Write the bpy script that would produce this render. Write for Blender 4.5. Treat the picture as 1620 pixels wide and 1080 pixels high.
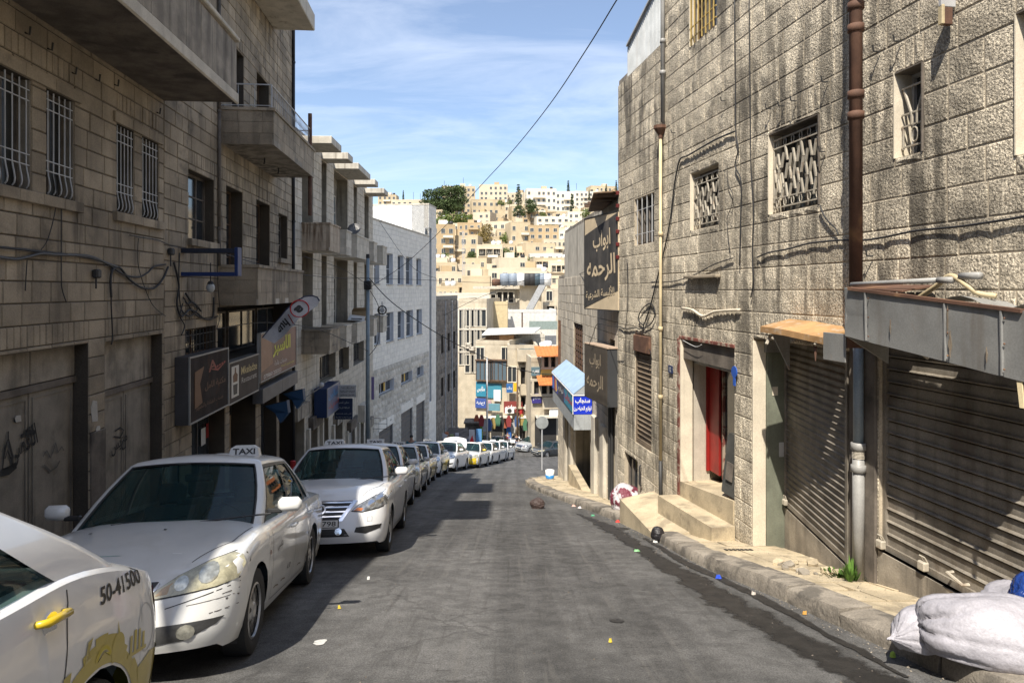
import bpy, bmesh, math, random
from mathutils import Vector, Matrix, noise
from mathutils.bvhtree import BVHTree
for o in list(bpy.data.objects): bpy.data.objects.remove(o)
SC = bpy.context.scene
COL = SC.collection
R = random.Random(7)
rad = math.radians

# ---------------------------------------------------------------- camera
cam = bpy.data.cameras.new('camera'); camo = bpy.data.objects.new('camera', cam); COL.objects.link(camo)
camo.location = (0, 0, 0); camo.rotation_euler = (rad(90), 0, 0)
cam.lens = 24; cam.sensor_width = 36; cam.shift_y = -0.05; cam.clip_end = 3000; cam.clip_start = 0.05
SC.camera = camo
# ---------------------------------------------------------------- sun and sky
SUN_AZ, SUN_EL = 21.0, 54.0          # direction the light travels, degrees from +Y towards +X; elevation
sd = Vector((math.sin(rad(SUN_AZ))*math.cos(rad(SUN_EL)), math.cos(rad(SUN_AZ))*math.cos(rad(SUN_EL)), -math.sin(rad(SUN_EL))))
sun = bpy.data.lights.new('sun', 'SUN'); suno = bpy.data.objects.new('sun', sun); COL.objects.link(suno)
suno.rotation_euler = sd.to_track_quat('-Z', 'Y').to_euler(); suno.location = (-20, -30, 40)
sun.energy = 4.9; sun.angle = rad(0.53); sun.color = (1.0, 0.93, 0.82)
W = bpy.data.worlds.new('World'); SC.world = W; W.use_nodes = True
nt = W.node_tree; nt.nodes.clear()
wo = nt.nodes.new('ShaderNodeOutputWorld'); bg = nt.nodes.new('ShaderNodeBackground')
sky = nt.nodes.new('ShaderNodeTexSky'); sky.sky_type = 'NISHITA'; sky.sun_disc = False
sky.sun_elevation = rad(SUN_EL); sky.sun_rotation = math.atan2(-sd.x, -sd.y)
sky.air_density = 1.0; sky.dust_density = 1.6; sky.ozone_density = 2.2; sky.altitude = 800
bg.inputs[1].default_value = 0.12
# thin cirrus: a noise over the sky direction, flattened like a cloud layer
tc = nt.nodes.new('ShaderNodeTexCoord'); sep = nt.nodes.new('ShaderNodeSeparateXYZ')
nt.links.new(tc.outputs['Generated'], sep.inputs[0])
mx = nt.nodes.new('ShaderNodeMath'); mx.operation = 'MAXIMUM'; mx.inputs[1].default_value = 0.0; nt.links.new(sep.outputs[2], mx.inputs[0])
ad = nt.nodes.new('ShaderNodeMath'); ad.operation = 'ADD'; ad.inputs[1].default_value = 0.22; nt.links.new(mx.outputs[0], ad.inputs[0])
dv = nt.nodes.new('ShaderNodeVectorMath'); dv.operation = 'DIVIDE'
cx = nt.nodes.new('ShaderNodeCombineXYZ')
for i in range(3): nt.links.new(ad.outputs[0], cx.inputs[i])
nt.links.new(tc.outputs['Generated'], dv.inputs[0]); nt.links.new(cx.outputs[0], dv.inputs[1])
mp = nt.nodes.new('ShaderNodeMapping'); mp.inputs['Scale'].default_value = (1.1, 3.0, 1.0); mp.inputs['Rotation'].default_value = (0, 0, rad(16))
nt.links.new(dv.outputs[0], mp.inputs[0])
nz = nt.nodes.new('ShaderNodeTexNoise'); nz.inputs['Scale'].default_value = 1.15; nz.inputs['Detail'].default_value = 9; nz.inputs['Roughness'].default_value = 0.62; nz.inputs['Distortion'].default_value = 0.5
nt.links.new(mp.outputs[0], nz.inputs['Vector'])
rp = nt.nodes.new('ShaderNodeValToRGB'); rp.color_ramp.elements[0].position = 0.43; rp.color_ramp.elements[1].position = 0.80
rp.color_ramp.elements[0].color = (.08, .08, .08, 1); rp.color_ramp.elements[1].color = (.46, .46, .46, 1)
nt.links.new(nz.outputs[0], rp.inputs[0])
mxc = nt.nodes.new('ShaderNodeMix'); mxc.data_type = 'RGBA'; mxc.inputs[7].default_value = (6.6, 7.0, 7.8, 1)
nt.links.new(rp.outputs[0], mxc.inputs[0]); nt.links.new(sky.outputs[0], mxc.inputs[6])
nt.links.new(mxc.outputs[2], bg.inputs[0]); nt.links.new(bg.outputs[0], wo.inputs[0])
SC.view_settings.view_transform = 'Standard'; SC.view_settings.look = 'None'
SC.view_settings.gamma = 1; SC.view_settings.use_curve_mapping = False
SC.view_settings.exposure = 0.72
SC.cycles.max_bounces = 6; SC.cycles.transparent_max_bounces = 8

# ---------------------------------------------------------------- materials
MATS = {}
def lin(c):
    if isinstance(c, (int, float)): return (c, c, c, 1)
    return (c[0], c[1], c[2], 1)
class NT:
    def __init__(s, m): s.t = m.node_tree; s.n = s.t.nodes; s.l = s.t.links
    def add(s, kind, **k):
        n = s.n.new('ShaderNode' + kind)
        for a, b in k.items(): setattr(n, a, b)
        return n
    def link(s, a, b): s.l.new(a, b)
    def math(s, op, a, b=None, clamp=False):
        n = s.add('Math', operation=op, use_clamp=clamp)
        for i, v in enumerate((a, b)):
            if v is None: continue
            if hasattr(v, 'links'): s.link(v, n.inputs[i])
            else: n.inputs[i].default_value = v
        return n.outputs[0]
    def mix(s, f, a, b, blend='MIX'):
        n = s.add('Mix', data_type='RGBA', blend_type=blend)
        for i, v in ((0, f), (6, a), (7, b)):
            if hasattr(v, 'links'): s.link(v, n.inputs[i])
            elif i == 0: n.inputs[0].default_value = v
            else: n.inputs[i].default_value = lin(v)
        return n.outputs[2]
    def noise(s, vec, scale, detail=4, rough=.55, dist=0):
        n = s.add('TexNoise'); n.inputs['Scale'].default_value = scale; n.inputs['Detail'].default_value = detail
        n.inputs['Roughness'].default_value = rough; n.inputs['Distortion'].default_value = dist
        s.link(vec, n.inputs['Vector']); return n.outputs[0]
    def map(s, vec, scale, loc=(0, 0, 0), rot=(0, 0, 0)):
        n = s.add('Mapping'); n.inputs['Scale'].default_value = scale; n.inputs['Location'].default_value = loc; n.inputs['Rotation'].default_value = rot
        s.link(vec, n.inputs[0]); return n.outputs[0]
    def ramp(s, f, a, b, ca=0.0, cb=1.0):
        n = s.add('MapRange', clamp=True); n.interpolation_type = 'SMOOTHSTEP'
        for i, v in enumerate((f, a, b, ca, cb)):
            if hasattr(v, 'links'): s.link(v, n.inputs[i])
            else: n.inputs[i].default_value = v
        return n.outputs[0]
def mat(name, col, rough=.8, metal=0., var=.12, vscale=3., grain=.1, gscale=60., bump=0., bscale=40., bdist=.01, bdetail=5,
        island=0., streak=0., scol=None, blotch=0., bcol=None, obj=False, coat=0., spec=.5, emit=0., bthr=(.55, .68), ss=(5, 5, .35), sthr=(.48, .7), bls=1.3):
    """one procedural surface: base colour, low and fine variation, per-stone tone, vertical run-off stains, blotches, relief"""
    if name in MATS: return MATS[name]
    m = bpy.data.materials.new(name); m.use_nodes = True; MATS[name] = m
    t = NT(m); p = t.n['Principled BSDF']
    if obj: pos = t.add('TexCoord').outputs['Object']
    else: pos = t.add('NewGeometry').outputs['Position']
    c = t.mix(0, col, col)
    f = t.ramp(t.noise(pos, vscale, 5), .3, .7, 1 - var, 1 + var)
    if grain:
        g = t.ramp(t.noise(pos, gscale, 3, .7), .3, .7, 1 - grain, 1 + grain); f = t.math('MULTIPLY', f, g)
    if island:
        gi = t.add('NewGeometry').outputs['Random Per Island']; oi = t.add('ObjectInfo').outputs['Random']
        s_ = t.math('FRACT', t.math('ADD', gi, oi)); f = t.math('MULTIPLY', f, t.ramp(s_, 0, 1, 1 - island, 1 + island))
    cc = t.add('CombineXYZ')
    for i in range(3): t.link(f, cc.inputs[i])
    vm = t.add('VectorMath', operation='MULTIPLY'); t.link(c, vm.inputs[0]); t.link(cc.outputs[0], vm.inputs[1]); c = vm.outputs[0]
    if streak:
        sn = t.noise(t.map(pos, ss), 1., 6, .6); sn2 = t.noise(pos, .45, 3)
        sf = t.math('MULTIPLY', t.ramp(sn, sthr[0], sthr[1]), t.ramp(sn2, .38, .62, .25, 1)); sf = t.math('MULTIPLY', sf, streak)
        c = t.mix(sf, c, scol or (.06, .05, .04))
    if blotch:
        bf = t.math('MULTIPLY', t.ramp(t.noise(pos, bls, 7, .62, .4), bthr[0], bthr[1]), blotch); c = t.mix(bf, c, bcol or (.05, .045, .04))
    t.link(c, p.inputs['Base Color']); p.inputs['Roughness'].default_value = rough; p.inputs['Metallic'].default_value = metal
    p.inputs['Specular IOR Level'].default_value = spec
    if coat: p.inputs['Coat Weight'].default_value = coat; p.inputs['Coat Roughness'].default_value = .06
    if emit: t.link(c, p.inputs['Emission Color']); p.inputs['Emission Strength'].default_value = emit
    if bump:
        b = t.add('Bump'); b.inputs['Strength'].default_value = bump; b.inputs['Distance'].default_value = bdist
        t.link(t.noise(pos, bscale, bdetail, .65), b.inputs['Height']); t.link(b.outputs[0], p.inputs['Normal'])
    return m
def paint(name, col, rough=.5, metal=0., coat=0., spec=.5, **k):
    return mat(name, col, rough, metal, var=k.pop('var', .05), grain=k.pop('grain', .03), coat=coat, spec=spec, **k)
def glass(name, col=(.02, .03, .03), trans=.0, rough=.03, tint=(.5, .6, .6)):
    if name in MATS: return MATS[name]
    m = bpy.data.materials.new(name); m.use_nodes = True; MATS[name] = m; t = NT(m); p = t.n['Principled BSDF']
    p.inputs['Base Color'].default_value = lin(col); p.inputs['Roughness'].default_value = rough; p.inputs['Specular IOR Level'].default_value = .8
    if trans:
        tr = t.add('BsdfTransparent'); tr.inputs[0].default_value = lin(tint); mxs = t.add('MixShader'); mxs.inputs[0].default_value = trans
        t.link(p.outputs[0], mxs.inputs[1]); t.link(tr.outputs[0], mxs.inputs[2]); t.link(mxs.outputs[0], t.n['Material Output'].inputs[0])
    return m

# ---------------------------------------------------------------- mesh building
class MB:
    def __init__(s): s.v = []; s.f = []; s.smooth = False
    def add(s, vs, fs, M=None):
        n = len(s.v)
        s.v += [tuple(M @ Vector(v)) for v in vs] if M is not None else [tuple(v) for v in vs]
        s.f += [tuple(n + i for i in f) for f in fs]; return s
    def box(s, a, b, M=None, bev=0.):
        x0, y0, z0 = (min(a[i], b[i]) for i in range(3)); x1, y1, z1 = (max(a[i], b[i]) for i in range(3))
        if bev:
            bev = min(bev, (x1-x0)*.45, (y1-y0)*.45, (z1-z0)*.45); vs = []
            for X, dx in ((x0, 1), (x1, -1)):
                for Y, dy in ((y0, 1), (y1, -1)):
                    for Z, dz in ((z0, 1), (z1, -1)):
                        vs += [(X+dx*bev, Y+dy*bev, Z), (X+dx*bev, Y, Z+dz*bev), (X, Y+dy*bev, Z+dz*bev)]
            def i(x, y, z, k): return ((x*2+y)*2+z)*3+k
            fs = []
            for z in (0, 1): fs.append((i(0,0,z,0), i(0,1,z,0), i(1,1,z,0), i(1,0,z,0)))
            for y in (0, 1): fs.append((i(0,y,0,1), i(1,y,0,1), i(1,y,1,1), i(0,y,1,1)))
            for x in (0, 1): fs.append((i(x,0,0,2), i(x,0,1,2), i(x,1,1,2), i(x,1,0,2)))
            for x in (0, 1):
                for y in (0, 1): fs.append((i(x,y,0,1), i(x,y,1,1), i(x,y,1,2), i(x,y,0,2)))
                for z in (0, 1): fs.append((i(x,0,z,0), i(x,1,z,0), i(x,1,z,2), i(x,0,z,2)))
            for y in (0, 1):
                for z in (0, 1): fs.append((i(0,y,z,0), i(1,y,z,0), i(1,y,z,1), i(0,y,z,1)))
            for x in (0, 1):
                for y in (0, 1):
                    for z in (0, 1): fs.append((i(x,y,z,0), i(x,y,z,1), i(x,y,z,2)))
            return s.add(vs, fs, M)
        vs = [(x0,y0,z0),(x1,y0,z0),(x1,y1,z0),(x0,y1,z0),(x0,y0,z1),(x1,y0,z1),(x1,y1,z1),(x0,y1,z1)]
        return s.add(vs, [(0,3,2,1),(4,5,6,7),(0,1,5,4),(1,2,6,5),(2,3,7,6),(3,0,4,7)], M)
    def prism(s, pts, d, M=None):
        """pts: closed outline (3-D points), d: extrusion vector"""
        n = len(pts); d = Vector(d); a = [Vector(p) for p in pts]; b = [p + d for p in a]
        return s.add(a + b, [tuple(range(n))[::-1], tuple(range(n, 2*n))] + [(i, (i+1) % n, (i+1) % n + n, i+n) for i in range(n)], M)
    def tube(s, pts, r, seg=6, M=None, cap=True):
        pts = [Vector(p) for p in pts]; n = len(pts); vs = []; fs = []; rs = r if isinstance(r, (list, tuple)) else [r]*n
        up = None
        for k in range(n):
            d = (pts[min(k+1, n-1)] - pts[max(k-1, 0)]).normalized()
            if up is None: up = Vector((0, 0, 1)) if abs(d.z) < .9 else Vector((1, 0, 0))
            sd_ = d.cross(up).normalized(); u2 = sd_.cross(d).normalized(); up = u2
            for j in range(seg):
                a = 2*math.pi*j/seg; vs.append(pts[k] + (sd_*math.cos(a) + u2*math.sin(a))*rs[k])
        for k in range(n-1):
            for j in range(seg):
                fs.append((k*seg+j, k*seg+(j+1) % seg, (k+1)*seg+(j+1) % seg, (k+1)*seg+j))
        if cap: fs.append(tuple(range(seg))[::-1]); fs.append(tuple(range((n-1)*seg, n*seg)))
        return s.add(vs, fs, M)
    def lathe(s, prof, seg=24, M=None, axis='z'):
        """prof: (radius, height) pairs"""
        vs = []; fs = []
        for r, h in prof:
            for j in range(seg):
                a = 2*math.pi*j/seg
                vs.append((r*math.cos(a), r*math.sin(a), h) if axis == 'z' else (r*math.cos(a), h, r*math.sin(a)))
        for k in range(len(prof)-1):
            for j in range(seg):
                fs.append((k*seg+j, k*seg+(j+1) % seg, (k+1)*seg+(j+1) % seg, (k+1)*seg+j))
        return s.add(vs, fs, M)
    def ball(s, c, r, seg=8, rings=6, M=None):
        r = r if isinstance(r, (tuple, list)) else (r, r, r)
        vs = []; fs = []
        for i in range(rings+1):
            t = math.pi*i/rings
            for j in range(seg):
                a = 2*math.pi*j/seg; vs.append((c[0]+r[0]*math.sin(t)*math.cos(a), c[1]+r[1]*math.sin(t)*math.sin(a), c[2]+r[2]*math.cos(t)))
        for i in range(rings):
            for j in range(seg): fs.append((i*seg+j, (i+1)*seg+j, (i+1)*seg+(j+1) % seg, i*seg+(j+1) % seg))
        return s.add(vs, fs, M)
    def grid(s, fn, us, ws, M=None):
        vs = [fn(u, w) for u in us for w in ws]; m = len(ws)
        return s.add(vs, [(i*m+j, (i+1)*m+j, (i+1)*m+j+1, i*m+j+1) for i in range(len(us)-1) for j in range(m-1)], M)
    def mesh(s, name, m, smooth=None):
        me = bpy.data.meshes.new(name); me.from_pydata(s.v, [], s.f)
        if m is not None:
            for x in (m if isinstance(m, (list, tuple)) else [m]): me.materials.append(x)
        me.validate(); me.update()
        if smooth or (smooth is None and s.smooth): me.shade_smooth()
        return me
    def build(s, name, m, parent=None, smooth=None, fix=True, ang=None, **tags):
        me = s.mesh(name, m, smooth)
        if fix:
            b = bmesh.new(); b.from_mesh(me); bmesh.ops.recalc_face_normals(b, faces=b.faces); b.to_mesh(me); b.free()
        if ang is not None:
            me.shade_smooth()
            try: me.set_sharp_from_angle(angle=rad(ang))
            except Exception: pass
        return link(name, me, parent, **tags)
def link(name, me, parent=None, **tags):
    o = bpy.data.objects.new(name, me); COL.objects.link(o)
    if parent is not None: o.parent = parent
    tag(o, **tags); return o
def tag(o, label=None, cat=None, group=None, kind=None):
    if label: o['label'] = label
    if cat: o['category'] = cat
    if group: o['group'] = group
    if kind: o['kind'] = kind
    return o
def empty(name, loc=(0, 0, 0), rz=0, label=None, cat=None, group=None, M=None):
    o = bpy.data.objects.new(name, None); COL.objects.link(o)
    if M is not None: o.matrix_world = M
    else: o.location = loc; o.rotation_euler = (0, 0, rz)
    o.empty_display_size = .2
    return tag(o, label, cat, group)
KIDS = {}
def copy_tree(root, M=None, parent=None, skip=()):
    c = root.copy(); COL.objects.link(c)
    if parent is not None: c.parent = parent
    elif M is not None: c.matrix_world = M
    for ch in root.children:
        if ch.name.split('.')[0] in skip: continue
        copy_tree(ch, parent=c)
    return c

# ---------------------------------------------------------------- text
AR = {'ا': 0xFE8D, 'ب': 0xFE8F, 'ة': 0xFE93, 'ت': 0xFE95, 'ج': 0xFE9D, 'ح': 0xFEA1, 'خ': 0xFEA5, 'د': 0xFEA9, 'ر': 0xFEAD, 'ز': 0xFEAF, 'س': 0xFEB1,
      'ش': 0xFEB5, 'ص': 0xFEB9, 'ط': 0xFEC1, 'ع': 0xFEC9, 'ف': 0xFED1, 'ق': 0xFED5, 'ك': 0xFED9, 'ل': 0xFEDD, 'م': 0xFEE1, 'ن': 0xFEE5, 'ه': 0xFEE9,
      'و': 0xFEED, 'ى': 0xFEEF, 'ي': 0xFEF1, 'آ': 0xFEF7}
NOCON = 'اةدرزوىآ'
def arab(s):
    """shape an Arabic string into presentation forms and put it in visual order (آ stands for lam-alef here)"""
    out = []
    for w in s.split(' '):
        r = ''
        for i, ch in enumerate(w):
            if ch not in AR: r += ch; continue
            prev = i > 0 and w[i-1] in AR and w[i-1] not in NOCON
            nxt = i < len(w)-1 and w[i+1] in AR and ch not in NOCON
            b = AR[ch]
            r += chr(b + (0 if not prev and not nxt else 1 if prev and not nxt else 2 if nxt and not prev else 3))
        out.append(r[::-1])
    return ' '.join(out[::-1])
def text_mesh(body, h, w=None, bold=0., ext=.004, align='CENTER', shear=0.):
    """letters in the x-z plane facing -y, centred; h = letter height, w = total width if given"""
    c = bpy.data.curves.new('lettering', 'FONT'); c.body = body; c.align_x = align; c.align_y = 'CENTER'; c.size = 1; c.offset = bold; c.shear = shear; c.extrude = 0
    c.resolution_u = 3
    o = bpy.data.objects.new('lettering', c); COL.objects.link(o)
    dg = bpy.context.evaluated_depsgraph_get(); me = bpy.data.meshes.new_from_object(o.evaluated_get(dg))
    bpy.data.objects.remove(o)
    if not len(me.vertices): return [], []
    xs = [v.co.x for v in me.vertices]; ys = [v.co.y for v in me.vertices]
    mx_, mn, my, ny = max(xs), min(xs), max(ys), min(ys)
    sy = h/(my-ny); sx = (w/(mx_-mn)) if w else sy
    vs = [((v.co.x-(mx_+mn)/2)*sx, (v.co.y-(my+ny)/2)*sy) for v in me.vertices]
    fs = [tuple(p.vertices) for p in me.polygons]; bpy.data.meshes.remove(me)
    return vs, fs

# ---------------------------------------------------------------- ground heights
TERR = [(90, -17.95), (110, -15.5), (130, -12), (160, -5), (220, 3), (280, 14), (340, 28), (400, 43), (470, 52), (1200, 30)]
def gz(y):
    if y <= 60: return -1.6 - .22*y
    if y <= 90: t = y - 60; return -14.8 - .21*t + .0035*t*t
    for (a, za), (b, zb) in zip(TERR, TERR[1:]):
        if y <= b: return za + (zb-za)*(y-a)/(b-a)
    return TERR[-1][1]
def ray(px, py): return Vector(((px-810)/1080, 1, -(py-459)/1080))
def lerp(a, b, t): return a + (b-a)*t
def interp(tab, x):
    if x <= tab[0][0]: return tab[0][1]
    for (a, va), (b, vb) in zip(tab, tab[1:]):
        if x <= b: return va + (vb-va)*(x-a)/(b-a)
    return tab[-1][1]
# ---------------------------------------------------------------- shared materials
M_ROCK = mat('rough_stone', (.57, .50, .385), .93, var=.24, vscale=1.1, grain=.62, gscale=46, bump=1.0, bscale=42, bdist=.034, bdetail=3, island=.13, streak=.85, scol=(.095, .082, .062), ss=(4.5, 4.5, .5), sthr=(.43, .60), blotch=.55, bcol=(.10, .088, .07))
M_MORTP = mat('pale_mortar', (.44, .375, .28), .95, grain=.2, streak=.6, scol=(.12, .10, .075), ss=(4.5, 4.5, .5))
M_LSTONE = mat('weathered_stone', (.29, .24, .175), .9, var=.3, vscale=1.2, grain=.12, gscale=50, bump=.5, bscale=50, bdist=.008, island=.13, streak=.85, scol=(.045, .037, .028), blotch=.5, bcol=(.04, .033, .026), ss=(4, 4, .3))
M_CSTONE = mat('cream_stone', (.48, .43, .35), .85, var=.12, bump=.3, bscale=40, bdist=.006, island=.09, streak=.45, scol=(.12, .09, .06), ss=(4, 4, .3))
M_WSTONE = mat('white_stone', (.74, .70, .62), .75, var=.06, bump=.2, bscale=40, bdist=.004, island=.05)
M_WROCK = mat('white_rock_face', (.56, .515, .44), .9, var=.12, bump=1., bscale=14, bdist=.05, island=.14, grain=.15)
M_DSTONE = mat('dark_stone', (.22, .19, .155), .9, var=.25, bump=.8, bscale=18, bdist=.03, island=.2, streak=.6)
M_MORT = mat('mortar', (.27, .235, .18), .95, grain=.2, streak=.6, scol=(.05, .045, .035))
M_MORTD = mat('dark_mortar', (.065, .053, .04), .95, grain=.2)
M_CONC = mat('concrete', (.29, .255, .205), .9, var=.25, bump=.5, bscale=30, bdist=.01, streak=.9, scol=(.045, .037, .03), ss=(5, 5, .3), sthr=(.44, .6), blotch=.4, bcol=(.09, .08, .06))
M_CONCL = mat('pale_concrete', (.50, .46, .385), .9, var=.12, bump=.3, bscale=30, bdist=.006, streak=.7, scol=(.12, .09, .06))
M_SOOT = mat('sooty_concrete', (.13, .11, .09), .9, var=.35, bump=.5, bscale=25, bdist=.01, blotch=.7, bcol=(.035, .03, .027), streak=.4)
M_PLAST = mat('cream_plaster', (.62, .55, .43), .9, var=.1, bump=.25, bscale=25, bdist=.005, streak=.3, scol=(.2, .15, .1))
M_DARK = mat('dark_interior', (.03, .028, .026), .9)  # near-black colour stands in for the shade inside rooms, shops and doorways
M_BLACK = paint('black_iron', (.03, .03, .03), .6)
M_IRONG = paint('grey_iron', (.42, .42, .42), .55, var=.15)
M_IRONW = mat('cream_iron', (.40, .36, .29), .6, var=.2, blotch=.5, bcol=(.16, .08, .04), bls=6)
M_RUST = mat('rusty_metal', (.115, .058, .036), .8, var=.3, blotch=.6, bcol=(.30, .17, .08), bls=3)
M_GALV = mat('grey_sheet_metal', (.26, .26, .25), .55, .2, var=.12, blotch=.65, bcol=(.25, .14, .07), streak=.5, scol=(.16, .13, .10), bls=2.2, bthr=(.6, .72))
M_SHUT = mat('shutter_metal', (.225, .20, .165), .6, .25, var=.3, blotch=.7, bcol=(.13, .10, .075), streak=.6, scol=(.10, .075, .05), ss=(9, 9, .5), grain=.15)
M_WOODD = mat('dark_wood', (.10, .06, .035), .8, var=.3)
M_CABLE = paint('cable_black', (.018, .018, .02), .6)
M_PVC = mat('grey_pipe', (.29, .285, .27), .5, var=.15, streak=.4, scol=(.2, .17, .13))
M_YPIPE = mat('yellowed_pipe', (.50, .41, .25), .55, var=.15)
M_GLASSD = glass('window_glass', (.03, .035, .04), rough=.08)
M_GLASSB = glass('pale_window_glass', (.12, .15, .17), rough=.15)
M_WHITE = paint('white_paint', (.78, .78, .76), .5)

# ---------------------------------------------------------------- ground, road
def asphalt():
    m = bpy.data.materials.new('asphalt'); m.use_nodes = True; t = NT(m); p = t.n['Principled BSDF']
    pos = t.add('NewGeometry').outputs['Position']
    grain = t.noise(pos, 90, 4, .8); mid = t.noise(pos, 5, 7, .65); big = t.noise(pos, .55, 4)
    lanes = t.noise(t.map(pos, (1.9, .07, .07), rot=(0, 0, rad(3))), 1., 5, .55)
    f = t.math('MULTIPLY', t.ramp(grain, .32, .68, .5, 1.55), t.ramp(mid, .3, .7, .76, 1.22))
    f = t.math('MULTIPLY', f, t.ramp(lanes, .34, .66, .80, 1.2)); f = t.math('MULTIPLY', f, t.ramp(big, .35, .65, .84, 1.16))
    cc = t.add('CombineXYZ'); [t.link(f, cc.inputs[i]) for i in range(3)]
    vm = t.add('VectorMath', operation='MULTIPLY'); t.link(cc.outputs[0], vm.inputs[0]); vm.inputs[1].default_value = (.089, .087, .084)
    # dark marks, tar patches and short skid scratches
    sc = t.noise(t.map(pos, (5., 22., 5.), rot=(0, 0, rad(12))), 1.3, 6, .7); scm = t.noise(pos, .8, 2)
    fl = t.noise(t.map(pos, (9., .35, .35), rot=(0, 0, rad(4))), 1., 6, .65)
    sf = t.math('MULTIPLY', t.ramp(sc, .585, .68), t.ramp(scm, .44, .58))
    c = t.mix(t.math('MULTIPLY', t.ramp(fl, .56, .72), .5), vm.outputs[0], (.045, .042, .038)); c = t.mix(t.math('MULTIPLY', t.ramp(fl, .44, .30), .35), c, (.15, .142, .13))
    c = t.mix(t.math('MULTIPLY', sf, .8), c, (.022, .020, .018))
    pf = t.ramp(t.noise(pos, .8, 7, .65, .6), .60, .66); c = t.mix(t.math('MULTIPLY', pf, .45), c, (.028, .026, .024))
    # cracks: thin dark lines between large irregular cells
    v = t.add('TexVoronoi', feature='DISTANCE_TO_EDGE'); v.inputs['Scale'].default_value = .55
    dn = t.add('TexNoise'); dn.inputs['Scale'].default_value = 2.2; dn.inputs['Detail'].default_value = 5; t.link(pos, dn.inputs['Vector'])
    dm = t.add('VectorMath', operation='MULTIPLY_ADD'); t.link(dn.outputs[1], dm.inputs[0]); dm.inputs[1].default_value = (.7, .7, .7); t.link(pos, dm.inputs[2]); t.link(dm.outputs[0], v.inputs['Vector'])
    cr = t.math('MULTIPLY', t.ramp(v.outputs['Distance'], .004, .016, 1, 0), t.ramp(t.noise(pos, .5, 2), .5, .6))
    c = t.mix(t.math('MULTIPLY', cr, .3), c, (.015, .014, .013))
    st = t.noise(pos, 26, 2, .5); c = t.mix(t.ramp(st, .74, .78), c, (.19, .18, .165))
    t.link(c, p.inputs['Base Color']); p.inputs['Roughness'].default_value = .86; p.inputs['Specular IOR Level'].default_value = .3
    b = t.add('Bump'); b.inputs['Strength'].default_value = .6; b.inputs['Distance'].default_value = .008
    t.link(t.math('ADD', grain, t.math('MULTIPLY', mid, 1.5)), b.inputs['Height']); t.link(b.outputs[0], p.inputs['Normal'])
    return m
M_ASPH = asphalt()
M_SOIL = mat('dry_soil', (.36, .29, .19), .95, var=.25, vscale=.05, grain=.2, gscale=2, blotch=.5, bcol=(.12, .12, .06), bls=.04)
M_KERB = mat('kerb_stone', (.25, .22, .18), .9, var=.25, vscale=3, grain=.2, bump=.7, bscale=22, bdist=.02, island=.15, blotch=.75, bcol=(.075, .068, .058), bls=2.6, bthr=(.47, .60))
M_PAVE = mat('pavement_slab', (.47, .39, .265), .9, var=.18, vscale=2, grain=.15, bump=.6, bscale=30, bdist=.01, island=.06, blotch=.6, bcol=(.17, .14, .10), bls=2.4, bthr=(.50, .66))
M_DAMP = mat('damp_asphalt', (.024, .0215, .019), .6, var=.4, vscale=6, grain=.5, gscale=70, bump=.5, bscale=90, bdist=.006)

def soft_edge(m):
    """wet film that thins out at its ragged rim"""
    t = NT(m); out = t.n['Material Output']; bs = out.inputs[0].links[0].from_socket; pos = t.add('NewGeometry').outputs['Position']; at = t.add('Attribute', attribute_name='wet')
    v = t.math('ADD', at.outputs['Fac'], t.math('MULTIPLY', t.math('SUBTRACT', t.noise(pos, 5, 7, .7), .5), 1.5)); f = t.ramp(v, .20, .62)
    tr = t.add('BsdfTransparent'); ms = t.add('MixShader'); t.link(f, ms.inputs[0]); t.link(tr.outputs[0], ms.inputs[1]); t.link(bs, ms.inputs[2]); t.link(ms.outputs[0], out.inputs[0])
M_WET = mat('wet_asphalt', (.020, .018, .016), .6, var=.4, vscale=6, grain=.5, gscale=70, bump=.5, bscale=90, bdist=.006); soft_edge(M_WET)
ys = [-30 + .75*i for i in range(0, 125)] + [66, 70, 75, 80, 85, 90, 100, 110, 120, 130, 145, 160, 190, 220, 250, 280, 310, 340, 370, 400, 435, 470, 600, 900, 1500, 2600]
xs = [-1500, -800, -500] + [-300 + 25*i for i in range(25)] + [500, 800, 1500]
xs = sorted(set(xs + [-40, -30, -20, -12, 12, 20, 30, 40]))
def terr(x, y):
    z = gz(y) - .05
    if y > 130: z += 2.2*noise.noise(Vector((x*.012, y*.012, 0)))*min(1, (y-130)/60) - max(0, (abs(x+10)-230))*.03*min(1, (y-130)/200)
    return (x, y, z)
MB().grid(terr, xs, ys).build('ground', M_SOIL, kind='structure')
rx = [-13, -9, -6, -4, -3, -2, -1, 0, 1, 2, 3, 4, 6, 9, 14, 22, 40]
MB().grid(lambda x, y: (x - .09*max(0, min(y, 45)) * (1 if x < 6 else 0), y, gz(y) + .0), rx, [y for y in ys if y <= 95]).build('road', M_ASPH, kind='structure')

# kerb on the sunny side
KERB = [(3.62, -4), (3.25, 1), (2.87, 5.3), (2.7, 6.9), (2.45, 8.33), (2.36, 9.5), (2.3, 10.97), (2.13, 13.15), (1.85, 15.1), (1.42, 17.6), (.93, 20.6), (.58, 23.4), (.50, 25.4), (.72, 27.0), (1.25, 28.1), (2.1, 28.7)]
def kerb_x(y):
    return interp([(b, a) for a, b in KERB[:13]], y)
def wall_x(y):   # foot of the buildings on the sunny side
    return 4.75 - .15*y if y < 15.5 else lerp(2.5, 1.87, (y-15.5)/11.9)
KH = .15
pav = empty('pavement', (0, 0, 0)); tag(pav, kind='structure')
def along(poly, step):
    out = []; pts = [Vector((a, b, 0)) for a, b in poly]; acc = 0; nxt = 0
    for a, b in zip(pts, pts[1:]):
        L = (b-a).length
        while nxt <= acc + L:
            out.append(a.lerp(b, (nxt-acc)/L)); nxt += step
        acc += L
    return out
kp = along(KERB, .3)
R.seed(5)
i = 0
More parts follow.
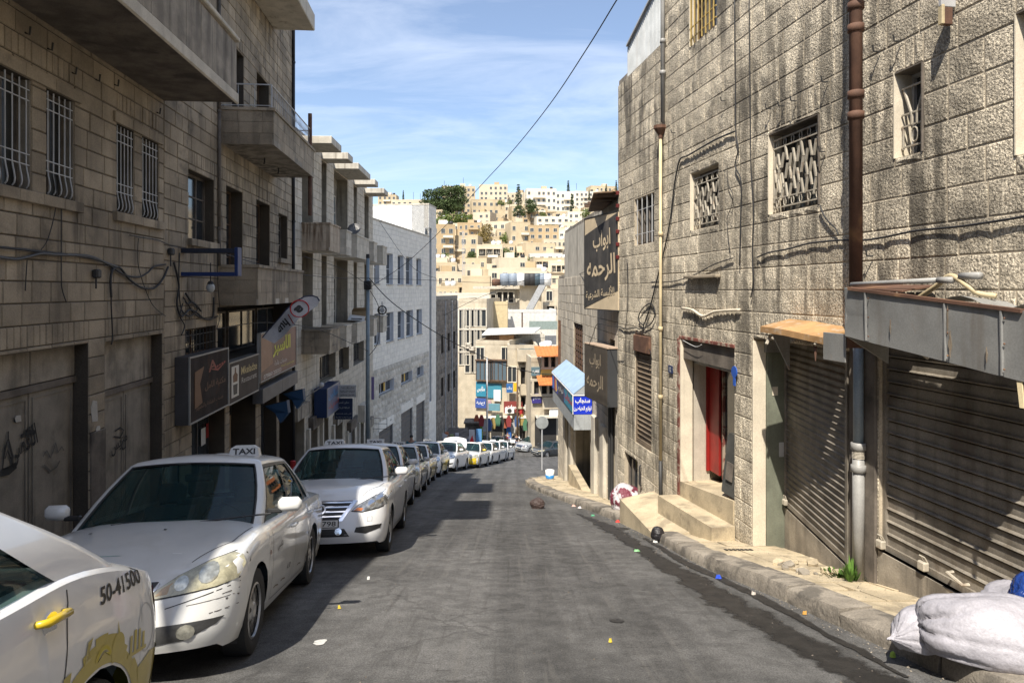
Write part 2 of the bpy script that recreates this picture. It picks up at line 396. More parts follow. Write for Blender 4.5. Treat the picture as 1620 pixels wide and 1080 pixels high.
while i < len(kp)-2:
    n = R.choice([2, 3, 3, 4]) if kp[i].y < 22 else 2
    seg = kp[i:i+n+1]
    if len(seg) < 2: break
    mb = MB(); rows = []
    dz = R.uniform(-.012, .018); tilt = R.uniform(-.02, .02)
    y0 = seg[0].y
    if 10.9 < y0 < 13.0: i += n; continue
    for k, q in enumerate(seg):
        d = (seg[min(k+1, len(seg)-1)] - seg[max(k-1, 0)]).normalized(); nrm = Vector((d.y, -d.x, 0))
        e = .011 if k == 0 else (-.011 if k == len(seg)-1 else 0)
        q2 = q + d*e; g = gz(q2.y)
        w = .27 + .02*noise.noise(q2*3)
        j = lambda s: R.uniform(-s, s)
        chip = .03 if R.random() < .2 else 0; prof = [(0, g-.12), (j(.008), g+.05), (.004+j(.008)+chip, g+KH-.03+dz), (.022+j(.008)+chip, g+KH-.004+dz+tilt*k*.2), (.15, g+KH+.004+dz+j(.006)), (w+.05, g+KH+.002+dz+j(.004)), (w+.05, g-.12)]
        rows.append([(q2.x+nrm.x*a, q2.y+nrm.y*a, z) for a, z in prof])
    m_ = len(rows[0]); vs = [v for r_ in rows for v in r_]
    fs = [(k*m_+c, (k+1)*m_+c, (k+1)*m_+c+1, k*m_+c+1) for k in range(len(rows)-1) for c in range(m_-1)]
    fs += [tuple(range(m_)), tuple(range((len(rows)-1)*m_, len(rows)*m_))[::-1]]
    mb.add(vs, fs); mb.build('kerb_stone', M_KERB, pav, ang=50)
    i += n
# paving slabs in rows between kerb and wall, each its own piece while it shows large
stuff = MB(); cnt = 0
y = -3.
R.seed(11)
while y < 27.2:
    st = .40 if y > 3 else .6
    if 10.95 < y < 13.2: y += .25; continue
    xa = kerb_x(y) + .27; xb = wall_x(y) + .3; nx = max(1, round((xb-xa)/.4))
    for k in range(nx):
        def X(t, yy): return lerp(kerb_x(yy)+.275, wall_x(yy)+.3, t)
        g_ = .005; t0, t1 = k/nx, (k+1)/nx; yy0, yy1 = y+g_, y+st-g_; dz = R.uniform(-.006, .006)
        jag = R.random() < .12
        def P(t, yy, s): return (X(t, yy)+s*g_, yy, gz(yy)+KH-.004+dz)
        top = [P(t0, yy0, 1), P(t1, yy0, -1), P(t1, yy1, -1), P(t0, yy1, 1)]
        if jag: c_ = R.randrange(4); a = Vector(top[c_]); ce = sum((Vector(p) for p in top), Vector())/4; top[c_] = tuple(a.lerp(ce, .35))
        b = stuff if (y > 15 or y < 3) else MB()
        b.prism([(p[0], p[1], p[2]-.06) for p in top], (0, 0, .06))
        if b is not stuff: b.build('paving_slab', M_PAVE, pav)
    y += st
stuff.build('paving', M_PAVE, pav, kind='stuff')
MB().grid(lambda t, y: (lerp(kerb_x(y)+.25, wall_x(y)+.6, t), y, gz(y)+KH-.035), [0, .5, 1], [-4+.5*i for i in range(64) if -4+.5*i <= 28]).build('pavement_bed', mat('sand_joint', (.33, .27, .19), .95, blotch=.5), pav)
MB().prism([(a, b, gz(b)+KH-.03) for a, b in KERB[11:]]+[(2.4, 28.6, gz(28.6)+.12), (2.2, 27, gz(27)+.12), (1.9, 23.4, gz(23.4)+.12)], (0, 0, .012)).build('pavement_corner', M_PAVE, pav)
# pavement on the shaded side
def lkx(y): return -4.02 - .068*y if y < 30 else interp([(30, -6.06), (36, -5.5), (42, -4.6), (50, -3.2), (57, -2.2), (66, -1.6)], y)
lp = empty('pavement'); tag(lp, kind='structure')
MB().grid(lambda t, y: (lerp(lkx(y)+.0, -13, t), y, gz(y)+.14), [0, .3, 1], [-10+1.*i for i in range(75)]).build('pavement_bed', M_CONC, lp)
for k in range(62):
    y0 = -8+1.05*k; y1 = y0+1.03; m_ = MB()
    m_.prism([(lkx(y0), y0, gz(y0)-.1), (lkx(y0)-.22, y0, gz(y0)-.1), (lkx(y1)-.22, y1, gz(y1)-.1), (lkx(y1), y1, gz(y1)-.1)], (0, 0, .25)).build('kerb_stone', M_KERB, lp)
# damp run-off line in the gutter
R.seed(3)
def damp(name, cen, hw, jit, mat_, z=.004, step=.12):
    L_, R_ = [], []
    ya, yb = cen[0][0], cen[-1][0]; y = ya
    while y <= yb:
        c = interp([(a, b) for a, b in cen], y); h = interp(hw, y)*1.55
        L_.append((c-h+jit*(noise.fractal(Vector((y*1.1, 1, 0)), 1, 2, 5)+.35*noise.fractal(Vector((y*7, 5, 0)), 1, 2, 4)), y, gz(y)+z)); R_.append((c+h+jit*(noise.fractal(Vector((y*1.3, 9, 3)), 1, 2, 5)+.35*noise.fractal(Vector((y*6, 2, 7)), 1, 2, 4)), y, gz(y)+z)); y += step
    C_ = [((a[0]+b[0])/2, a[1], a[2]) for a, b in zip(L_, R_)]; n = len(L_); vs = L_ + C_ + R_
    o = MB().add(vs, [(k, k+1, n+k+1, n+k) for k in range(n-1)]+[(n+k, n+k+1, 2*n+k+1, 2*n+k) for k in range(n-1)]).build(name, mat_, kind='stuff', fix=False)
    at = o.data.attributes.new('wet', 'FLOAT', 'POINT')
    for k in range(n): at.data[n+k].value = 1.0
damp('damp_gutter_stain', [(.5, 3.1), (2.2, 2.85), (3.5, 2.62), (5, 2.33), (7, 2.12), (9, 1.98), (11, 1.86), (13.4, 1.7), (15, 1.42)], [(.5, .16), (3, .17), (5, .19), (7.5, .19), (9, .14), (11, .15), (13, .15), (14.9, .02)], .13, M_WET, step=.05)
damp('damp_gutter_stain', [(4.6, 2.66), (7, 2.52), (9, 2.26), (11.2, 2.17)], [(4.6, .02), (5.6, .05), (7, .06), (9, .07), (11.2, .03)], .06, M_WET, z=.008)
# entrance slab with two steps
ent = empty('entrance_platform', (0, 0, 0)); tag(ent, 'pale concrete platform and two steps under the red framed doorway', 'steps')
slab = [(2.10, 13.3, -4.06), (2.31, 10.95, -3.96), (2.98, 10.5, -3.68), (3.42, 9.72, -3.50), (3.75, 9.8, -3.48), (3.5, 12.4, -3.66), (2.80, 13.25, -3.88)]
mb = MB(); n = len(slab); vs = [p for p in slab] + [(a, b, c-.75) for a, b, c in slab]
mb.add(vs, [tuple(range(n))] + [(i, (i+1) % n, (i+1) % n+n, i+n) for i in range(n)]).build('slab', M_PAVE, ent)
# ---------------------------------------------------------------- buildings
class B:
    """a building (or sign, canopy...) with a local frame: x along the street wall, y outwards, z up"""
    def __init__(s, name, x, y, ang, label=None, cat=None, group=None):
        s.o = Vector((x, y, 0)); s.d = Vector((math.cos(ang), math.sin(ang), 0)); s.n = Vector((-s.d.y, s.d.x, 0))
        s.e = empty(name, (x, y, 0), ang, label, cat, group); s.name = name; s.blocks = []; s.rs = random.Random(len(name)*7+int(abs(x*10)))
    def uz(s, px, py, out=0.):
        D = ray(px, py); t = (out + s.n.dot(s.o))/s.n.dot(D); p = D*t
        return s.d.dot(p - s.o), p.z
    def u(s, px, out=0.): return s.uz(px, 459, out)[0]
    def w(s, u, z, out=0.): return s.o + s.d*u + s.n*out + Vector((0, 0, z))
    def gy(s, u, out=0.): return gz(s.w(u, 0, out).y)
    def rect(s, x0, y0, x1, y1, out=0.):
        """opening from pixel corners: (x0,y0) upper corner nearest the viewer's reading, (x1,y1) the opposite lower corner"""
        a = s.uz(x0, y0, out); b = s.uz(x1, y1, out); return (min(a[0], b[0]), max(a[0], b[0]), min(a[1], b[1]), max(a[1], b[1]))
    def part(s, mb, name, m, parent=None, **k): return mb.build(name, m, parent or s.e, **k)
    def box(s, name, m, a, b, parent=None, bev=0., **k): return MB().box(a, b, bev=bev).build(name, m, parent or s.e, **k)
    def wall(s, u0, u1, z0, z1, ops, ch=.28, bl=(.35, .7), m=None, back=None, t=.025, depth=.3, rough=.0, phase=0., soldier=.12, gap=.006, ground=True, ret=True, blocks=True, skip=None):
        back = back or M_MORT
        xs = sorted({u0, u1} | {o[i] for o in ops for i in (0, 1) if u0 < o[i] < u1}); zs = sorted({z0, z1} | {o[i] for o in ops for i in (2, 3) if z0 < o[i] < z1})
        mb = MB()
        for a, b in zip(xs, xs[1:]):
            for c, d in zip(zs, zs[1:]):
                cu, cz = (a+b)/2, (c+d)/2
                if any(o[0] < cu < o[1] and o[2] < cz < o[3] for o in ops): continue
                mb.add([(a, 0, c), (b, 0, c), (b, 0, d), (a, 0, d)], [(0, 1, 2, 3)])
        for o in ops:
            a, b, c, d = (max(o[0], u0), min(o[1], u1), max(o[2], z0), min(o[3], z1)); e = -(o[4] if len(o) > 4 else depth) - .05
            for q in ([(a, 0, c), (b, 0, c), (b, e, c), (a, e, c)], [(a, 0, d), (b, 0, d), (b, e, d), (a, e, d)], [(a, 0, c), (a, 0, d), (a, e, d), (a, e, c)], [(b, 0, c), (b, 0, d), (b, e, d), (b, e, c)]):
                mb.add(q, [(0, 1, 2, 3)])
        for q in (u0, u1): mb.add([(q, 0, z0), (q, 0, z1), (q, -1.4, z1), (q, -1.4, z0)], [(0, 1, 2, 3)])
        mb.add([(u0, 0, z1), (u1, 0, z1), (u1, -1.4, z1), (u0, -1.4, z1)], [(0, 1, 2, 3)])
        mb.build('wall', back, s.e, fix=False)
        if not blocks: return
        z = z1 - phase; rs = s.rs; row = 0
        while z > z0 + .02:
            zt, zb = z, max(z-ch, z0); z -= ch; row += 1
            if zt > z1: zt = z1
            cuts = sorted({u0, u1} | {o[i] for o in ops for i in (0, 1) if o[3] > zb+.01 and o[2] < zt-.01 and u0 < o[i] < u1} | {o[i] for o in ops for i in (0, 1) if soldier and 0 <= zb - o[3] + .02 < ch*.9 and u0 < o[i] < u1})
            for a, b in zip(cuts, cuts[1:]):
                if b - a < .015: continue
                cu = (a+b)/2; segs = [(zb, zt)]
                for o in ops:
                    if o[0] < cu < o[1]:
                        ns = []
                        for c, d in segs:
                            if o[3] <= c or o[2] >= d: ns.append((c, d)); continue
                            if o[3] < d: ns.append((o[3], d))
                            if o[2] > c: ns.append((c, o[2]))
                        segs = ns
                sol = soldier and any(o[0]-.01 < cu < o[1]+.01 and -.02 <= zb - o[3] + .02 < ch*.9 for o in ops)
                for c, d in segs:
                    if d - c < .03: continue
                    p = a
                    while p < b - .01:
                        L = (soldier if sol else rs.uniform(*bl)); q = min(p+L, b)
                        if b - q < (.05 if sol else bl[0]*.45): q = b
                        if skip and skip((p+q)/2, (c+d)/2): p = q; continue
                        if not ground or d > s.gy((p+q)/2) - .05: s.blocks.append((p, q, c, d, m, t, rough, gap))
                        p = q
        return
    def stone(s, mb, blk):
        p, q, c, d, m, t, rough, gap = blk; g = gap/2; p += g; q -= g; c += g; d -= g; rs = s.rs; b_ = min(.008, (q-p)*.2)
        t = t + rs.uniform(-.004, .004)
        if rough:
            nx, nz_ = (3, 2) if q-p > .2 else (2, 2); vs = []; 
            for i in range(nx+1):
                for j in range(nz_+1):
                    edge = i in (0, nx) or j in (0, nz_)
                    vs.append((lerp(p, q, i/nx)+(b_ if i == 0 else -b_ if i == nx else rs.uniform(-.02, .02)), t*.55 if edge else t+rs.uniform(-.2, 1)*rough, lerp(c, d, j/nz_)+(b_ if j == 0 else -b_ if j == nz_ else rs.uniform(-.01, .01))))
            m_ = nz_+1; fs = [(i*m_+j, (i+1)*m_+j, (i+1)*m_+j+1, i*m_+j+1) for i in range(nx) for j in range(nz_)]; n = len(vs)
            vs += [(p, 0, c), (q, 0, c), (q, 0, d), (p, 0, d)]
            A, Bq, Cq, D = 0, nx*m_, nx*m_+nz_, nz_
            fs += [tuple([n, n+1] + [i*m_ for i in range(nx, -1, -1)]), tuple([n+2, n+3] + [i*m_+nz_ for i in range(0, nx+1)]),
                   tuple([n+3, n] + [j for j in range(0, nz_+1)]), tuple([n+1, n+2] + [nx*m_+j for j in range(nz_, -1, -1)])]
            mb.add(vs, fs)
        else:
            vs = [(p+b_, t, c+b_), (q-b_, t, c+b_), (q-b_, t, d-b_), (p+b_, t, d-b_), (p, 0, c), (q, 0, c), (q, 0, d), (p, 0, d)]
            mb.add(vs, [(0, 1, 2, 3), (4, 5, 1, 0), (5, 6, 2, 1), (6, 7, 3, 2), (7, 4, 0, 3)])
    def finish(s, nobj=300):
        def size(b):
            p = s.w((b[0]+b[1])/2, (b[2]+b[3])/2)
            if p.y < .5: return 0
            px, pz = p.x/p.y, p.z/p.y
            if abs(px) > .78 or pz > .45 or pz < -.6: return 0
            v = abs(s.n.dot(p.normalized())); return (b[1]-b[0])*(b[3]-b[2])*v/p.length_squared
        bl = sorted(s.blocks, key=size, reverse=True); rest = {}
        for i, b in enumerate(bl):
            sz = size(b)
            if i < nobj and sz*1080*1080 > 60:
                mb = MB(); s.stone(mb, b); mb.build('stone', b[4], s.e, smooth=False, fix=False)
            else: rest.setdefault(b[4].name, (b[4], MB()))[1]; s.stone(rest[b[4].name][1], b)
        for k, (m, mb) in rest.items(): mb.build('stonework', m, s.e, smooth=False, fix=False, kind='stuff')
        s.blocks = []
    # --- fittings
    def core(s, u0, u1, z0, z1, d0=.45, d1=6, m=None, roof=None):
        s.box('body', m or M_DARK, (u0+.01, -d1, z0), (u1-.01, -d0, z1-.01))
        s.box('roof', roof or M_CONC, (u0-.0, -d1-.1, z1-.004), (u1+.0, -.02, z1+.12))
        sm = MB(); sm.box((u0-.0, -d1, z0), (u0+.012, -d0+.05, z1)); sm.box((u1-.012, -d1, z0), (u1, -d0+.05, z1)); sm.box((u0, -d1-.02, z0), (u1, -d1, z1)); sm.build('side_wall', M_CONC, s.e)
    def pane(s, r, dep=.16, m=None, frame=None, nx=2, nz=1, fm=None, bw=.045, nm='window'):
        a, b, c, d = r[:4]; mb = MB(); fm = fm or M_WOODD
        mb.box((a, -dep-.03, c), (a+bw, -dep+.03, d)); mb.box((b-bw, -dep-.03, c), (b, -dep+.03, d)); mb.box((a+bw, -dep-.03, d-bw), (b-bw, -dep+.03, d)); mb.box((a+bw, -dep-.03, c), (b-bw, -dep+.03, c+bw))
        for i in range(1, nx): x = lerp(a, b, i/nx); mb.box((x-bw*.4, -dep-.02, c+bw), (x+bw*.4, -dep+.02, d-bw))
        for j in range(1, nz): z = lerp(c, d, j/nz); mb.box((a+bw, -dep-.015, z-bw*.3), (b-bw, -dep+.015, z+bw*.3))
        w = mb.build(nm, fm, s.e)
        MB().box((a+.01, -dep-.012, c+.01), (b-.01, -dep-.004, d-.01)).build('pane', m or M_GLASSD, w)
        return w
    def bars(s, r, out=-.04, m=None, n=5, rows=(), rr=.008, curl=False, par=None):
        a, b, c, d = r[:4]; g = MB()
        for z in rows: g.tube([(a, out, z), (b, out, z)], rr, 5)
        for i in range(n):
            x = lerp(a, b, (i+.5)/n)
            if curl: g.tube([(x, out, d-.02), (x, out, c+.30), (x, out+.008, c+.24), (x, out+.022, c+.17), (x, out+.03, c+.11), (x, out+.022, c+.06), (x, out+.0, c+.03)], rr, 5)
            else: g.tube([(x, out+.008, c), (x, out+.008, d)], rr, 5)
        return g.build('window_grille', m or M_IRONG, par or s.e)
    def shutter(s, r, out=-.12, pitch=.09, m=None, n=300, sag=None, frame=True, par=None, skew=0.):
        a, b, c, d = r[:4]; m = m or M_SHUT
        g = MB(); g.box((a-.04, out-.05, c), (a+.015, out+.035, d)); g.box((b-.015, out-.05, c), (b+.04, out+.035, d))
        g.box((a+.015, out-.03, c), (b-.015, out+.03, c+.06))
        sh = g.build('roller_shutter', m, par or s.e); k = 0; z = d
        prof = [(-.026, 0), (-.004, -.07), (.003, -.4), (-.002, -.74), (.018, -.80), (.024, -.87), (.012, -.93), (-.026, -.94), (-.026, -1.)]
        while z - pitch > c + .05:
            vs = [(x, out+yy, z+zz*pitch) for x in (a+.012, b-.012) for yy, zz in prof]; n_ = len(prof)
            mb = MB().add(vs, [(i, i+1, n_+i+1, n_+i) for i in range(n_-1)])
            mb.build('slat', m, sh, fix=False, ang=40); z -= pitch
        MB().box((a+.012, out-.02, c+.055), (b-.012, out+.006, z-.002)).build('bottom_plate', m, sh)
        return sh
    def sill(s, u0, u1, z0, z1, out=.09, m=None, nm='sill', n=1):
        for i in range(n): s.box(nm, m or M_LSTONE, (lerp(u0, u1, i/n)+.002, -.0, z0), (lerp(u0, u1, (i+1)/n)-.002, out, z1), bev=.006)
    def balcony(s, u0, u1, zb, zt, out, m, ch=.25, bl=(.3, .55), rail=0., slab=.12, cop=.06, wt=.12, soffit=None, near=1):
        """walled balcony: slab, coursed parapet on three sides, coping. near: which end faces the camera (1: u1, -1: u0)"""
        e = empty('balcony', parent=None) if False else None
        sl = MB(); sl.box((u0, 0, zb), (u1, out, zb+slab)); par = sl.build('balcony', soffit or M_CONCL, s.e)
        st = MB(); rs = s.rs
        st.box((u0+.02, out-wt, zb+slab), (u1-.02, out-.02, zt-cop)); st.box((u0+.02, 0, zb+slab), (u0+wt, out-wt, zt-cop)); st.box((u1-wt, 0, zb+slab), (u1-.02, out-wt, zt-cop)); st.build('parapet', M_MORT, par)
        z = zb
        nr = max(1, round((zt-cop-zb)/ch)); h = (zt-cop-zb)/nr
        for r_ in range(nr):
            c, d = zb+r_*h+.003, zb+(r_+1)*h-.003
            p = u0
            while p < u1-.01:
                q = min(p+rs.uniform(*bl), u1); q = u1 if u1-q < .15 else q
                MB().box((p+.003, out-.025, c), (q-.003, out+rs.uniform(-.002, .003), d)).build('stone', m, par, fix=False); p = q
            for uu in (u0, u1):
                p = 0.
                while p < out-.03:
                    q = min(p+rs.uniform(*bl), out-.03); q = out-.03 if out-.03-q < .15 else q
                    o_ = .003+rs.uniform(0, .003)
                    MB().box((uu-o_ if uu == u0 else uu-.022, p+.003, c), (uu+.022 if uu == u0 else uu+o_, q-.003, d)).build('stone', m, par, fix=False); p = q
        cp = MB(); cp.box((u0-.03, out-wt-.02, zt-cop), (u1+.03, out+.03, zt)); cp.box((u0-.03, 0, zt-cop), (u0+wt, out-wt-.022, zt)); cp.box((u1-wt, 0, zt-cop), (u1+.03, out-wt-.022, zt)); cp.build('coping', m, par)
        if rail:
            g = MB(); y1 = out-.06; a, b = u0+.05, u1-.05
            P = [(a, 0, 0), (a, y1, 0), (b, y1, 0), (b, 0, 0)]
            for h_ in (.06, rail): g.tube([(x, y, zt+h_) for x, y, _ in P], .016 if h_ == rail else .01, 6)
            for i in range(4):
                x, y, _ = P[i]; g.tube([(x, y, zt), (x, y, zt+rail)], .016, 6)
            ns = int((b-a)/.14)
            for i in range(ns): x = lerp(a, b, (i+.5)/ns); g.tube([(x, y1, zt+.06), (x, y1, zt+rail)], .006, 4); g.tube([(x-.05, y1, zt+rail*.55), (x, y1, zt+rail*.8), (x+.05, y1, zt+rail*.55), (x, y1, zt+rail*.3), (x-.05, y1, zt+rail*.55)], .006, 4)
            for i in range(1, 3): x = lerp(0, y1, i/3); g.tube([(b, x, zt+.0), (b, x, zt+rail)], .008, 4)
            g.build('railing', M_IRONG, par)
        return par
    def text(s, body, cx, cz, h, m, out, w=None, bold=.0, par=None, flip=False, rot=0., shear=0., nm='lettering', mirror=False):
        vs, fs = text_mesh(body, h, w, bold, shear=shear); c_, s_ = math.cos(rot), math.sin(rot)
        mb = MB(); sg = -1   # seen from outside (+y) local x runs right to left
        v3 = []
        for x, y in vs:
            x, y = x*c_-y*s_, x*s_+y*c_
            v3.append((cx+sg*x, out, cz+y))
        return mb.add(v3, fs).build(nm, m, par or s.e, fix=False)
    def img(s, pts, m, out, par=None, th=.004, nm='print'):
        """flat printed shape; pts (u,z)"""
        return MB().prism([(a, out, b) for a, b in pts], (0, th, 0)).build(nm, m, par or s.e)
def side_frame(x0, y0, x1, y1):
    """frame origin and angle so that local x goes (x0,y0)->(x1,y1) and local y is on its left"""
    return x0, y0, math.atan2(y1-y0, x1-x0)
def cable(name, pts, r=.008, m=None, label=None, seg=5, sub=6, cat='cable', group=None):
    """smooth hanging cable through points"""
    P = [Vector(p) for p in pts]; out = []
    for i in range(len(P)-1):
        p0 = P[max(i-1, 0)]; p1 = P[i]; p2 = P[i+1]; p3 = P[min(i+2, len(P)-1)]
        for k in range(sub):
            t = k/sub; out.append(.5*((2*p1)+(p2-p0)*t+(2*p0-5*p1+4*p2-p3)*t*t+(3*p1-p0-3*p2+p3)*t**3))
    out.append(P[-1])
    return MB().tube(out, r, seg).build(name, m or M_CABLE, smooth=True, label=label, cat=cat, group=group)
# ================================================================ sunny side of the street
ANG_R = math.atan2(21.5, -3.225)
N = B('stone_building', 5.65, -6, ANG_R, 'rough hewn stone building with grey roller shutters nearest on the sunny side', 'building')
uS = N.u(1190)
def rr(b, x0, y0, x1, y1, dep=.22, out=0.):
    return b.rect(x0, y0, x1, y1, out) + (dep,)
W1 = rr(N, 1217, 213.7, 1297, 323); W5 = rr(N, 1416, 117, 1461.5, 239)
u6 = N.u(1608); z6a = N.uz(1608, 246)[1]; z6b = N.uz(1608, 22)[1]; W6 = (u6-1.0, u6, z6a, z6b, .25)
s1 = N.u(1391); zs1 = N.uz(1390, 868)[1]; zt1 = N.uz(1391, 560)[1]; S1 = (s1-2.9, s1, zs1, zt1+.12, .16)
s2a = N.u(1346); s2b = N.u(1192); S2 = (s2a, s2b, -4.2, -.66, .62)
base1 = (s1-2.9, s1, -4.2, zs1, .05)
W7 = (1.5, 2.5, 1.0, 2.6, .22)
ops = [W1, W5, W6, S1, S2, base1, W7]
N.wall(0, uS, -5.2, 8.4, ops, ch=.30, bl=(.28, .62), m=M_ROCK, back=M_MORTP, t=.012, gap=.014, rough=.007, phase=.0)
N.core(0, uS, -6, 8.4, .66, 9)
for w_, nx in ((W6, 2), (W7, 2), (W5, 1)): N.pane(w_, .2, nx=nx, fm=M_IRONG)
N.pane(W1, .2, nx=2, fm=M_SOOT)
# pale plastered reveals
for w_ in (W1, W5, W6):
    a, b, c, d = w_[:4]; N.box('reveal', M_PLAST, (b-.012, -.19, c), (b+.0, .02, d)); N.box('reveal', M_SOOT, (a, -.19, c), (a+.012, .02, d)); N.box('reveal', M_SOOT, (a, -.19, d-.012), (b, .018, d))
# the decorated grille of slanted bars
def deco(b, r, n, out=-.05):
    a, b_, c, d = r[:4]; g = MB(); w_ = (b_-a-.06)/n; h = d-c
    for z in (d-.09, d-.2, c+.08, c+.2): g.box((a+.02, out-.008, z-.008), (b_-.02, out+.008, z+.008))
    for x in (a+.03, b_-.03): g.box((x-.01, out-.008, c+.03), (x+.01, out+.008, d-.05))
    for i in range(n):
        x = a+.03+(i+.5)*w_
        for z in (d-.145, c+.14): g.tube([(x+.03*math.cos(t), out, z+.05*math.sin(t)) for t in [k*math.pi/5 for k in range(11)]], .006, 4, cap=False)
    gr = g.build('window_grille', M_IRONW, b.e); zt_, zb_ = d-.24, c+.22
    k = 0
    for i in range(n*2):
        x = a+.03+(i+.5)*w_/2
        for j in range(3):
            L = (zt_-zb_)/3; za = zt_-j*L-((i % 2)*.06) + .04*math.sin(i*1.7+j*2); lean = .025 if (i+j) % 2 else -.025
            MB().prism([(x-lean-.012, out-.006, za), (x-lean+.014, out-.006, za), (x+lean+.014, out-.006, za-L*.95), (x+lean-.012, out-.006, za-L*.95)], (0, .022, 0)).build('bar', M_IRONW, gr, fix=True)
deco(N, W1, 6)
def simple_grille(b, r, out=-.06, m=None):
    a, b_, c, d = r[:4]; g = MB(); xm = (a+b_)/2
    for z in (d-.16, c+.10, c+.3, (c+d)/2): g.box((a+.02, out-.008, z-.008), (b_-.02, out+.008, z+.008))
    for s_ in (-1, 1): g.tube([(xm+s_*.13, out, d-.16), (xm+s_*.13, out, (c+d)/2+.22), (xm+s_*.035, out, (c+d)/2-.02), (xm+s_*.035, out, c+.3)], .014, 5); g.tube([(xm+s_*.15, out, c+.08), (xm+s_*.15, out, c+.3)], .01, 5)
    g.tube([(xm+.045*math.cos(k*.6), out, c+.2+.07*math.sin(k*.6)) for k in range(12)], .009, 5)
    return g.build('window_grille', m or M_IRONW, b.e)
simple_grille(N, W5); simple_grille(N, W7)
# near shutter, its masonry plinth and jamb post
N.box('plinth', M_CONC, (s1-2.9, -.06, -4.2), (s1, .012, zs1-.01))
N.shutter((s1-2.86, s1-.03, zs1, zt1+.1), out=-.07, pitch=.128)
for u_, z_ in ((s1-.05, zs1+.06), (s1-.62, zs1+.07)):
    lk = MB().tube([(u_-.03, .0, z_+.05), (u_-.03, .03, z_+.10), (u_+.03, .03, z_+.10), (u_+.03, .0, z_+.05)], .008, 5); lk.box((u_-.045, -.01, z_-.03), (u_+.045, .05, z_+.055), bev=.01); lk.build('padlock', M_IRONW, N.e)
mb = MB().tube([(s1-.95, .0, zs1+.16), (s1-.95, .06, zs1+.16), (s1-1.12, .06, zs1+.12), (s1-1.12, .0, zs1+.12)], .014, 6); mb.build('handle', M_IRONW, N.e)
N.box('pier', M_SOOT, (s1+.015, 0, -4.2), (s2a-.015, .036, -.5), bev=.01)
# skewed far shutter inside the recess, the door beside it, cream jamb
def loc(b, x, y): p = Vector((x, y, 0))-b.o; return b.d.dot(p), b.n.dot(p)
pa = loc(N, 3.66, 7.42); pb = loc(N, 3.80, 9.44)
a_ = math.atan2(pb[1]-pa[1], pb[0]-pa[0]); wd = math.hypot(pb[0]-pa[0], pb[1]-pa[1])
sh = N.shutter((0, wd, -2.96, -.70), out=0, pitch=.082); sh.location = (pa[0], pa[1], 0); sh.rotation_euler.z = a_
mb = MB().box((0, -.12, -4.2), (wd, .03, -3.0)); o_ = mb.build('plinth', M_CONC, N.e); o_.location = (pa[0], pa[1], 0); o_.rotation_euler.z = a_
mb = MB().box((0, -.12, -.7), (wd, .0, -.5)); o_ = mb.build('shutter_housing', M_SOOT, N.e); o_.location = (pa[0], pa[1], 0); o_.rotation_euler.z = a_
M_GDOOR = mat('grey_green_door', (.16, .17, .13), .5, var=.2, streak=.5, scol=(.08, .07, .05))
y1, y2, y3 = 0, -.17, -.50
N.box('jamb', M_PLAST, (s2b-.03, y2, -4.3), (s2b-.002, .02, -.70), bev=.006)
dr = N.box('door', M_GDOOR, (s2b-.05, y3, -4.0), (s2b-.004, y2-.003, -.86), bev=.004)
N.box('door_head', M_GALV, (s2b-.09, y3, -.855), (s2b-.004, y2+.03, -.70), parent=dr)
N.box('notice', M_PLAST, (s2b-.056, y2-.16, -1.45), (s2b-.051, y2-.08, -1.33), parent=dr); N.box('notice', M_IRONG, (s2b-.056, y2-.25, -2.3), (s2b-.051, y2-.18, -2.1), parent=dr)
N.box('post', M_IRONG, (s2b-.12, y3-.03, -4.0), (s2b-.05, y3+.02, -.7), parent=dr)
for q in ((pb[0]-.08, pb[1]+.06, -2.9), (pb[0]-.55, pb[1]+.05, -2.92)):
    lk = MB().box((q[0]-.04, q[1]-.01, q[2]-.04), (q[0]+.04, q[1]+.04, q[2]+.04), bev=.01); lk.tube([(q[0]-.025, q[1]+.01, q[2]+.04), (q[0]-.02, q[1]+.02, q[2]+.09), (q[0]+.02, q[1]+.02, q[2]+.09), (q[0]+.025, q[1]+.01, q[2]+.04)], .007, 5); lk.build('padlock', M_IRONW, N.e)
N.finish()

# ---- middle building on the same line
org = N.w(uS, 0)
M2 = B('stone_building', org.x, org.y, ANG_R, 'stained limestone building with the red framed doorway and yellowed drain pipe', 'building')
q47 = M2.u(1047); q78 = M2.u(978)
W2 = rr(M2, 1093, 276, 1137, 355.5); W3 = rr(M2, 1004, 316, 1035, 382.5); W4 = rr(M2, 1092, -30, 1134, 39, .2)
W4 = (W4[0], W4[1], W4[2], W4[2]+1.15, .2)
D1 = rr(M2, 1077, 533, 1162, 830, .9); D1 = (D1[0], D1[1], -4.3, M2.uz(1120, 541)[1], .9)
S3 = rr(M2, 1005, 527, 1030.5, 716, .14)
W8 = rr(M2, 988, 714, 1009, 790, .2)
ops = [W2, W3, W4, D1, S3, W8]
M2.wall(0, q47, -6, 8.4, ops, ch=.30, bl=(.28, .6), m=M_ROCK, back=M_MORTP, t=.012, gap=.014, rough=.006, phase=.0)
zR = M2.uz(978, 137)[1]
M2.wall(q47, q78, -6.5, zR, ops, ch=.30, bl=(.28, .6), m=M_ROCK, back=M_MORTP, t=.010, gap=.014, rough=.005, phase=.0)
M2.core(0, q47, -7, 8.4, .95, 9); M2.core(q47, q78, -7, zR, .95, 9)
deco(M2, W2, 5); M2.pane(W2, .19, nx=2, fm=M_SOOT)
M2.pane(W3, .12, nx=4, nz=1, fm=M_SOOT); M2.bars(W3, -.02, M_IRONG, 4, rows=(W3[2]+.22, W3[3]-.25), rr=.01)
M2.bars(W4, .01, mat('yellow_iron', (.42, .30, .10), .6, blotch=.5), 7, rows=(W4[2]+.12, W4[2]+.3, W4[3]-.1), rr=.013); M2.pane(W4, .18, nx=2)
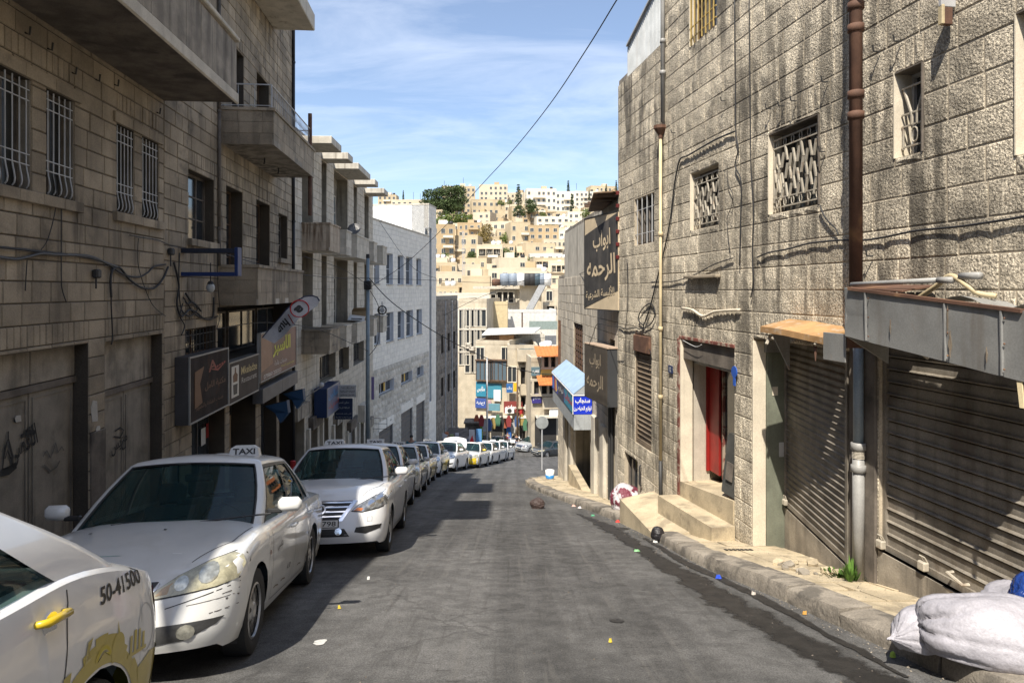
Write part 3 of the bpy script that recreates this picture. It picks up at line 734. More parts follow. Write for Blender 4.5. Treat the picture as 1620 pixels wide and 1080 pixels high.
for w_ in (W2, W4): M2.box('reveal', M_PLAST, (w_[1]-.012, -.17, w_[2]), (w_[1], .02, w_[3]))
# narrow rusty shutter with a broken box above, low window below
M2.box('shutter_box', M_RUST, (S3[0]+.01, -.12, S3[3]-.36), (S3[1]-.01, .05, S3[3]-.02), bev=.01)
M2.shutter((S3[0]+.02, S3[1]-.02, S3[2]+.02, S3[3]-.40), out=-.05, pitch=.10, m=mat('brown_shutter', (.22, .17, .12), .65, .3, blotch=.6, streak=.5))
M2.pane(W8, .12, nx=3, fm=M_SOOT)
mb = MB().tube([(M2.u(1017), .04, M2.uz(1017, 735)[1]), (M2.u(1017), .07, M2.uz(1017, 738)[1]), (M2.u(1017), .07, M2.uz(1017, 765)[1]), (M2.u(1017), .04, M2.uz(1017, 768)[1])], .02, 6); mb.build('handle', M_BLACK, M2.e)
# doorway: steel head, red stripe, tiled side wall, red leaf
a, b, c, d = D1[:4]; m_red = mat('red_paint', (.24, .014, .011), .45, var=.2, blotch=.4, bcol=(.10, .03, .02))
m_rrust = mat('flaking_red_paint', (.17, .05, .035), .85, var=.2, blotch=.8, bcol=(.34, .29, .22), bls=6, bthr=(.48, .56))
def opx(u_, o_): p = M2.w(u_, 0, o_); return 810+1080*p.x/p.y
od_ = -.3
while opx(b, od_) < 1121 and od_ > -1.4: od_ -= .02
sz_ = -3.16
M2.box('head_beam', M_SOOT, (a, -.30, d-.36), (b, -.03, d))
M2.box('steel_lintel', M_GALV, (a, -.36, d-.45), (b-.05, -.22, d-.36), bev=.01)
M2.box('lintel_edge', m_rrust, (a-.02, -.02, d-.02), (b+.02, .026, d+.03), bev=.004)
M2.box('red_jamb', m_rrust, (b-.005, -.02, -4.2), (b+.10, .028, d-.02), bev=.006)
M2.box('cream_post', M_PLAST, (b-.045, -.20, -4.2), (b-.008, .02, d-.02), bev=.004)
M2.box('tiled_side', M_CSTONE, (b-.03, od_, -4.2), (b-.004, -.23, d-.45))
MB().prism([(a, od_-.1, -4.3), (b, od_-.1, -4.3), (b, od_-.1, -3.34), (a, od_-.1, -3.08)], (0, .12-od_, 0)).build('door_sill', M_PAVE, M2.e)
u40 = M2.u(1140, od_); u47 = M2.u(1147, od_)
pdoor = M2.box('door', m_red, (u40, od_-.02, sz_+.01), (b-.07, od_+.03, d-.45), bev=.01)
M2.box('frame', m_red, (b-.07, od_-.03, sz_), (b-.03, od_+.07, d-.45), parent=pdoor); M2.box('frame', m_rrust, (u47-.03, od_-.03, sz_), (u47+.01, od_+.05, d-.45), parent=pdoor)
M2.box('glass_leaf', M_GLASSD, (a+.02, od_-.01, sz_+.45), (u47-.03, od_+.01, d-.45), parent=pdoor); M2.box('lower_panel', m_rrust, (a+.02, od_-.02, sz_), (u47-.03, od_+.02, sz_+.44), parent=pdoor)
M2.box('counter', mat('green_bottles', (.02, .09, .07), .4), (u47+.02, od_-.12, sz_+.6), (u40-.02, od_-.06, sz_+1.3), parent=pdoor)
st2 = MB().prism([(a-.06, .022, -4.4), (b+.10, .022, -4.4), (b+.10, .022, -3.60), (a-.06, .022, -3.43)], (0, .36, 0)).build('step', M_PAVE, M2.e)
for s_ in (st2,): s_.parent = ent; s_.location = M2.o; s_.rotation_euler.z = ANG_R
p = M2.w(a+.02, 0)
bd = B('leaning_board', p.x, p.y, ANG_R, 'dark grey dented metal board leaning at the mouth of the doorway', 'board')
bd.e.location.z = -3.06
MB().prism([(0, -.06, 0), (.42, -.06, 0), (.44, -.07, .04), (.44, -.17, .84), (.40, -.18, .89), (.03, -.18, .89), (0, -.17, .85)], (0, .05, 0)).build('board', mat('dull_black_metal', (.11, .11, .10), .45, .4, var=.3), bd.e)
MB().prism([(.10, -.02, .22), (.30, -.02, .22), (.30, -.05, .48), (.10, -.05, .48)], (0, .012, 0)).build('dent', M_SOOT, bd.e)
# little plates
pp = M2.uz(1166, 588); 
pl = B('street_plate', *M2.w(pp[0], 0)[:2], ANG_R, 'small round blue enamel plate on the pier beside the red doorway', 'plate')
m_blue = paint('blue_enamel', (.03, .10, .42), .35)
mb = MB().lathe([(0, .0), (.085, .0), (.085, .012), (0, .014)], 16, axis='y'); mb.add([(x_, .035+0*y_, z_) for x_, y_, z_ in []], []); o_ = mb.build('plate', m_blue, pl.e); o_.location = (0, .036, pp[1]); 
MB().box((-.03, .0, -.2), (.03, .012, -.05)).build('tag', m_blue, pl.e).location = (0, .036, pp[1])
pp = M2.uz(1064, 584)
pl = B('house_number_plate', *M2.w(pp[0], 0)[:2], ANG_R, 'tiny dark blue house number plate between pipe and red doorway', 'plate')
MB().box((-.1, .033, pp[1]-.07), (.1, .045, pp[1]+.07), bev=.004).build('plate', paint('dark_blue_enamel', (.02, .035, .10), .35), pl.e); pl.text('12', 0, pp[1], .08, M_WHITE, .047)
M2.finish()
# white corrugated fence on the lower roof
cf = B('corrugated_fence', *M2.w(q47, 0)[:2], ANG_R, 'white corrugated metal screen on the roof edge', 'fence')
m_corr = mat('white_corrugated_metal', (.50, .52, .52), .5, streak=.2, scol=(.3, .2, .12)); L_ = M2.u(993)-q47
pitch = .075; k = 0; x = .0
post = MB()
while x < L_:
    vs = []; h1 = 1.0
    for i, (dx, dy) in enumerate(((0, 0), (.02, .035), (.045, .035), (.065, 0))): vs += [(x+dx, dy-.04, zR+.02), (x+dx, dy-.04, zR+.66 + (L_-x)*.28)]
    MB().add(vs, [(0, 2, 3, 1), (2, 4, 5, 3), (4, 6, 7, 5)]).build('panel', m_corr, cf.e, fix=False); x += pitch
MB().prism([(0, -.06, zR+.66+L_*.28), (L_, -.06, zR+.66), (L_, -.06, zR+.70), (0, -.06, zR+.70+L_*.28)], (0, .1, 0)).build('top_rail', M_IRONG, cf.e)
# ---- drain pipes
def pipe(name, b, px, out, segs, label, r=.055, collars=(), seat=None):
    u_ = b.u(px, out); p = b.w(u_, 0, out); e = empty(name, (p.x, p.y, 0), 0, label, 'pipe')
    for z0, z1, m, r_ in segs: MB().tube([(0, 0, z0), (0, 0, z1)], r_, 12).build('pipe_length', m, e, smooth=True)
    for z in collars: MB().lathe([(r+.002, z-.04), (r+.016, z-.035), (r+.016, z+.035), (r+.002, z+.04)], 12).build('collar', segs[0][2], e, smooth=True)
    return e, p
zf = lambda px, py, b=N, o=.08: b.uz(px, py, o)[1]
e, p = pipe('rusty_drain_pipe', N, 1354, .30, [(-.02, 8, M_RUST, .062)], 'thick rust brown cast iron drain pipe above the metal awning', .062, collars=(zf(1354, 150, o=.30), zf(1354, 45, o=.30), zf(1354, 10, o=.30), zf(1354, 183, o=.30)))
MB().tube([(0, 0, zf(1354, 0)), (-.02, -.1, zf(1354, 0)+.05), (-.06, -.28, zf(1354, 0)+.16)], .055, 10).build('branch', M_RUST, e, smooth=True)
e, p = pipe('grey_drain_pipe', N, 1358, .09, [(-3.02, zf(1358, 700), M_PVC, .058), (zf(1358, 700), -.48, mat('blue_grey_pipe', (.20, .25, .30), .45), .05)], 'grey plastic drain pipe between the two roller shutters', .058, collars=(zf(1358, 740), zf(1358, 705)))
g = MB(); zc = zf(1358, 715)
for k in range(9): g.lathe([(.060, zc-.06+k*.014), (.066, zc-.054+k*.014), (.060, zc-.048+k*.014)], 12)
g.build('wire_binding', M_IRONW, e)
e, p = pipe('yellowed_drain_pipe', M2, 1045, .07, [(zf(1045, 729, M2), zf(1045, 215, M2), M_YPIPE, .029), (gz(12.6)+.2, zf(1045, 729, M2), M_BLACK, .034)], 'slim yellowed drain pipe with hopper on the stained wall', .029, collars=(zf(1045, 370, M2), zf(1045, 628, M2), zf(1045, 520, M2)))
zz = zf(1045, 200, M2); MB().lathe([(.04, zz-.22), (.045, zz-.16), (.13, zz-.04), (.13, zz+.02), (.10, zz+.02)], 8).build('hopper', M_RUST, e)
e, p = pipe('grey_upper_pipe', M2, 1048.5, .06, [(zz+.06, 8.2, M_PVC, .04)], 'grey pipe running up to the roof above the hopper', .04, collars=(zf(1047, 65, M2), zf(1047, 115, M2)))
# ---- metal awning over the near shutter
OA = .50
A = B('metal_awning', *N.w(0, 0)[:2], ANG_R, 'bent grey sheet metal awning above the nearest roller shutter', 'awning')
ua = A.u(1337, OA); fz = [(1337, 457, 531), (1362, 461, 538), (1430, 472, 555), (1500, 481, 573), (1560, 487, 589), (1620, 494, 604)]
top = []; bot = []
for px, t_, b_ in fz:
    u_, z1 = A.uz(px, t_, OA); top.append((u_, z1)); bot.append((A.uz(px, b_, OA)[0], A.uz(px, b_, OA)[1]))
top.append((top[-1][0]-.06, top[-1][1]-.005)); bot.append((top[-1][0], bot[-1][1]-.005))
mb = MB(); vs = []; n = len(top)
for (u_, z1), (u2, z2) in zip(top, bot):
    vs += [(u_, OA-.05, z1+.012), (u_, OA+.012, z1+.01), (u_, OA+.02*math.sin(u_*2.3), lerp(z1, z2, .5)), (u2, OA+.0, z2), (u2, OA-.05, z2+.01), (u2, OA-.05, z2+.03), (u_, OA-.012, lerp(z1, z2, .5)), (u_, OA-.012, z1-.01)]
for k in range(n-1): mb.add([], []); 
mb.add(vs, [(k*8+j, (k+1)*8+j, (k+1)*8+(j+1) % 8, k*8+(j+1) % 8) for k in range(n-1) for j in range(8)] + [tuple(range(8)), tuple(range((n-1)*8, n*8))]).build('fascia', M_GALV, A.e, ang=50)
un = top[-1][0]
R.seed(17); m_rst = mat('rust_stain', (.205, .165, .12), .8, var=.3, blotch=.6, bcol=(.15, .10, .06), bls=9)
def fas(px, t): z_ = lerp(457, 494, (px-1337)/283), lerp(531, 604, (px-1337)/283); return A.uz(px, lerp(z_[0], z_[1], t), OA)
for px in (1372, 1498, 1588):
    q0, q1 = fas(px, .02), fas(px, .98); MB().prism([(q0[0]-.006, OA+.012, q0[1]), (q0[0]+.006, OA+.012, q0[1]), (q1[0]+.006, OA+.004, q1[1]), (q1[0]-.006, OA+.004, q1[1])], (0, .018, 0)).build('seam', M_GALV, A.e)
    for t in (.12, .5, .88): q0 = fas(px+5, t); MB().ball((q0[0], OA+.022, q0[1]), .008, 6, 4).build('rivet', M_RUST, A.e)
for px, t0, t1, w_ in ((1503, .05, .55, .012), (1507, .45, .9, .022), (1412, .45, .75, .010), (1565, .6, .85, .012)):
    q0, q1 = fas(px, t0), fas(px, t1); n_ = 7; P_ = [(lerp(q0[0], q1[0], k/n_)+w_*R.uniform(.3, 1)*math.sin(math.pi*(k+.4)/(n_+.8)), lerp(q0[1], q1[1], k/n_)) for k in range(n_+1)]+[(lerp(q0[0], q1[0], k/n_)-w_*R.uniform(.3, 1)*math.sin(math.pi*(k+.4)/(n_+.8)), lerp(q0[1], q1[1], k/n_)) for k in range(n_, -1, -1)]
    A.img(P_, m_rst, OA+.021, th=.002, nm='rust_stain')
zt_e = [fas(px, .0) for px in (1345, 1500, 1620)]
MB().prism([(q[0], OA-.02, q[1]-.004) for q in zt_e]+[(q[0], OA-.02, q[1]+.022) for q in zt_e[::-1]], (0, .05, 0)).build('top_edge', M_RUST, A.e)
# roof sheets: rusty corner piece far, buckled sheet near, left open between
zt0 = top[0][1]
MB().prism([(ua, .03, zt0+.03), (ua, OA-.02, zt0+.004), (ua-.75, OA-.02, zt0-.03), (ua-.62, .03, zt0+.02)], (0, 0, .014)).build('roof_sheet', M_RUST, A.e)
MB().grid(lambda t, s_: (lerp(ua-1.15, un, t), lerp(.05, OA-.04, s_), -.09-.07*math.sin(t*3.1)*(1-s_)+.05*math.sin(t*7)), [i/8 for i in range(9)], [0, .33, .66, 1]).build('roof_sheet', M_GALV, A.e)
MB().prism([(ua-.0, OA-.01, bot[0][1]), (ua-.0, .03, bot[0][1]-.28), (ua, .03, zt0-.0), (ua, OA-.01, zt0-.03)], (.02, 0, 0)).build('end_plate', M_GALV, A.e)
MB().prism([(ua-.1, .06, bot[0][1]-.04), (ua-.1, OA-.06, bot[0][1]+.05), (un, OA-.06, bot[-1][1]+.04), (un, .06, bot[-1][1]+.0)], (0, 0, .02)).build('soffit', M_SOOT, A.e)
for k in range(2):
    u_ = ua-.5-k*.9; MB().tube([(u_, .02, -.62), (u_, OA-.03, -.30)], .014, 6).build('bracket', M_IRONW, A.e)
MB().prism([(A.u(1606, OA), OA-.02, A.uz(1606, 601, OA)[1]), (A.u(1614, OA), OA-.02, A.uz(1614, 601, OA)[1]), (A.u(1628, OA), OA+.03, A.uz(1622, 640, OA)[1]-.02), (A.u(1621, OA), OA+.03, A.uz(1622, 640, OA)[1]-.02)], (0, .01, 0)).build('loose_strip', M_YPIPE, A.e)
# pipe and foam hose lying across the awning
pw = lambda px, py, o: A.w(*A.uz(px, py, o), o)
cp = MB().tube([pw(1347, 450, .42), pw(1484, 443, .34)], .022, 8); cp.tube([pw(1520, 437, .3), pw(1551, 436, .3)], .03, 8)
cp.tube([pw(1484, 443, .34), pw(1508, 443, .32)], .027, 8)
cp.build('conduit_pipe', M_PVC, smooth=True, label='grey conduit pipe lying across the top of the bent awning', cat='pipe')
cable('foam_hose', [pw(1452, 472, .25), pw(1482, 452, .28), pw(1504, 436, .3), pw(1530, 452, .3), pw(1548, 464, .26), pw(1576, 468, .2)], .022, M_YPIPE, 'kinked yellow hose lying over the grey conduit on the awning', 8, 5, cat='hose')
# ---- small rusty awning over the far shutter
O2 = .42
A2 = B('rusty_awning', *N.w(0, 0)[:2], ANG_R, 'small broken rusty awning over the narrower roller shutter', 'awning')
P = [A2.uz(1203, 516, O2), A2.uz(1240, 521, O2), A2.uz(1302, 534, O2)]
vs = []
for (u_, z_) in P: vs += [(u_, .03, z_+.09), (u_, O2, z_), (u_, O2, z_-.07), (u_, O2-.02, z_-.07), (u_, .03, z_+.03)]
MB().add(vs, [(k*5+j, (k+1)*5+j, (k+1)*5+(j+1) % 5, k*5+(j+1) % 5) for k in range(2) for j in range(5)] + [(0, 1, 2, 3, 4), (10, 11, 12, 13, 14)]).build('roof_sheet', mat('orange_rust_sheet', (.46, .27, .12), .7, .2, var=.25, blotch=.6, bcol=(.55, .48, .38), bls=4), A2.e)
ra = A2.rect(1302, 525, 1337, 574, O2)
MB().box((ra[0], O2-.015, ra[2]), (ra[1], O2, ra[3]), bev=.004).build('fascia_piece', M_GALV, A2.e)
MB().box((ra[0], .03, ra[3]-.14), (ra[0]+.03, O2-.02, ra[3]-.02)).build('bracket', M_RUST, A2.e)
ub = A2.u(1203, O2); MB().prism([(ub, .03, P[0][1]+.02), (ub, .28, P[0][1]-.06), (ub, .03, P[0][1]-.55)], (.02, 0, 0)).build('end_plate', M_GALV, A2.e)
for px in (1213, 1290):
    u_, z_ = A2.uz(px, 535, O2-.03); MB().tube([(u_, O2-.08, z_+.04), (u_-.03, O2-.01, z_-.07)], .02, 6).build('bracket_end', M_IRONW, A2.e)
u_, z_ = A2.uz(1293, 540, O2-.1); MB().prism([(u_, O2-.06, z_), (u_-.06, O2-.06, z_-.03), (u_-.1, O2-.02, z_-.2), (u_-.04, O2-.05, z_-.12)], (0, .01, 0)).build('hanging_strip', M_RUST, A2.e)
# ---- pale conduit and thin stone ledge on wall over the doorway
pts = [M2.w(*M2.uz(x, y, .05), .05) for x, y in ((1079, 487), (1095, 490), (1112, 500), (1130, 493), (1150, 491), (1170, 490))]
cable('wall_conduit', pts, .022, M_PLAST, 'pale wavy conduit fixed over the red framed doorway', 6, 4, cat='pipe')
rl = M2.rect(1090, 436, 1142, 441); MB().box((0, .02, 0), (rl[1]-rl[0], .10, .05), bev=.01).build('stone_ledge', M_LSTONE, M2.e).location = (rl[0], 0, M2.uz(1115, 440)[1])

# ================================================================ the lower building with signs, down to the corner
R2 = B('corner_building', 2.5, 15.56, math.atan2(11.9, -.63), 'pale corner building carrying dark shop signs and a blue kiosk awning', 'building')
Lr = 11.92; r = lambda x0, y0, x1, y1, d=.2: R2.rect(x0, y0, x1, y1)+(d,)
zt2 = 1.25
oA = r(908, 510, 923, 594); oB = r(883.5, 506, 888, 580); oC = r(912, 655, 935, 800, .6); oD = r(893, 650, 906, 790, .4); oE = r(963, 560, 975, 790, .8)
oA = (oA[0], oA[1], R2.uz(915, 594)[1], R2.uz(915, 512)[1], .15)
oC = (R2.u(935), R2.u(911), -7.5, -3.6, .6); oD = (R2.u(906), R2.u(893), -8, -3.7, .4); oE = (R2.u(974), R2.u(965), -7, -1.2, .8)
R2.wall(0, Lr, -9, .45, [oA, oB, oC, oD, oE], ch=.30, bl=(.3, .6), m=M_CSTONE, t=.02)
R2.wall(0, R2.u(893), .45, 2.1, [], m=M_CONCL, blocks=False, back=M_CONCL)
R2.core(0, Lr, -9, .45, .85, 8, m=M_DARK); R2.core(0, R2.u(893), .45, 2.1, .1, 7, m=M_CONCL)
a, b, c, d = oA[:4]; g = MB()
gr = R2.bars(oA, -.04, M_WOODD, 5, rows=(c+.3, c+.8, d-.1), rr=.012)
for i in range(4):
    for j in range(9): MB().box((lerp(a, b, i/4)+.02, -.05, lerp(c, d, j/9)+.02), (lerp(a, b, (i+1)/4)-.02, -.035, lerp(c, d, (j+1)/9)-.03), bev=.004).build('tile', M_RUST, gr)
R2.pane(oB, .1, nx=1, fm=M_RUST, m=M_RUST); R2.bars(oB, -.0, M_RUST, 5, rows=(oB[2]+.5, oB[3]-.5), rr=.02)
R2.pane((oC[0], oC[1], -7, -3.7), .5, nx=1, nz=1, fm=M_IRONG, m=glass('shop_glass', (.05, .06, .07), rough=.03)); R2.pane((oD[0], oD[1], -8, -3.8), .3, nx=1, fm=M_SOOT)
for px in (897, 906, 958, 944): 
    u_ = R2.u(px); R2.box('pilaster', M_CONCL, (u_-.25, .0, -9), (u_+.25, .12, -3.45), bev=.02)
R2.box('shop_step', M_PAVE, (oC[0], .0, gz(19)-.6), (oC[1], .25, gz(20.2)+.26), bev=.01)
for px in (967, 971): u_ = R2.u(px); R2.part(MB().tube([(u_, .04, -6.5), (u_, .04, -2)], .04, 8), 'pipe', M_BLACK)
R2.finish()
# sloping timber and sheet roof above the big sign
rf = B('lean_to_roof', 2.42, 15.7, math.atan2(1, -.05), 'old timber and sheet lean-to roof above the big dark sign', 'roof')
for k in range(5):
    x = .1+k*.5; MB().box((x, -1.4, 2.16+.0), (x+.07, .42, 2.24)).build('rafter', M_WOODD, rf.e)
MB().prism([(0, -1.5, 2.36), (0, .55, 2.22), (2.3, .30, 2.06), (2.3, -1.5, 2.2)], (0, 0, .03)).build('roof_sheet', mat('brown_sheet', (.16, .10, .06), .8, var=.3), rf.e)
for k in range(4): rf.box('batten', mat('pale_timber', (.42, .30, .17), .8, var=.25), (-.02, -1.3+k*.45, 2.27), (2.3, -1.24+k*.45, 2.31))
# string of red lamps on the corner
ft = MB(); pz = M2.uz(979, 333)[1]
st_ = empty('lamp_string', M2.w(q78-.02, 0, .04), 0, 'string of small dark red lamps down the corner of the stained wall', 'lights')
MB().tube([(0, 0, 2.3), (.03, -.02, 1.9), (.0, 0, 1.2), (.03, -.02, .7), (0, 0, .3)], .008, 5).build('wire', M_CABLE, st_)
for k in range(6): MB().box((-.03, -.09, 2.15-k*.29), (.05, -.02, 2.24-k*.29), bev=.012).build('lamp', mat('dark_red_plastic', (.10, .012, .01), .4), st_)
# ---- signs
def frame2(name, x0, y0, x1, y1, **k):
    """frame with local x from the near end (x0,y0) to the far end (x1,y1), outward towards the street on the sunny side"""
    return B(name, x0, y0, math.atan2(y1-y0, x1-x0), **k), math.hypot(x1-x0, y1-y0)
m_sign = mat('faded_black_sign', (.045, .043, .042), .55, var=.3, streak=.5, scol=(.16, .14, .12), blotch=.2, bcol=(.14, .12, .10)); m_cream = mat('cream_lettering', (.55, .45, .31), .6, var=.1, streak=.25, scol=(.25, .2, .13))
Sg, L_ = frame2('big_shop_sign', 2.40, 15.45, 1.84, 17.25, label='large dark upright sign with cream Arabic lettering, upper of the two', cat='sign')
zt_, zb_ = Sg.uz(978, 334)[1], Sg.uz(978, 491)[1]; H = zt_-zb_
MB().box((0, -.12, zb_), (L_, .0, zt_), bev=.004).build('box', m_cream, Sg.e)
Sg.img([(0, zb_+.20*H), (L_, zb_+.005*H), (L_, zt_-.185*H), (0, zt_-.01*H)][:4], m_sign, .002, nm='dark_panel')
g = MB(); 
for q in (((-.01, -.13, zb_-.02), (L_+.01, .012, zb_)), ((-.01, -.13, zt_), (L_+.01, .012, zt_+.02)), ((L_, -.13, zb_), (L_+.02, .012, zt_))): g.box(*q)
g.build('edge_trim', M_BLACK, Sg.e)
Sg.text(arab('ابواب'), L_*.46, lerp(zt_, zb_, .27), .50, m_cream, .012, w=.98, bold=.018, rot=.05)
Sg.text(arab('الرحمه'), L_*.49, lerp(zt_, zb_, .565), .62, m_cream, .012, w=1.6, bold=.018, rot=.05)
Sg.text(arab('لآلبسة الشرعية'), L_*.52, lerp(zt_, zb_, .83), .27, m_cream, .012, w=1.62, bold=.012, rot=.07)
S2b, L2_ = frame2('lower_shop_sign', 2.22, 15.85, 1.87, 17.55, label='deep dark box sign with faded Arabic lettering, below the big one', cat='sign')
zt_, zb_ = S2b.uz(962, 552)[1], S2b.uz(962, 645)[1]; H = zt_-zb_
MB().box((0, -.28, zb_), (L2_, .0, zt_), bev=.004).build('box', paint('dark_sign_side', (.045, .047, .05), .5), S2b.e)
MB().box((.02, .001, zb_+.02), (L2_-.02, .012, zt_-.02)).build('face', mat('brown_black_face', (.075, .062, .048), .5, streak=.5, scol=(.03, .025, .02)), S2b.e)
MB().box((-.02, -.3, zt_), (L2_+.02, .02, zt_+.025)).build('top_cover', mat('rosy_tin', (.40, .30, .22), .7), S2b.e)
m_fad = mat('faded_lettering', (.33, .27, .19), .6)
S2b.text(arab('ابواب'), L2_*.5, lerp(zt_, zb_, .27), .36, m_fad, .016, w=.85, bold=.015, rot=.03); S2b.text(arab('الرحمه'), L2_*.52, lerp(zt_, zb_, .66), .42, m_fad, .016, w=1.25, bold=.015, rot=.03)
# ---- blue kiosk awning box
k0 = R2.w(0, 0); OK_ = .55
K = B('kiosk_awning', k0.x, k0.y, math.atan2(11.9, -.63), 'blue and grey box awning of the tailor supplies shop on the corner building', 'awning')
kn = K.u(908, OK_); kf = K.u(874.5, OK_); z1 = K.uz(908, 624, OK_)[1]; z2 = K.uz(908, 655, OK_)[1]; z3 = K.uz(908, 680, OK_)[1]
m_g = mat('grey_awning_sheet', (.34, .36, .37), .5, var=.1, streak=.3); m_bl = paint('royal_blue', (.01, .035, .50), .4); m_lb = paint('pale_blue_roof', (.30, .42, .58), .5, var=.1)
MB().box((kn, .05, z3), (kf, OK_, z2-.0)).build('lower_fascia', m_g, K.e)
MB().box((kn-.01, .04, z2), (kf+.01, OK_+.02, z1)).build('sign_box', m_bl, K.e)
zr = z1+.42
MB().prism([(kn-.02, OK_+.03, z1), (kf+.02, OK_+.03, z1), (kf+.02, .06, zr), (kn-.02, .06, zr)], (0, 0, .03)).build('roof', m_lb, K.e)
MB().prism([(kn-.01, OK_+.02, z1+.01), (kn-.01, .06, z1+.01), (kn-.01, .06, zr-.01)], (.02, 0, 0)).build('gable', m_g, K.e)
g = MB(); g.box((kn-.03, OK_+.02, z1-.03), (kf+.02, OK_+.045, z1)); g.box((kn-.03, .04, z1-.03), (kn-.012, OK_+.02, z1)); g.box((kn-.03, OK_+.022, z2), (kn-.0, OK_+.045, z1-.03)); g.build('white_trim', M_WHITE, K.e)
m_teal = paint('teal_print', (.02, .24, .36), .4)
th = (kf-kn)
K.img([(kn+.0, z2+.01), (kn+th*.36, z2+.01), (kn+th*.36, z1-.04), (kn, z1-.04)], m_teal, OK_+.022); K.text(arab('سنجاب'), kn+th*.18, (z1+z2)/2+.02, .33, paint('red_print', (.55, .02, .03), .4), OK_+.03, w=th*.33, bold=.02)
K.img([(kn+th*.38, z2+.01), (kn+th*.68, z2+.01), (kn+th*.68, z1-.04), (kn+th*.38, z1-.04)], paint('dark_print', (.03, .03, .06), .4), OK_+.022); K.text(arab('لوازم'), kn+th*.53, (z1+z2)/2, .22, M_WHITE, OK_+.03, w=th*.25)
for j, (cc_, xx) in enumerate(((( .6, .4, .05), .76), ((.4, .02, .03), .82), ((.05, .2, .5), .9))): K.img([(kn+th*(xx-.04), z2+.08), (kn+th*(xx+.03), z2+.03), (kn+th*(xx+.04), z1-.12), (kn+th*xx, z1-.07)], paint('print_%d' % j, cc_, .4), OK_+.026+.003*j)
# lettering on the blue near end (faces up the street)
KE = B('end_panel', *K.w(kn-.012, 0, 0)[:2], K.e.rotation_euler.z+math.pi/2)
for ch_ in (KE.e,): ch_.name = 'x_tmp'
def endtext(body, cy, cz, h, w, bold):
    vs, fs = text_mesh(body, h, w, bold); MB().add([(kn-.014, cy-x, cz+y) for x, y in vs], fs).build('lettering', M_WHITE, K.e, fix=False)
bpy.data.objects.remove(KE.e)
endtext(arab('سنجاب'), OK_*.5+.03, lerp(z2, z1, .68), .18, .42, .03); endtext(arab('لوازم الخياطين'), OK_*.5+.03, lerp(z2, z1, .26), .17, .50, .03)
# ---- cables on the sunny walls
def wc(b, name, pts, out=.04, r=.008, label=None, m=None, group=None, cat='cable'):
    return cable(name, [b.w(*b.uz(x, y, out), out) for x, y in pts], r, m, label, cat=cat, group=group)
wc(N, 'wall_cable', [(1640, 338), (1600, 346), (1520, 358), (1450, 365), (1400, 375), (1367, 380), (1330, 380), (1280, 385), (1250, 393), (1215, 400), (1198, 407)], label='black cable sagging across the rough wall over the awning', r=.011)
wc(N, 'wall_cable', [(1297, 325), (1303, 340), (1312, 352), (1322, 362), (1326, 372)], label='short black cable below the ornate grille', r=.009)
wc(M2, 'wall_cable', [(1162, 0), (1163, 120), (1164, 208), (1168, 235), (1163, 262), (1172, 285), (1172, 330), (1170, 420)], label='black cable hanging down the wall beside the middle grille', r=.010)
wc(N, 'wall_cable', [(1185, 0), (1186.5, 150), (1188, 260), (1192, 330), (1190, 400), (1192, 440), (1188, 470)], label='long thin cable down the seam between the two stone buildings', r=.009)
wc(M2, 'wall_cable', [(1162, 208), (1130, 222), (1090, 245), (1076, 252), (1070, 275), (1066, 300), (1060, 350), (1050, 400), (1040, 440), (1030, 480), (1024, 500), (1018, 515)], label='thick black cable arching from the middle grille to the drain pipe', r=.014)
wc(M2, 'wall_cable', [(1160, 408), (1130, 418), (1100, 434), (1070, 444), (1050, 446), (1030, 446)], label='cable rising towards the rough wall over the doorway', r=.009)
wc(M2, 'cable_coil', [(1018, 515), (1010, 505), (1015, 490), (1028, 480), (1036, 490), (1034, 505), (1026, 515), (1012, 520), (1005, 518), (990, 520), (978, 516)], label='loops of black cable knotted beside the yellowed pipe', r=.012)
wc(M2, 'wall_cable', [(1023, 500), (1015, 530), (1022, 545), (1030, 560), (1026, 590)], label='loose cable end hanging below the knotted loops', r=.007)
wc(M2, 'wall_cable', [(992, 410), (993, 470), (990, 515), (985, 520)], label='thin cable dropping beside the big dark sign', r=.008)
wc(M2, 'wall_cable', [(978, 516), (965, 516), (950, 512), (943, 515), (938, 530), (932, 545)], out=.3, label='cable looping between the two dark signs', r=.008)
wc(M2, 'wall_cable', [(1080, 538), (1100, 548), (1110, 545)], label='thin white wire over the doorway', r=.004, m=M_WHITE)
wc(M2, 'wall_cable', [(1150, 262), (1152, 290), (1160, 310), (1156, 330), (1150, 350), (1155, 400)], label='thin looping wire beside the middle grille', r=.005)
# hooks and brackets
R.seed(4)
hk = MB()
for (b, px, py) in [(N, 1428, 66), (N, 1395, 82), (N, 1222, 172), (N, 1242, 168), (N, 1262, 160), (N, 1312, 130), (N, 1384, 405), (M2, 1070, 210), (N, 1308, 240), (M2, 1150, 160)]:
    u_, z_ = b.uz(px, py); p = [b.w(u_, z_, .02), b.w(u_, z_, .09), b.w(u_, z_+.06, .10)]
    MB().tube(p, .009, 5).build('wall_hook', M_BLACK, label='black iron hook in the sunny stone wall', cat='hook', group='iron hooks in the sunny stone walls')
br = N.uz(1513, 10); bb = B('rusty_bracket', *N.w(br[0], 0)[:2], ANG_R, 'white and rusty steel bracket high on the rough wall', 'bracket')
MB().box((-.02, .02, br[1]-.02), (.02, .16, br[1]+.06), bev=.005).build('arm', M_IRONG, bb.e); MB().box((-.025, .13, br[1]-.17), (.025, .16, br[1]+.0), bev=.005).build('plate', M_YPIPE, bb.e)
MB().box((-.02, .05, br[1]-.17), (.03, .13, br[1]-.02), bev=.005).build('web', M_RUST, bb.e)
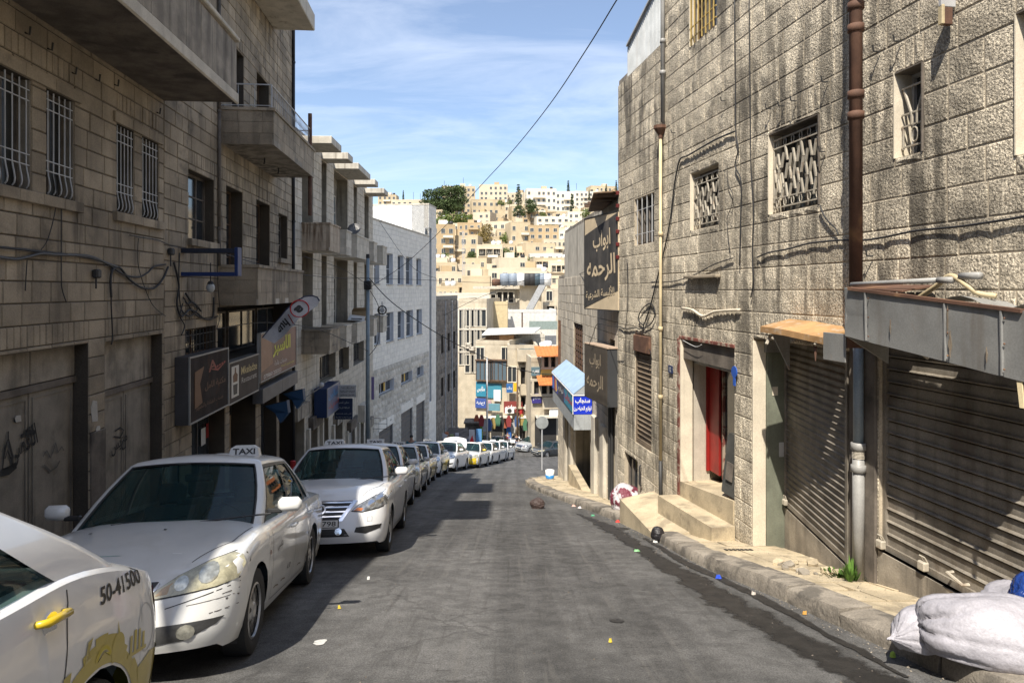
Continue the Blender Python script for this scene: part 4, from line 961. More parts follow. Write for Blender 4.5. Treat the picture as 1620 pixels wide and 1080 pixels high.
# ================================================================ shaded side of the street
def LB(name, ya, yb, f, label, cat='building'):
    """frame on a street line x=f(y); local x runs from the far end yb to the near end ya"""
    return B(name, f(yb), yb, math.atan2(ya-yb, f(ya)-f(yb)), label, cat)
fl1 = lambda y: -4.8-.09*y
L1 = LB('stone_building', .2, 11.4, fl1, 'sooty stone building with barred windows and graffitied garage doors under a deep balcony')
Lu = math.hypot(11.2, fl1(.2)-fl1(11.4))
def lr(b, xr, yt, xl, yb_, dep=.2): 
    a = b.uz(xr, yt); c = b.uz(xl, yb_); return (a[0], c[0], c[1], a[1], dep)
wA = lr(L1, 48, 127, 48, 290); wA = (wA[0], wA[0]+.62, L1.uz(48, 304)[1], wA[3], .2)
wB = lr(L1, 116, 161, 72, 312); wC = lr(L1, 211, 200, 183.5, 336); wD = lr(L1, 250, 219, 224, 347)
wC = (wC[0], wC[1], L1.uz(211, 340)[1], L1.uz(211, 213)[1], .2); 
zw0, zw1 = L1.uz(116, 319.6)[1], L1.uz(116, 161)[1]
wA = wA[:2]+(zw0, zw1, .2); wB = wB[:2]+(zw0, zw1, .2); wC = wC[:2]+(zw0+.0, zw1, .2); wD = wD[:2]+(zw0, zw1, .2)
g1 = (L1.u(139), L1.u(139)+2.9, -4.6, L1.uz(139, 543)[1], .24); g2 = (L1.u(256), L1.u(165), -4.8, L1.uz(256, 528)[1], .24)
fa = [(x, x+.62, zw0, zw1, .2) for x in (wA[1]+1.6, wA[1]+2.5)]
g3 = (g1[1]+.5, g1[1]+3.4, -4, g1[3], .24)
L1.wall(9.1, Lu, 5.1, 7.3, [], ch=.25, bl=(.3, .62), m=M_LSTONE, back=M_MORTD, t=.014, gap=.012)
L1.wall(0, 9.1, 5.1, 9.8, [], ch=.25, bl=(.3, .62), m=M_LSTONE, back=M_MORTD, t=.014, gap=.012)
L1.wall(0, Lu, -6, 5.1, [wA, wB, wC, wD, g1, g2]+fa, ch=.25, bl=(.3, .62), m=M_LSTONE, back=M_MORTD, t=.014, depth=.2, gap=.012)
L1.core(0, Lu, -7, 7.3, .4, 8); L1.core(0, 9.1, 7.3, 9.8, .4, 8)
for w_ in [wA, wB, wC, wD]+fa:
    L1.pane(w_, .15, nx=2, nz=1, fm=M_SOOT, m=glass('dull_pane', (.035, .038, .04), rough=.25))
    a, b, c, d = w_[:4]; h = d-c
    L1.bars(w_, -.01, M_IRONG, 5, rows=(d-.24, d-.12, c+.3, c+.42), rr=.0085, curl=True)
    L1.box('reveal', M_CONC, (a, -.19, c), (a+.008, .0, d))
for (p, q) in ((wB, wA), (wD, wC)):
    L1.sill(p[0]-.12, q[1]+.12, p[2]-.13, p[2]-.0, .075, n=4); L1.sill(p[0]-.12, q[1]+.12, p[3]+.0, p[3]+.15, .05, nm='lintel', n=3)
# garage doors and transom panels
m_gd = mat('garage_door_paint', (.21, .185, .15), .75, var=.18, blotch=.55, bcol=(.10, .085, .06), streak=.85, scol=(.06, .05, .04), bls=2.5)
m_blk = mat('spray_paint', (.012, .012, .012), .8)
def garage(b, g, ztr, nl, npan):
    a, q, c, d = g[:4]; w_ = (q-a)
    for i in range(npan): b.box('transom_panel', M_CONC, (lerp(a, q, i/npan)+.01, -.21, ztr+.06), (lerp(a, q, (i+1)/npan)-.01, -.16, d-.01), bev=.008)
    b.box('transom_bar', M_SOOT, (a, -.22, ztr-.03), (q, -.145, ztr+.05))
    dd = None
    for i in range(nl):
        x0, x1 = lerp(a, q, i/nl)+.012, lerp(a, q, (i+1)/nl)-.012
        dd = b.box('garage_door', m_gd, (x0, -.22, c), (x1, -.18, ztr-.04), bev=.006)
        g_ = MB(); g_.box((x0+.05, -.182, c), (x0+.065, -.168, ztr-.1)); g_.box((x1-.065, -.182, c), (x1-.05, -.168, ztr-.1)); g_.box((x0+.065, -.182, ztr-.115), (x1-.065, -.168, ztr-.1)); g_.build('moulding', m_gd, dd)
    return dd
zt1_ = L1.uz(122, 598, -.2)[1]
garage(L1, g1, zt1_, 3, 3); garage(L1, g2, L1.uz(200, 612, -.2)[1], 2, 1)
def strokes(b, pts, out, w_=.03, m=None, nm='graffiti'):
    P = [b.uz(x, y, out) for x, y in pts]; mb = MB(); n = len(P); vs = []
    for k in range(n):
        a_, c_ = P[max(k-1, 0)], P[min(k+1, n-1)]; dx, dz = c_[0]-a_[0], c_[1]-a_[1]; L_ = math.hypot(dx, dz) or 1
        ww = w_*(.5+.5*math.sin(math.pi*(k+.6)/(n+.2))); vs += [(P[k][0]-dz/L_*ww, out, P[k][1]+dx/L_*ww), (P[k][0]+dz/L_*ww, out, P[k][1]-dx/L_*ww)]
    return mb.add(vs, [(2*k, 2*k+1, 2*k+3, 2*k+2) for k in range(n-1)]).build(nm, m or m_blk, b.e, fix=False)
go = -.163
u_, z_ = L1.uz(38, 704, go); L1.text(arab('الاقصى'), u_, z_, .34, m_blk, go, w=.52, bold=.02, rot=.25, nm='graffiti')
strokes(L1, [(4, 742), (6, 722), (9, 706), (13, 693), (16, 706), (20, 722), (21, 738), (4, 742)], go, .018); strokes(L1, [(2, 748), (14, 744), (26, 735)], go, .05); strokes(L1, [(13, 693), (13, 682)], go, .014); strokes(L1, [(8, 725), (12, 712), (17, 725)], go, .014)
strokes(L1, [(34, 690), (44, 684), (56, 683)], go, .03)
m_scr = mat('faded_spray', (.09, .085, .075), .8)
strokes(L1, [(68, 722), (74, 712), (80, 724), (84, 714), (88, 700), (92, 715), (98, 706), (101, 712)], go, .012, m_scr); strokes(L1, [(70, 735), (80, 745), (90, 738), (95, 728)], go, .012, m_scr)
u_, z_ = L1.uz(189, 703, go); L1.text(arab('مغيس'), u_, z_, .27, m_blk, go, w=.50, bold=.015, rot=.2, nm='graffiti')
strokes(L1, [(182, 682), (190, 676), (196, 680), (190, 692), (180, 690)], go, .014)
# torn posters on the pier
for px, py, w_, h_ in ((149, 650, .18, .30), (155, 680, .12, .12), (28, 662, .12, .08)):
    o_ = .02 if px > 100 else go; u_, z_ = L1.uz(px, py, o_); R.seed(px)
    L1.img([(u_-w_/2, z_-h_/2), (u_+w_*.3, z_-h_*.45), (u_+w_/2, z_+h_*.2), (u_+w_*.2, z_+h_/2), (u_-w_*.4, z_+h_*.4)], mat('torn_poster', (.42, .40, .36), .8, blotch=.5, bls=8), o_, nm='torn_poster')
L1.box('pier_base', M_SOOT, (g2[1]+.02, .0, -5), (g1[0]-.02, .035, -1.9), bev=.01)
# deep balcony above, and the roof canopy
def wallbox(b, nm, m, a, c, par=None, bev=0): return b.box(nm, m, a, c, parent=par, bev=bev)
zb = 3.16; od = 1.17
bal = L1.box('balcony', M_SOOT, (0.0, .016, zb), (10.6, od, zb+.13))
L1.box('fascia_moulding', M_CONCL, (-.03, od, zb-.03), (10.6, od+.05, zb+.16), parent=bal, bev=.02)
L1.box('parapet', M_CONC, (.0, od-.14, zb+.13), (10.6, od, zb+1.02), parent=bal); L1.box('parapet_end', M_CONC, (-.0, .02, zb+.13), (.14, od-.14, zb+1.02), parent=bal)
x = 0.
while x < 10.5: L1.box('parapet_slab', M_CONC, (x+.006, od, zb+.17), (x+.55-.006, od+.02+R.uniform(0, .004), zb+.98), parent=bal, bev=.006); x += .55
L1.box('coping', M_CONCL, (-.04, od-.18, zb+1.02), (10.6, od+.07, zb+1.1), parent=bal, bev=.015)
L1.box('roof_canopy', M_CONCL, (3.4, .016, 9.0), (6.9, 1.1, 9.35), bev=.02); L1.box('roof_canopy', M_CONCL, (0.0, .016, 9.0), (.9, 1.1, 9.35), bev=.02)
L1.finish()

L0 = LB('stone_building', -13, -3.6, fl1, 'sooty stone building nearest the viewer on the shaded side')
L0u = math.hypot(9.4, fl1(-13)-fl1(-3.6)); q0 = [(x, x+1.0, 1.0, 2.4, .2) for x in (1.2, 3.6, 6.0, 7.9)]+[(x, x+2.6, -3, .3, .25) for x in (.6, 4.0, 6.7)]
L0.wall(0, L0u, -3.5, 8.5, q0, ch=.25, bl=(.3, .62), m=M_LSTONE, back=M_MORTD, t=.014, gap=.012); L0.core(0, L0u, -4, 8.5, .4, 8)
for w_ in q0[:4]: L0.pane(w_, .15, nx=2, fm=M_SOOT)
for w_ in q0[4:]: L0.box('garage_door', m_gd, (w_[0], -.22, -3), (w_[1], -.18, .3))
L0.finish()
# ---------------- second building, balconies and shop signs
L2 = LB('stone_building', 11.4, 20.8, fl1, 'brown stained stone building with a railed balcony and shop signs below')
L2u = math.hypot(9.4, fl1(11.4)-fl1(20.8))
def l2(xl, yl, xr, yr, ybl, dep=.25): return (L2.u(xr), L2.u(xl), L2.uz(xl, ybl)[1], L2.uz(xl, yl)[1], dep)
o1 = l2(297, 267, 338, 281, 377); o2 = l2(357, 293, 383, 307, 430, .3); o3 = l2(404.5, 318, 426, 330, 420, .3); o4 = l2(440, 337, 454, 345, 408)
o2 = o2[:2]+(.0, o2[3], .3); o3 = o3[:2]+(.0, o2[3], .3)
o5 = l2(366, 65, 385, 78, 175, .3); o6 = l2(405.5, 105, 425, 118, 180, .3); o5 = o5[:2]+(3.1, 5.4, .3); o6 = o6[:2]+(3.1, 5.4, .3)
o7 = l2(292, 522, 341, 515, 567, .25); o8 = (L2.u(470), L2.u(343), -1.55, -.36, .7)
o9 = (L2.u(355), L2.u(302), -6, -2.45, .8); o10 = (L2.u(404), L2.u(362), -6, -2.45, .8); o11 = (L2.u(437), L2.u(412), -7, -2.6, .8); o12 = (L2.u(472), L2.u(441), -7, -2.6, .8); o13 = (L2.u(283)-.0, L2.u(279), -3, -2.9)
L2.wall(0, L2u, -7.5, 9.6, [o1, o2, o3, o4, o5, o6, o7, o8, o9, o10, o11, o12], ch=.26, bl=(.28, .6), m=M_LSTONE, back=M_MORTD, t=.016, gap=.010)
L2.core(0, L2u, -8, 9.6, .9, 7)
for w_ in (o1, o4): L2.pane(w_, .2, nx=3, nz=3, fm=M_SOOT); L2.sill(w_[0]-.06, w_[1]+.06, w_[2]-.13, w_[2], .1)
for w_ in (o2, o3, o5, o6): L2.pane(w_, .28, nx=2, nz=3, fm=M_WOODD, nm='balcony_door')
L2.bars(o7, -.03, M_BLACK, 9, rows=(o7[2]+.2, o7[3]-.12), rr=.01); L2.pane(o7, .2, nx=2)
for i in range(3): w_ = (lerp(o8[0], o8[1], i/3)+.1, lerp(o8[0], o8[1], (i+1)/3)-.1, -1.5, -.5); L2.pane(w_, .6, nx=2, fm=M_SOOT)
m_sf = paint('shopfront_frame', (.10, .10, .10), .4, .4)
for k, w_ in enumerate((o9, o10, o11, o12)):
    L2.pane((w_[0], w_[1], -6.4, w_[3]), .6 if k % 2 else .35, nx=3, nz=2, fm=m_sf, m=glass('shop_glass', (.05, .06, .07), rough=.03), nm='shopfront')
L2.box('poster', M_WHITE, (o9[0]+.2, -.32, -3.2), (o9[0]+.45, -.315, -2.85)); L2.box('poster', paint('poster_red', (.4, .05, .05), .6), (o9[0]+.02, -.32, -3.1), (o9[0]+.15, -.315, -2.8))
L2.box('poster', mat('cardboard', (.3, .22, .13), .9), (o10[0]+.3, -.5, -4.2), (o10[0]+.8, -.49, -3.0))
ua_ = L2.u(345.5); 
b1 = L2.balcony(L2.u(479, .8)+.0, L2.u(345.5), -.31, .53, .80, M_LSTONE, ch=.25)
b2 = L2.balcony(L2.u(497, 1.08), L2.u(349), (459-226)/1080*14.15, (459-167)/1080*14.15, 1.08, M_LSTONE, ch=.26, rail=.50, soffit=M_CONC)
L2.box('roof_canopy', M_CONCL, (L2.u(497, 1.08), .018, 7.05), (L2.u(349), 1.1, 7.5), bev=.02)
for px in (355, 468): 
    pass
L2.box('roof_canopy', M_CONCL, (L2u-2.7, .018, 9.0), (L2u, 1.1, 9.35), bev=.02)
for q in (.35, .65): 
    u_ = lerp(L2.u(497, 1.08), L2.u(349), q); z_ = (459-226)/1080*14.15; MB().tube([(u_, .5, z_), (u_, .5, z_-.1), (u_+.05, .5, z_-.14)], .02, 5).build('hook', M_BLACK, L2.e)
L2.finish()
for (b, px, o, zt_, zb_, r_, lab, m_) in ((L2, 464.5, .06, 9.3, -7, .045, 'dark drain pipe at the far corner of the brown stained building', M_CABLE), (L2, 347, .05, 8.5, .5, .035, 'dark pipe running down beside the railed balcony', M_SOOT)):
    p = b.w(b.u(px, o), 0, o); e = empty('drain_pipe', (p.x, p.y, 0), 0, lab, 'pipe')
    zz_ = zt_
    while zz_ > zb_+.2: MB().tube([(0, 0, zz_), (0, 0, max(zb_, zz_-2.4))], r_, 8).build('pipe_length', m_, e, smooth=True); MB().lathe([(r_, zz_-.05), (r_+.014, zz_-.05), (r_+.014, zz_), (r_, zz_)], 8).build('collar', m_, e); zz_ -= 2.4
# ---- signs on the shaded side
def boxsign(name, pxn, pxf, yt, yb_, out, th, label, mface, mside, draw=None, base=None):
    b = base or L2; s_ = B(name, *b.w(0, 0)[:2], b.e.rotation_euler.z, label, 'sign')
    u1, u0 = s_.u(pxn, out), s_.u(pxf, out); z1, z0 = s_.uz(pxn, yt, out)[1], s_.uz(pxn, yb_, out)[1]
    MB().box((u0, out-th, z0), (u1, out-.01, z1), bev=.006).build('box', mside, s_.e)
    MB().box((u0+.03, out-.012, z0+.03), (u1-.03, out+.0, z1-.03)).build('face', mface, s_.e)
    g = MB(); g.box((u0, out-.01, z0), (u1, out+.015, z0+.03)); g.box((u0, out-.01, z1-.03), (u1, out+.015, z1)); g.box((u0, out-.01, z0+.03), (u0+.03, out+.015, z1-.03)); g.box((u1-.03, out-.01, z0+.03), (u1, out+.015, z1-.03)); g.build('frame', M_GALV, s_.e)
    if draw: draw(s_, u0, u1, z0, z1, out+.004)
    return s_
m_brown = mat('brown_sign_face', (.035, .028, .026), .8, spec=.15, var=.3, blotch=.5, bcol=(.10, .04, .02), bls=2.5)
m_rr = mat('faded_red', (.24, .035, .025), .6, blotch=.3); m_or = mat('faded_orange', (.13, .055, .022), .6, blotch=.6, bcol=(.1, .05, .03), bls=5)
def d1(s_, u0, u1, z0, z1, o):
    w_, h = u1-u0, z1-z0
    s_.text('A....', lerp(u1, u0, .68), lerp(z0, z1, .8), .2, m_rr, o, w=w_*.45, bold=.02, rot=.1)
    s_.img([(lerp(u1, u0, .45), lerp(z0, z1, .74)), (lerp(u1, u0, .7), lerp(z0, z1, .66)), (lerp(u1, u0, .93), lerp(z0, z1, .78)), (lerp(u1, u0, .7), lerp(z0, z1, .70))], m_rr, o)
    s_.img([(lerp(u1, u0, .12), z0+.2*h), (lerp(u1, u0, .3), z0+.25*h), (lerp(u1, u0, .24), z0+.55*h), (lerp(u1, u0, .34), z0+.8*h), (lerp(u1, u0, .12), z0+.75*h)], m_or, o)
    s_.text(arab('مكتبة الامل'), lerp(u1, u0, .64), lerp(z0, z1, .47), .16, m_or, o, w=w_*.55, bold=.01)
    s_.text(arab('خدمات الطباعة والتصوير'), lerp(u1, u0, .5), lerp(z0, z1, .2), .10, m_or, o, w=w_*.7)
boxsign('shop_sign', 299, 361, 565, 673, .26, .24, 'deep dark brown box sign with faded red lettering', m_brown, mat('dark_sign_box', (.06, .055, .055), .6, var=.2), d1)
def d2(s_, u0, u1, z0, z1, o):
    w_, h = u1-u0, z1-z0
    s_.img([(lerp(u1, u0, .08), z0+.14*h), (lerp(u1, u0, .30), z0+.14*h), (lerp(u1, u0, .30), z1-.12*h), (lerp(u1, u0, .08), z1-.12*h)], paint('sign_white', (.5, .48, .44), .5), o)
    c_ = lerp(u1, u0, .19)
    s_.img([(c_-.13, z0+.5*h), (c_+.13, z0+.5*h), (c_+.15, z0+.66*h), (c_+.04, z0+.72*h), (c_+.03, z1-.16*h), (c_-.03, z1-.16*h), (c_-.04, z0+.72*h), (c_-.15, z0+.66*h)], m_or, o+.005)
    s_.img([(c_-.11, z0+.2*h), (c_+.11, z0+.2*h), (c_+.14, z0+.44*h), (c_-.14, z0+.44*h)], M_BLACK, o+.005)
    m_y = mat('sign_yellow', (.42, .33, .14), .5); s_.text('Mkeladze', lerp(u1, u0, .66), z0+.70*h, .17, m_y, o, w=w_*.55, bold=.015); s_.text('Restaurant', lerp(u1, u0, .66), z0+.46*h, .12, mat('sign_pale', (.4, .38, .36), .5), o, w=w_*.52)
boxsign('shop_sign', 361.5, 409, 574, 642, .26, .20, 'grey brown box sign with a jar picture, between the two bigger signs', mat('mauve_sign', (.08, .065, .055), .75, spec=.2, streak=.4), paint('sign_side', (.12, .12, .12), .5), d2)
def d3(s_, u0, u1, z0, z1, o):
    w_, h = u1-u0, z1-z0; m_y = paint('bright_yellow_print', (.55, .55, .03), .5); m_w = paint('print_white', (.55, .52, .5), .5)
    s_.img([(lerp(u1, u0, .02), z0+.2*h), (lerp(u1, u0, .3), z0+.3*h), (lerp(u1, u0, .25), z1-.1*h), (lerp(u1, u0, .02), z1-.05*h)], mat('print_flower', (.22, .10, .06), .5, blotch=.7, bcol=(.30, .2, .14), bls=4), o)
    s_.text(arab('الاسير'), lerp(u1, u0, .55), lerp(z0, z1, .62), h*.42, m_y, o+.005, w=w_*.5, bold=.03)
    s_.text(arab('خدمات عامة'), lerp(u1, u0, .52), lerp(z0, z1, .28), h*.11, m_w, o+.005, w=w_*.35, bold=.01)
    s_.text('079860 200333', lerp(u1, u0, .3), lerp(z0, z1, .09), h*.09, m_w, o+.005, w=w_*.45, bold=.02); s_.text(arab('بيع وتوزيع بالجملة'), lerp(u1, u0, .72), lerp(z0, z1, .15), h*.07, m_y, o+.005, w=w_*.4)
boxsign('shop_sign', 411.5, 468.5, 527, 606, .26, .08, 'brown and purple sign with large yellow Arabic lettering behind the feather flag', mat('purple_brown_sign', (.10, .035, .035), .5, var=.3, vscale=1), M_IRONG, d3)
fs_ = B('shop_fascia', *L2.w(0, 0)[:2], L2.e.rotation_euler.z, 'plain grey fascia boxes over the shop doors below the yellow lettered sign', 'fascia')
ufn, uff = fs_.u(416, .28), fs_.u(471, .28); um = lerp(ufn, uff, .52)
m_fg = mat('slate_fascia', (.10, .10, .105), .6, var=.15)
MB().box((um+.01, .03, -2.74), (ufn, .28, -2.38), bev=.008).build('fascia_box', m_fg, fs_.e); MB().box((uff, .03, -2.74), (um-.01, .28, -2.38), bev=.008).build('fascia_box', m_fg, fs_.e)
# feather flag
ffm = mat('flag_cloth', (.50, .50, .52), .8, var=.12, bump=.3, bscale=3, bdist=.05)
fd = 15.5; FP = [(415, 534), (424, 521), (440, 504), (455, 489), (470, 476), (481, 469), (492, 467.5), (500, 470), (503.5, 476), (500, 484), (488, 493), (474, 504), (458, 522), (444, 534), (432, 543.5)]
w3 = [ray(x, y)*fd for x, y in FP]; c3 = w3[0]
ff = empty('feather_flag', c3, 0, 'white feather banner with upside down black and red lettering leaning out over the street', 'flag')
def flagy(p): return .10*math.sin((p.x-c3.x)*5+p.z*2)
mb = MB(); n = len(FP); cc_ = sum(w3, Vector())/n - c3
rings = []
for t in (1, .75, .5, .25): rings.append([(cc_.x+(q.x-c3.x-cc_.x)*t, 0, cc_.z+(q.z-c3.z-cc_.z)*t) for q in w3])
vs = [v for r_ in rings for v in r_]+[(cc_.x, 0, cc_.z)]; vs = [(a, flagy(Vector((a+c3.x, 0, b_))), b_) for a, _, b_ in vs]
fs = [(k*n+j, k*n+(j+1) % n, (k+1)*n+(j+1) % n, (k+1)*n+j) for k in range(3) for j in range(n)]+[(3*n+j, 3*n+(j+1) % n, 4*n) for j in range(n)]
mb.add(vs, fs); mb.add([(a, y+.012, z) for a, y, z in vs], fs); mb.build('cloth', ffm, ff, smooth=True)
MB().tube([(q.x-c3.x, flagy(Vector((q.x, 0, q.z-c3.z)))+.0, q.z-c3.z) for q in w3[:9]], .016, 6).build('pole', paint('navy_pole', (.02, .025, .06), .5), ff)
def ftext(body, px, py, h, w_, m, rot, bold=.03):
    vs, fs = text_mesh(body, h, w_, bold); q = ray(px, py)*fd - c3; c_, s_ = math.cos(rot), math.sin(rot); out = []
    for x, y in vs: X, Z = q.x+x*c_-y*s_, q.z+x*s_+y*c_; out.append((X, flagy(Vector((X+c3.x, 0, Z)))-.006, Z))
    MB().add(out, fs).build('lettering', m, ff, fix=False)
ra_ = math.radians(42+180)
ftext('hua', 447, 517, .22, .38, M_BLACK, ra_); ftext('/', 462, 504, .24, .07, m_rr, ra_); ftext('a', 474, 489, .16, .17, M_BLACK, ra_, .05)
q = ray(475, 488)*fd-c3
MB().tube([(q.x+.19*math.cos(t), flagy(Vector((q.x+c3.x+.19*math.cos(t), 0, q.z)))-.008, q.z+.19*math.sin(t)) for t in [k*math.pi/10 for k in range(21)]], .014, 5).build('ring', paint('flag_red', (.5, .03, .03), .6), ff)
# blue empty sign frame
bf = empty('empty_sign_frame', (0, 12.2, 0), 0, 'empty blue steel sign frame jutting from the wall beside the black cables', 'sign frame'); sx = 12.2/1080
X0, X1, Z0, Z1 = (288-810)*sx, (374-810)*sx, (459-435)*sx, (459-396)*sx; m_bf = paint('blue_steel', (.012, .035, .14), .45); m_bd = paint('dark_blue_steel', (.02, .028, .05), .5)
for nm_, a, b, m_ in (('top_bar', (X0-.1, -.09, Z1-.05), (X1, .09, Z1+.03), m_bd), ('bottom_bar', (X0-.1, -.08, Z0-.02), (X1, .08, Z0+.05), m_bf), ('end_bar', (X1-.0, -.09, Z0-.02), (X1+.06, .09, Z1+.05), m_bf), ('wall_bar', (X0-.1, -.06, Z0+.05), (X0-.03, .06, Z1-.05), m_bd)): MB().box(a, b, bev=.006).build(nm_, m_, bf)
p = ray(333, 455)*12.4; bl = empty('wall_lamp', p, 0, 'small round lamp hanging on a cable below the blue frame', 'lamp'); MB().ball((0, 0, 0), (.075, .075, .09), 10, 8).build('globe', paint('lamp_globe', (.45, .47, .48), .3), bl, smooth=True); MB().tube([(0, 0, .08), (0, 0, .45)], .01, 5).build('stem', M_CABLE, bl); MB().lathe([(.05, .05), (.06, .08), (.03, .12)], 8).build('cap', M_BLACK, bl)
# satellite of cables on the shaded wall
wl = lambda name, pts, out=.05, r=.01, label=None, b=L1, m=None: cable(name, [b.w(*b.uz(x, y, out), out) for x, y in pts], r, m, label)
wl('wall_cable', [(-60, 400), (0, 407), (25, 410), (45, 406), (66, 401), (90, 403), (130, 404), (150, 408), (170, 417), (185, 422)], r=.018, label='thick grey cable sagging along the sooty stone wall', m=paint('grey_cable', (.06, .06, .06), .5))
wl('wall_cable', [(-60, 385), (0, 391), (65, 398), (130, 406), (165, 415), (185, 428), (200, 436), (220, 438), (235, 430), (243, 422), (262, 418)], r=.014, label='black cable running under the barred windows')
wl('wall_cable', [(176, 470), (175, 440), (180, 425), (190, 424), (205, 442), (225, 455), (245, 455), (258, 440), (266, 422)], r=.017, label='dark hanging cable loop beside the blue frame')
wl('wall_cable', [(176, 425), (176, 480), (178, 530), (176, 545)], r=.010, label='cable dropping from the loop to the garage door')
wl('wall_cable', [(97, 330), (97, 380), (97, 440), (99, 460), (105, 478)], r=.007, label='thin wire below the second barred window')
wl('wall_cable', [(86, 275), (90, 310), (85, 345), (75, 380), (65, 395)], r=.006, label='thin wire slanting from the second barred window sill')
wl('wall_cable', [(43, 412), (42, 425), (40, 460)], r=.006, label='short wire stub under the thick cable')
wl('wall_cable', [(205, 372), (225, 376), (250, 380), (270, 388), (300, 395)], r=.008, label='cable running to the blue sign frame')
wl('wall_cable', [(219, 377), (218, 400), (221, 430), (240, 480), (262, 500)], r=.006, label='thin wire falling in a curve near the building corner')
wl('wall_cable', [(284, 400), (283, 440), (285, 480), (290, 495)], b=L2, r=.012, label='black cable beside the garage corner')
for k, pts in enumerate([[(275, 415), (283, 450), (280, 480), (287, 500), (300, 490), (312, 495), (325, 505), (337, 500), (338, 470)], [(290, 470), (300, 485), (310, 498), (330, 506), (345, 500)], [(292, 472), (296, 480), (306, 478), (312, 490), (300, 500), (288, 492)], [(289, 480), (285, 500), (292, 515), (287, 530)], [(294, 464), (302, 476), (310, 482), (318, 492)]]):
    wl('cable_bundle', pts, b=L2, r=.018 if k in (0, 4) else .012, label=['tangled main cable looping below the blue frame', 'cable strand sagging towards the brown balcony', 'coiled cable in the tangle under the blue frame', 'cable tail hanging out of the tangle', 'thick cable sleeve leaning in the tangle'][k])
wl('wall_cable', [(345, 395), (344, 430), (346, 470), (348, 500), (343, 520)], b=L2, r=.008, label='wire down the edge of the lower brown balcony', out=.07)
jb = L1.uz(152, 433, .05); j = B('junction_box', *L1.w(jb[0], 0)[:2], L1.e.rotation_euler.z, 'small black junction box on the sooty wall below the cables', 'box'); MB().box((-.06, .02, jb[1]-.06), (.06, .10, jb[1]+.06), bev=.02).build('case', M_BLACK, j.e); MB().tube([(0, .05, jb[1]-.06), (0, .05, jb[1]-.2)], .012, 5).build('lead', M_CABLE, j.e)
jb = L1.uz(270, 398, .05); j = B('junction_box', *L1.w(jb[0], 0)[:2], L1.e.rotation_euler.z, 'black junction box at the corner beside the blue frame', 'box'); MB().box((-.07, .02, jb[1]-.06), (.07, .10, jb[1]+.06), bev=.02).build('case', M_BLACK, j.e); MB().tube([(0, .05, jb[1]-.06), (0, .05, jb[1]-.25)], .012, 5).build('lead', M_CABLE, j.e)
for (px, py) in ((38, 52), (74, 77), (112, 115), (150, 126), (180, 134), (247, 178)):
    p = L1.uz(px, py); MB().tube([L1.w(p[0], p[1], .01), L1.w(p[0], p[1]-.02, .06), L1.w(p[0], p[1]+.07, .07)], .012, 5).build('wall_hook', M_BLACK, label='black iron hook above the barred windows under the deep balcony', cat='hook', group='iron hooks under the deep balcony')

# ---------------- third building: pale stone, bays with canopies and balconies
fl3 = lambda y: -6.85-.037*y
L3 = LB('stone_building', 20.85, 41.0, fl3, 'cream stone building with five roof canopies and two tiers of walled balconies')
L3u = math.hypot(41-20.85, fl3(20.85)-fl3(41))
yu = lambda y: (41.0-y)/(41-20.85)*L3u
spans = [(25.2, 26.9), (28.2, 29.2), (30.5, 33.6), (35.0, 36.0), (38.1, 39.6)]
ops = []
for (a, b) in spans:
    ops.append((yu(b)+.05, yu(a)-.05, 2.0, 5.38, .5)); ops.append((yu(b)+.05, yu(a)-.05, -1.9, 1.44, .5))
ops.append((yu(24.2), yu(22.2), 2.3, 4.6, .3)); ops.append((yu(24.2), yu(22.2), -1.6, .8, .3))
shops = [(21.6, 23.2), (24.0, 25.6), (26.2, 27.6), (28.3, 29.5), (30.4, 32.4), (33.4, 35.4), (36.4, 38.0), (38.8, 40.2)]
for i, (a, b) in enumerate(shops): ops.append((yu(b), yu(a), -12, gz(a)+2.5-.25*(i % 3), .6))
mz = [(27.9, 30.9), (31.6, 33.9), (35, 38)]
for (a, b) in mz: ops.append((yu(b), yu(a), -3.9, -2.75, .5))
L3.wall(0, L3u, -12, 5.75, ops, ch=.30, bl=(.35, .7), m=M_CSTONE, t=.018)
L3.core(0, L3u, -13, 5.75, .62, 8)
m_bg = glass('blue_grey_glass', (.10, .14, .17), rough=.1)
for i, (a, b) in enumerate(spans):
    for zz in (2.0, -1.9):
        L3.box('bay_wall', M_CONC, (yu(b)+.05, -.54, zz), (yu(a)-.05, -.5, zz+3.4)); w_ = yu(a)-yu(b)
        L3.pane((yu(b)+w_*.25, yu(a)-w_*.2, zz+.1, zz+2.5), .44, nx=2, nz=3, fm=M_CONCL, m=m_bg if zz > 0 else M_GLASSD, nm='balcony_door')
    L3.box('canopy', M_CONCL, (yu(b), .02, 5.42), (yu(a), 1.12, 5.70), bev=.015)
    L3.balcony(yu(b)-.02, yu(a)+.02, 1.46, 2.5, 1.05, M_CSTONE if i else mat('rust_stained_stone', (.42, .34, .25), .85, streak=.95, scol=(.10, .055, .025), ss=(6, 6, .5), sthr=(.42, .6)), ch=.29)
    L3.balcony(yu(b)-.02, yu(a)+.02, -2.36, -1.45, 1.05, M_CSTONE if i else M_LSTONE, ch=.27)
for (c_) in (2.3, -1.6): L3.pane((yu(24.2), yu(22.2), c_, c_+2.3), .2, nx=2, nz=2, fm=M_CONCL, m=m_bg)
for (a, b) in mz: L3.pane((yu(b), yu(a), -3.85, -2.8), .3, nx=4, nz=1, fm=M_SOOT)
R.seed(8)
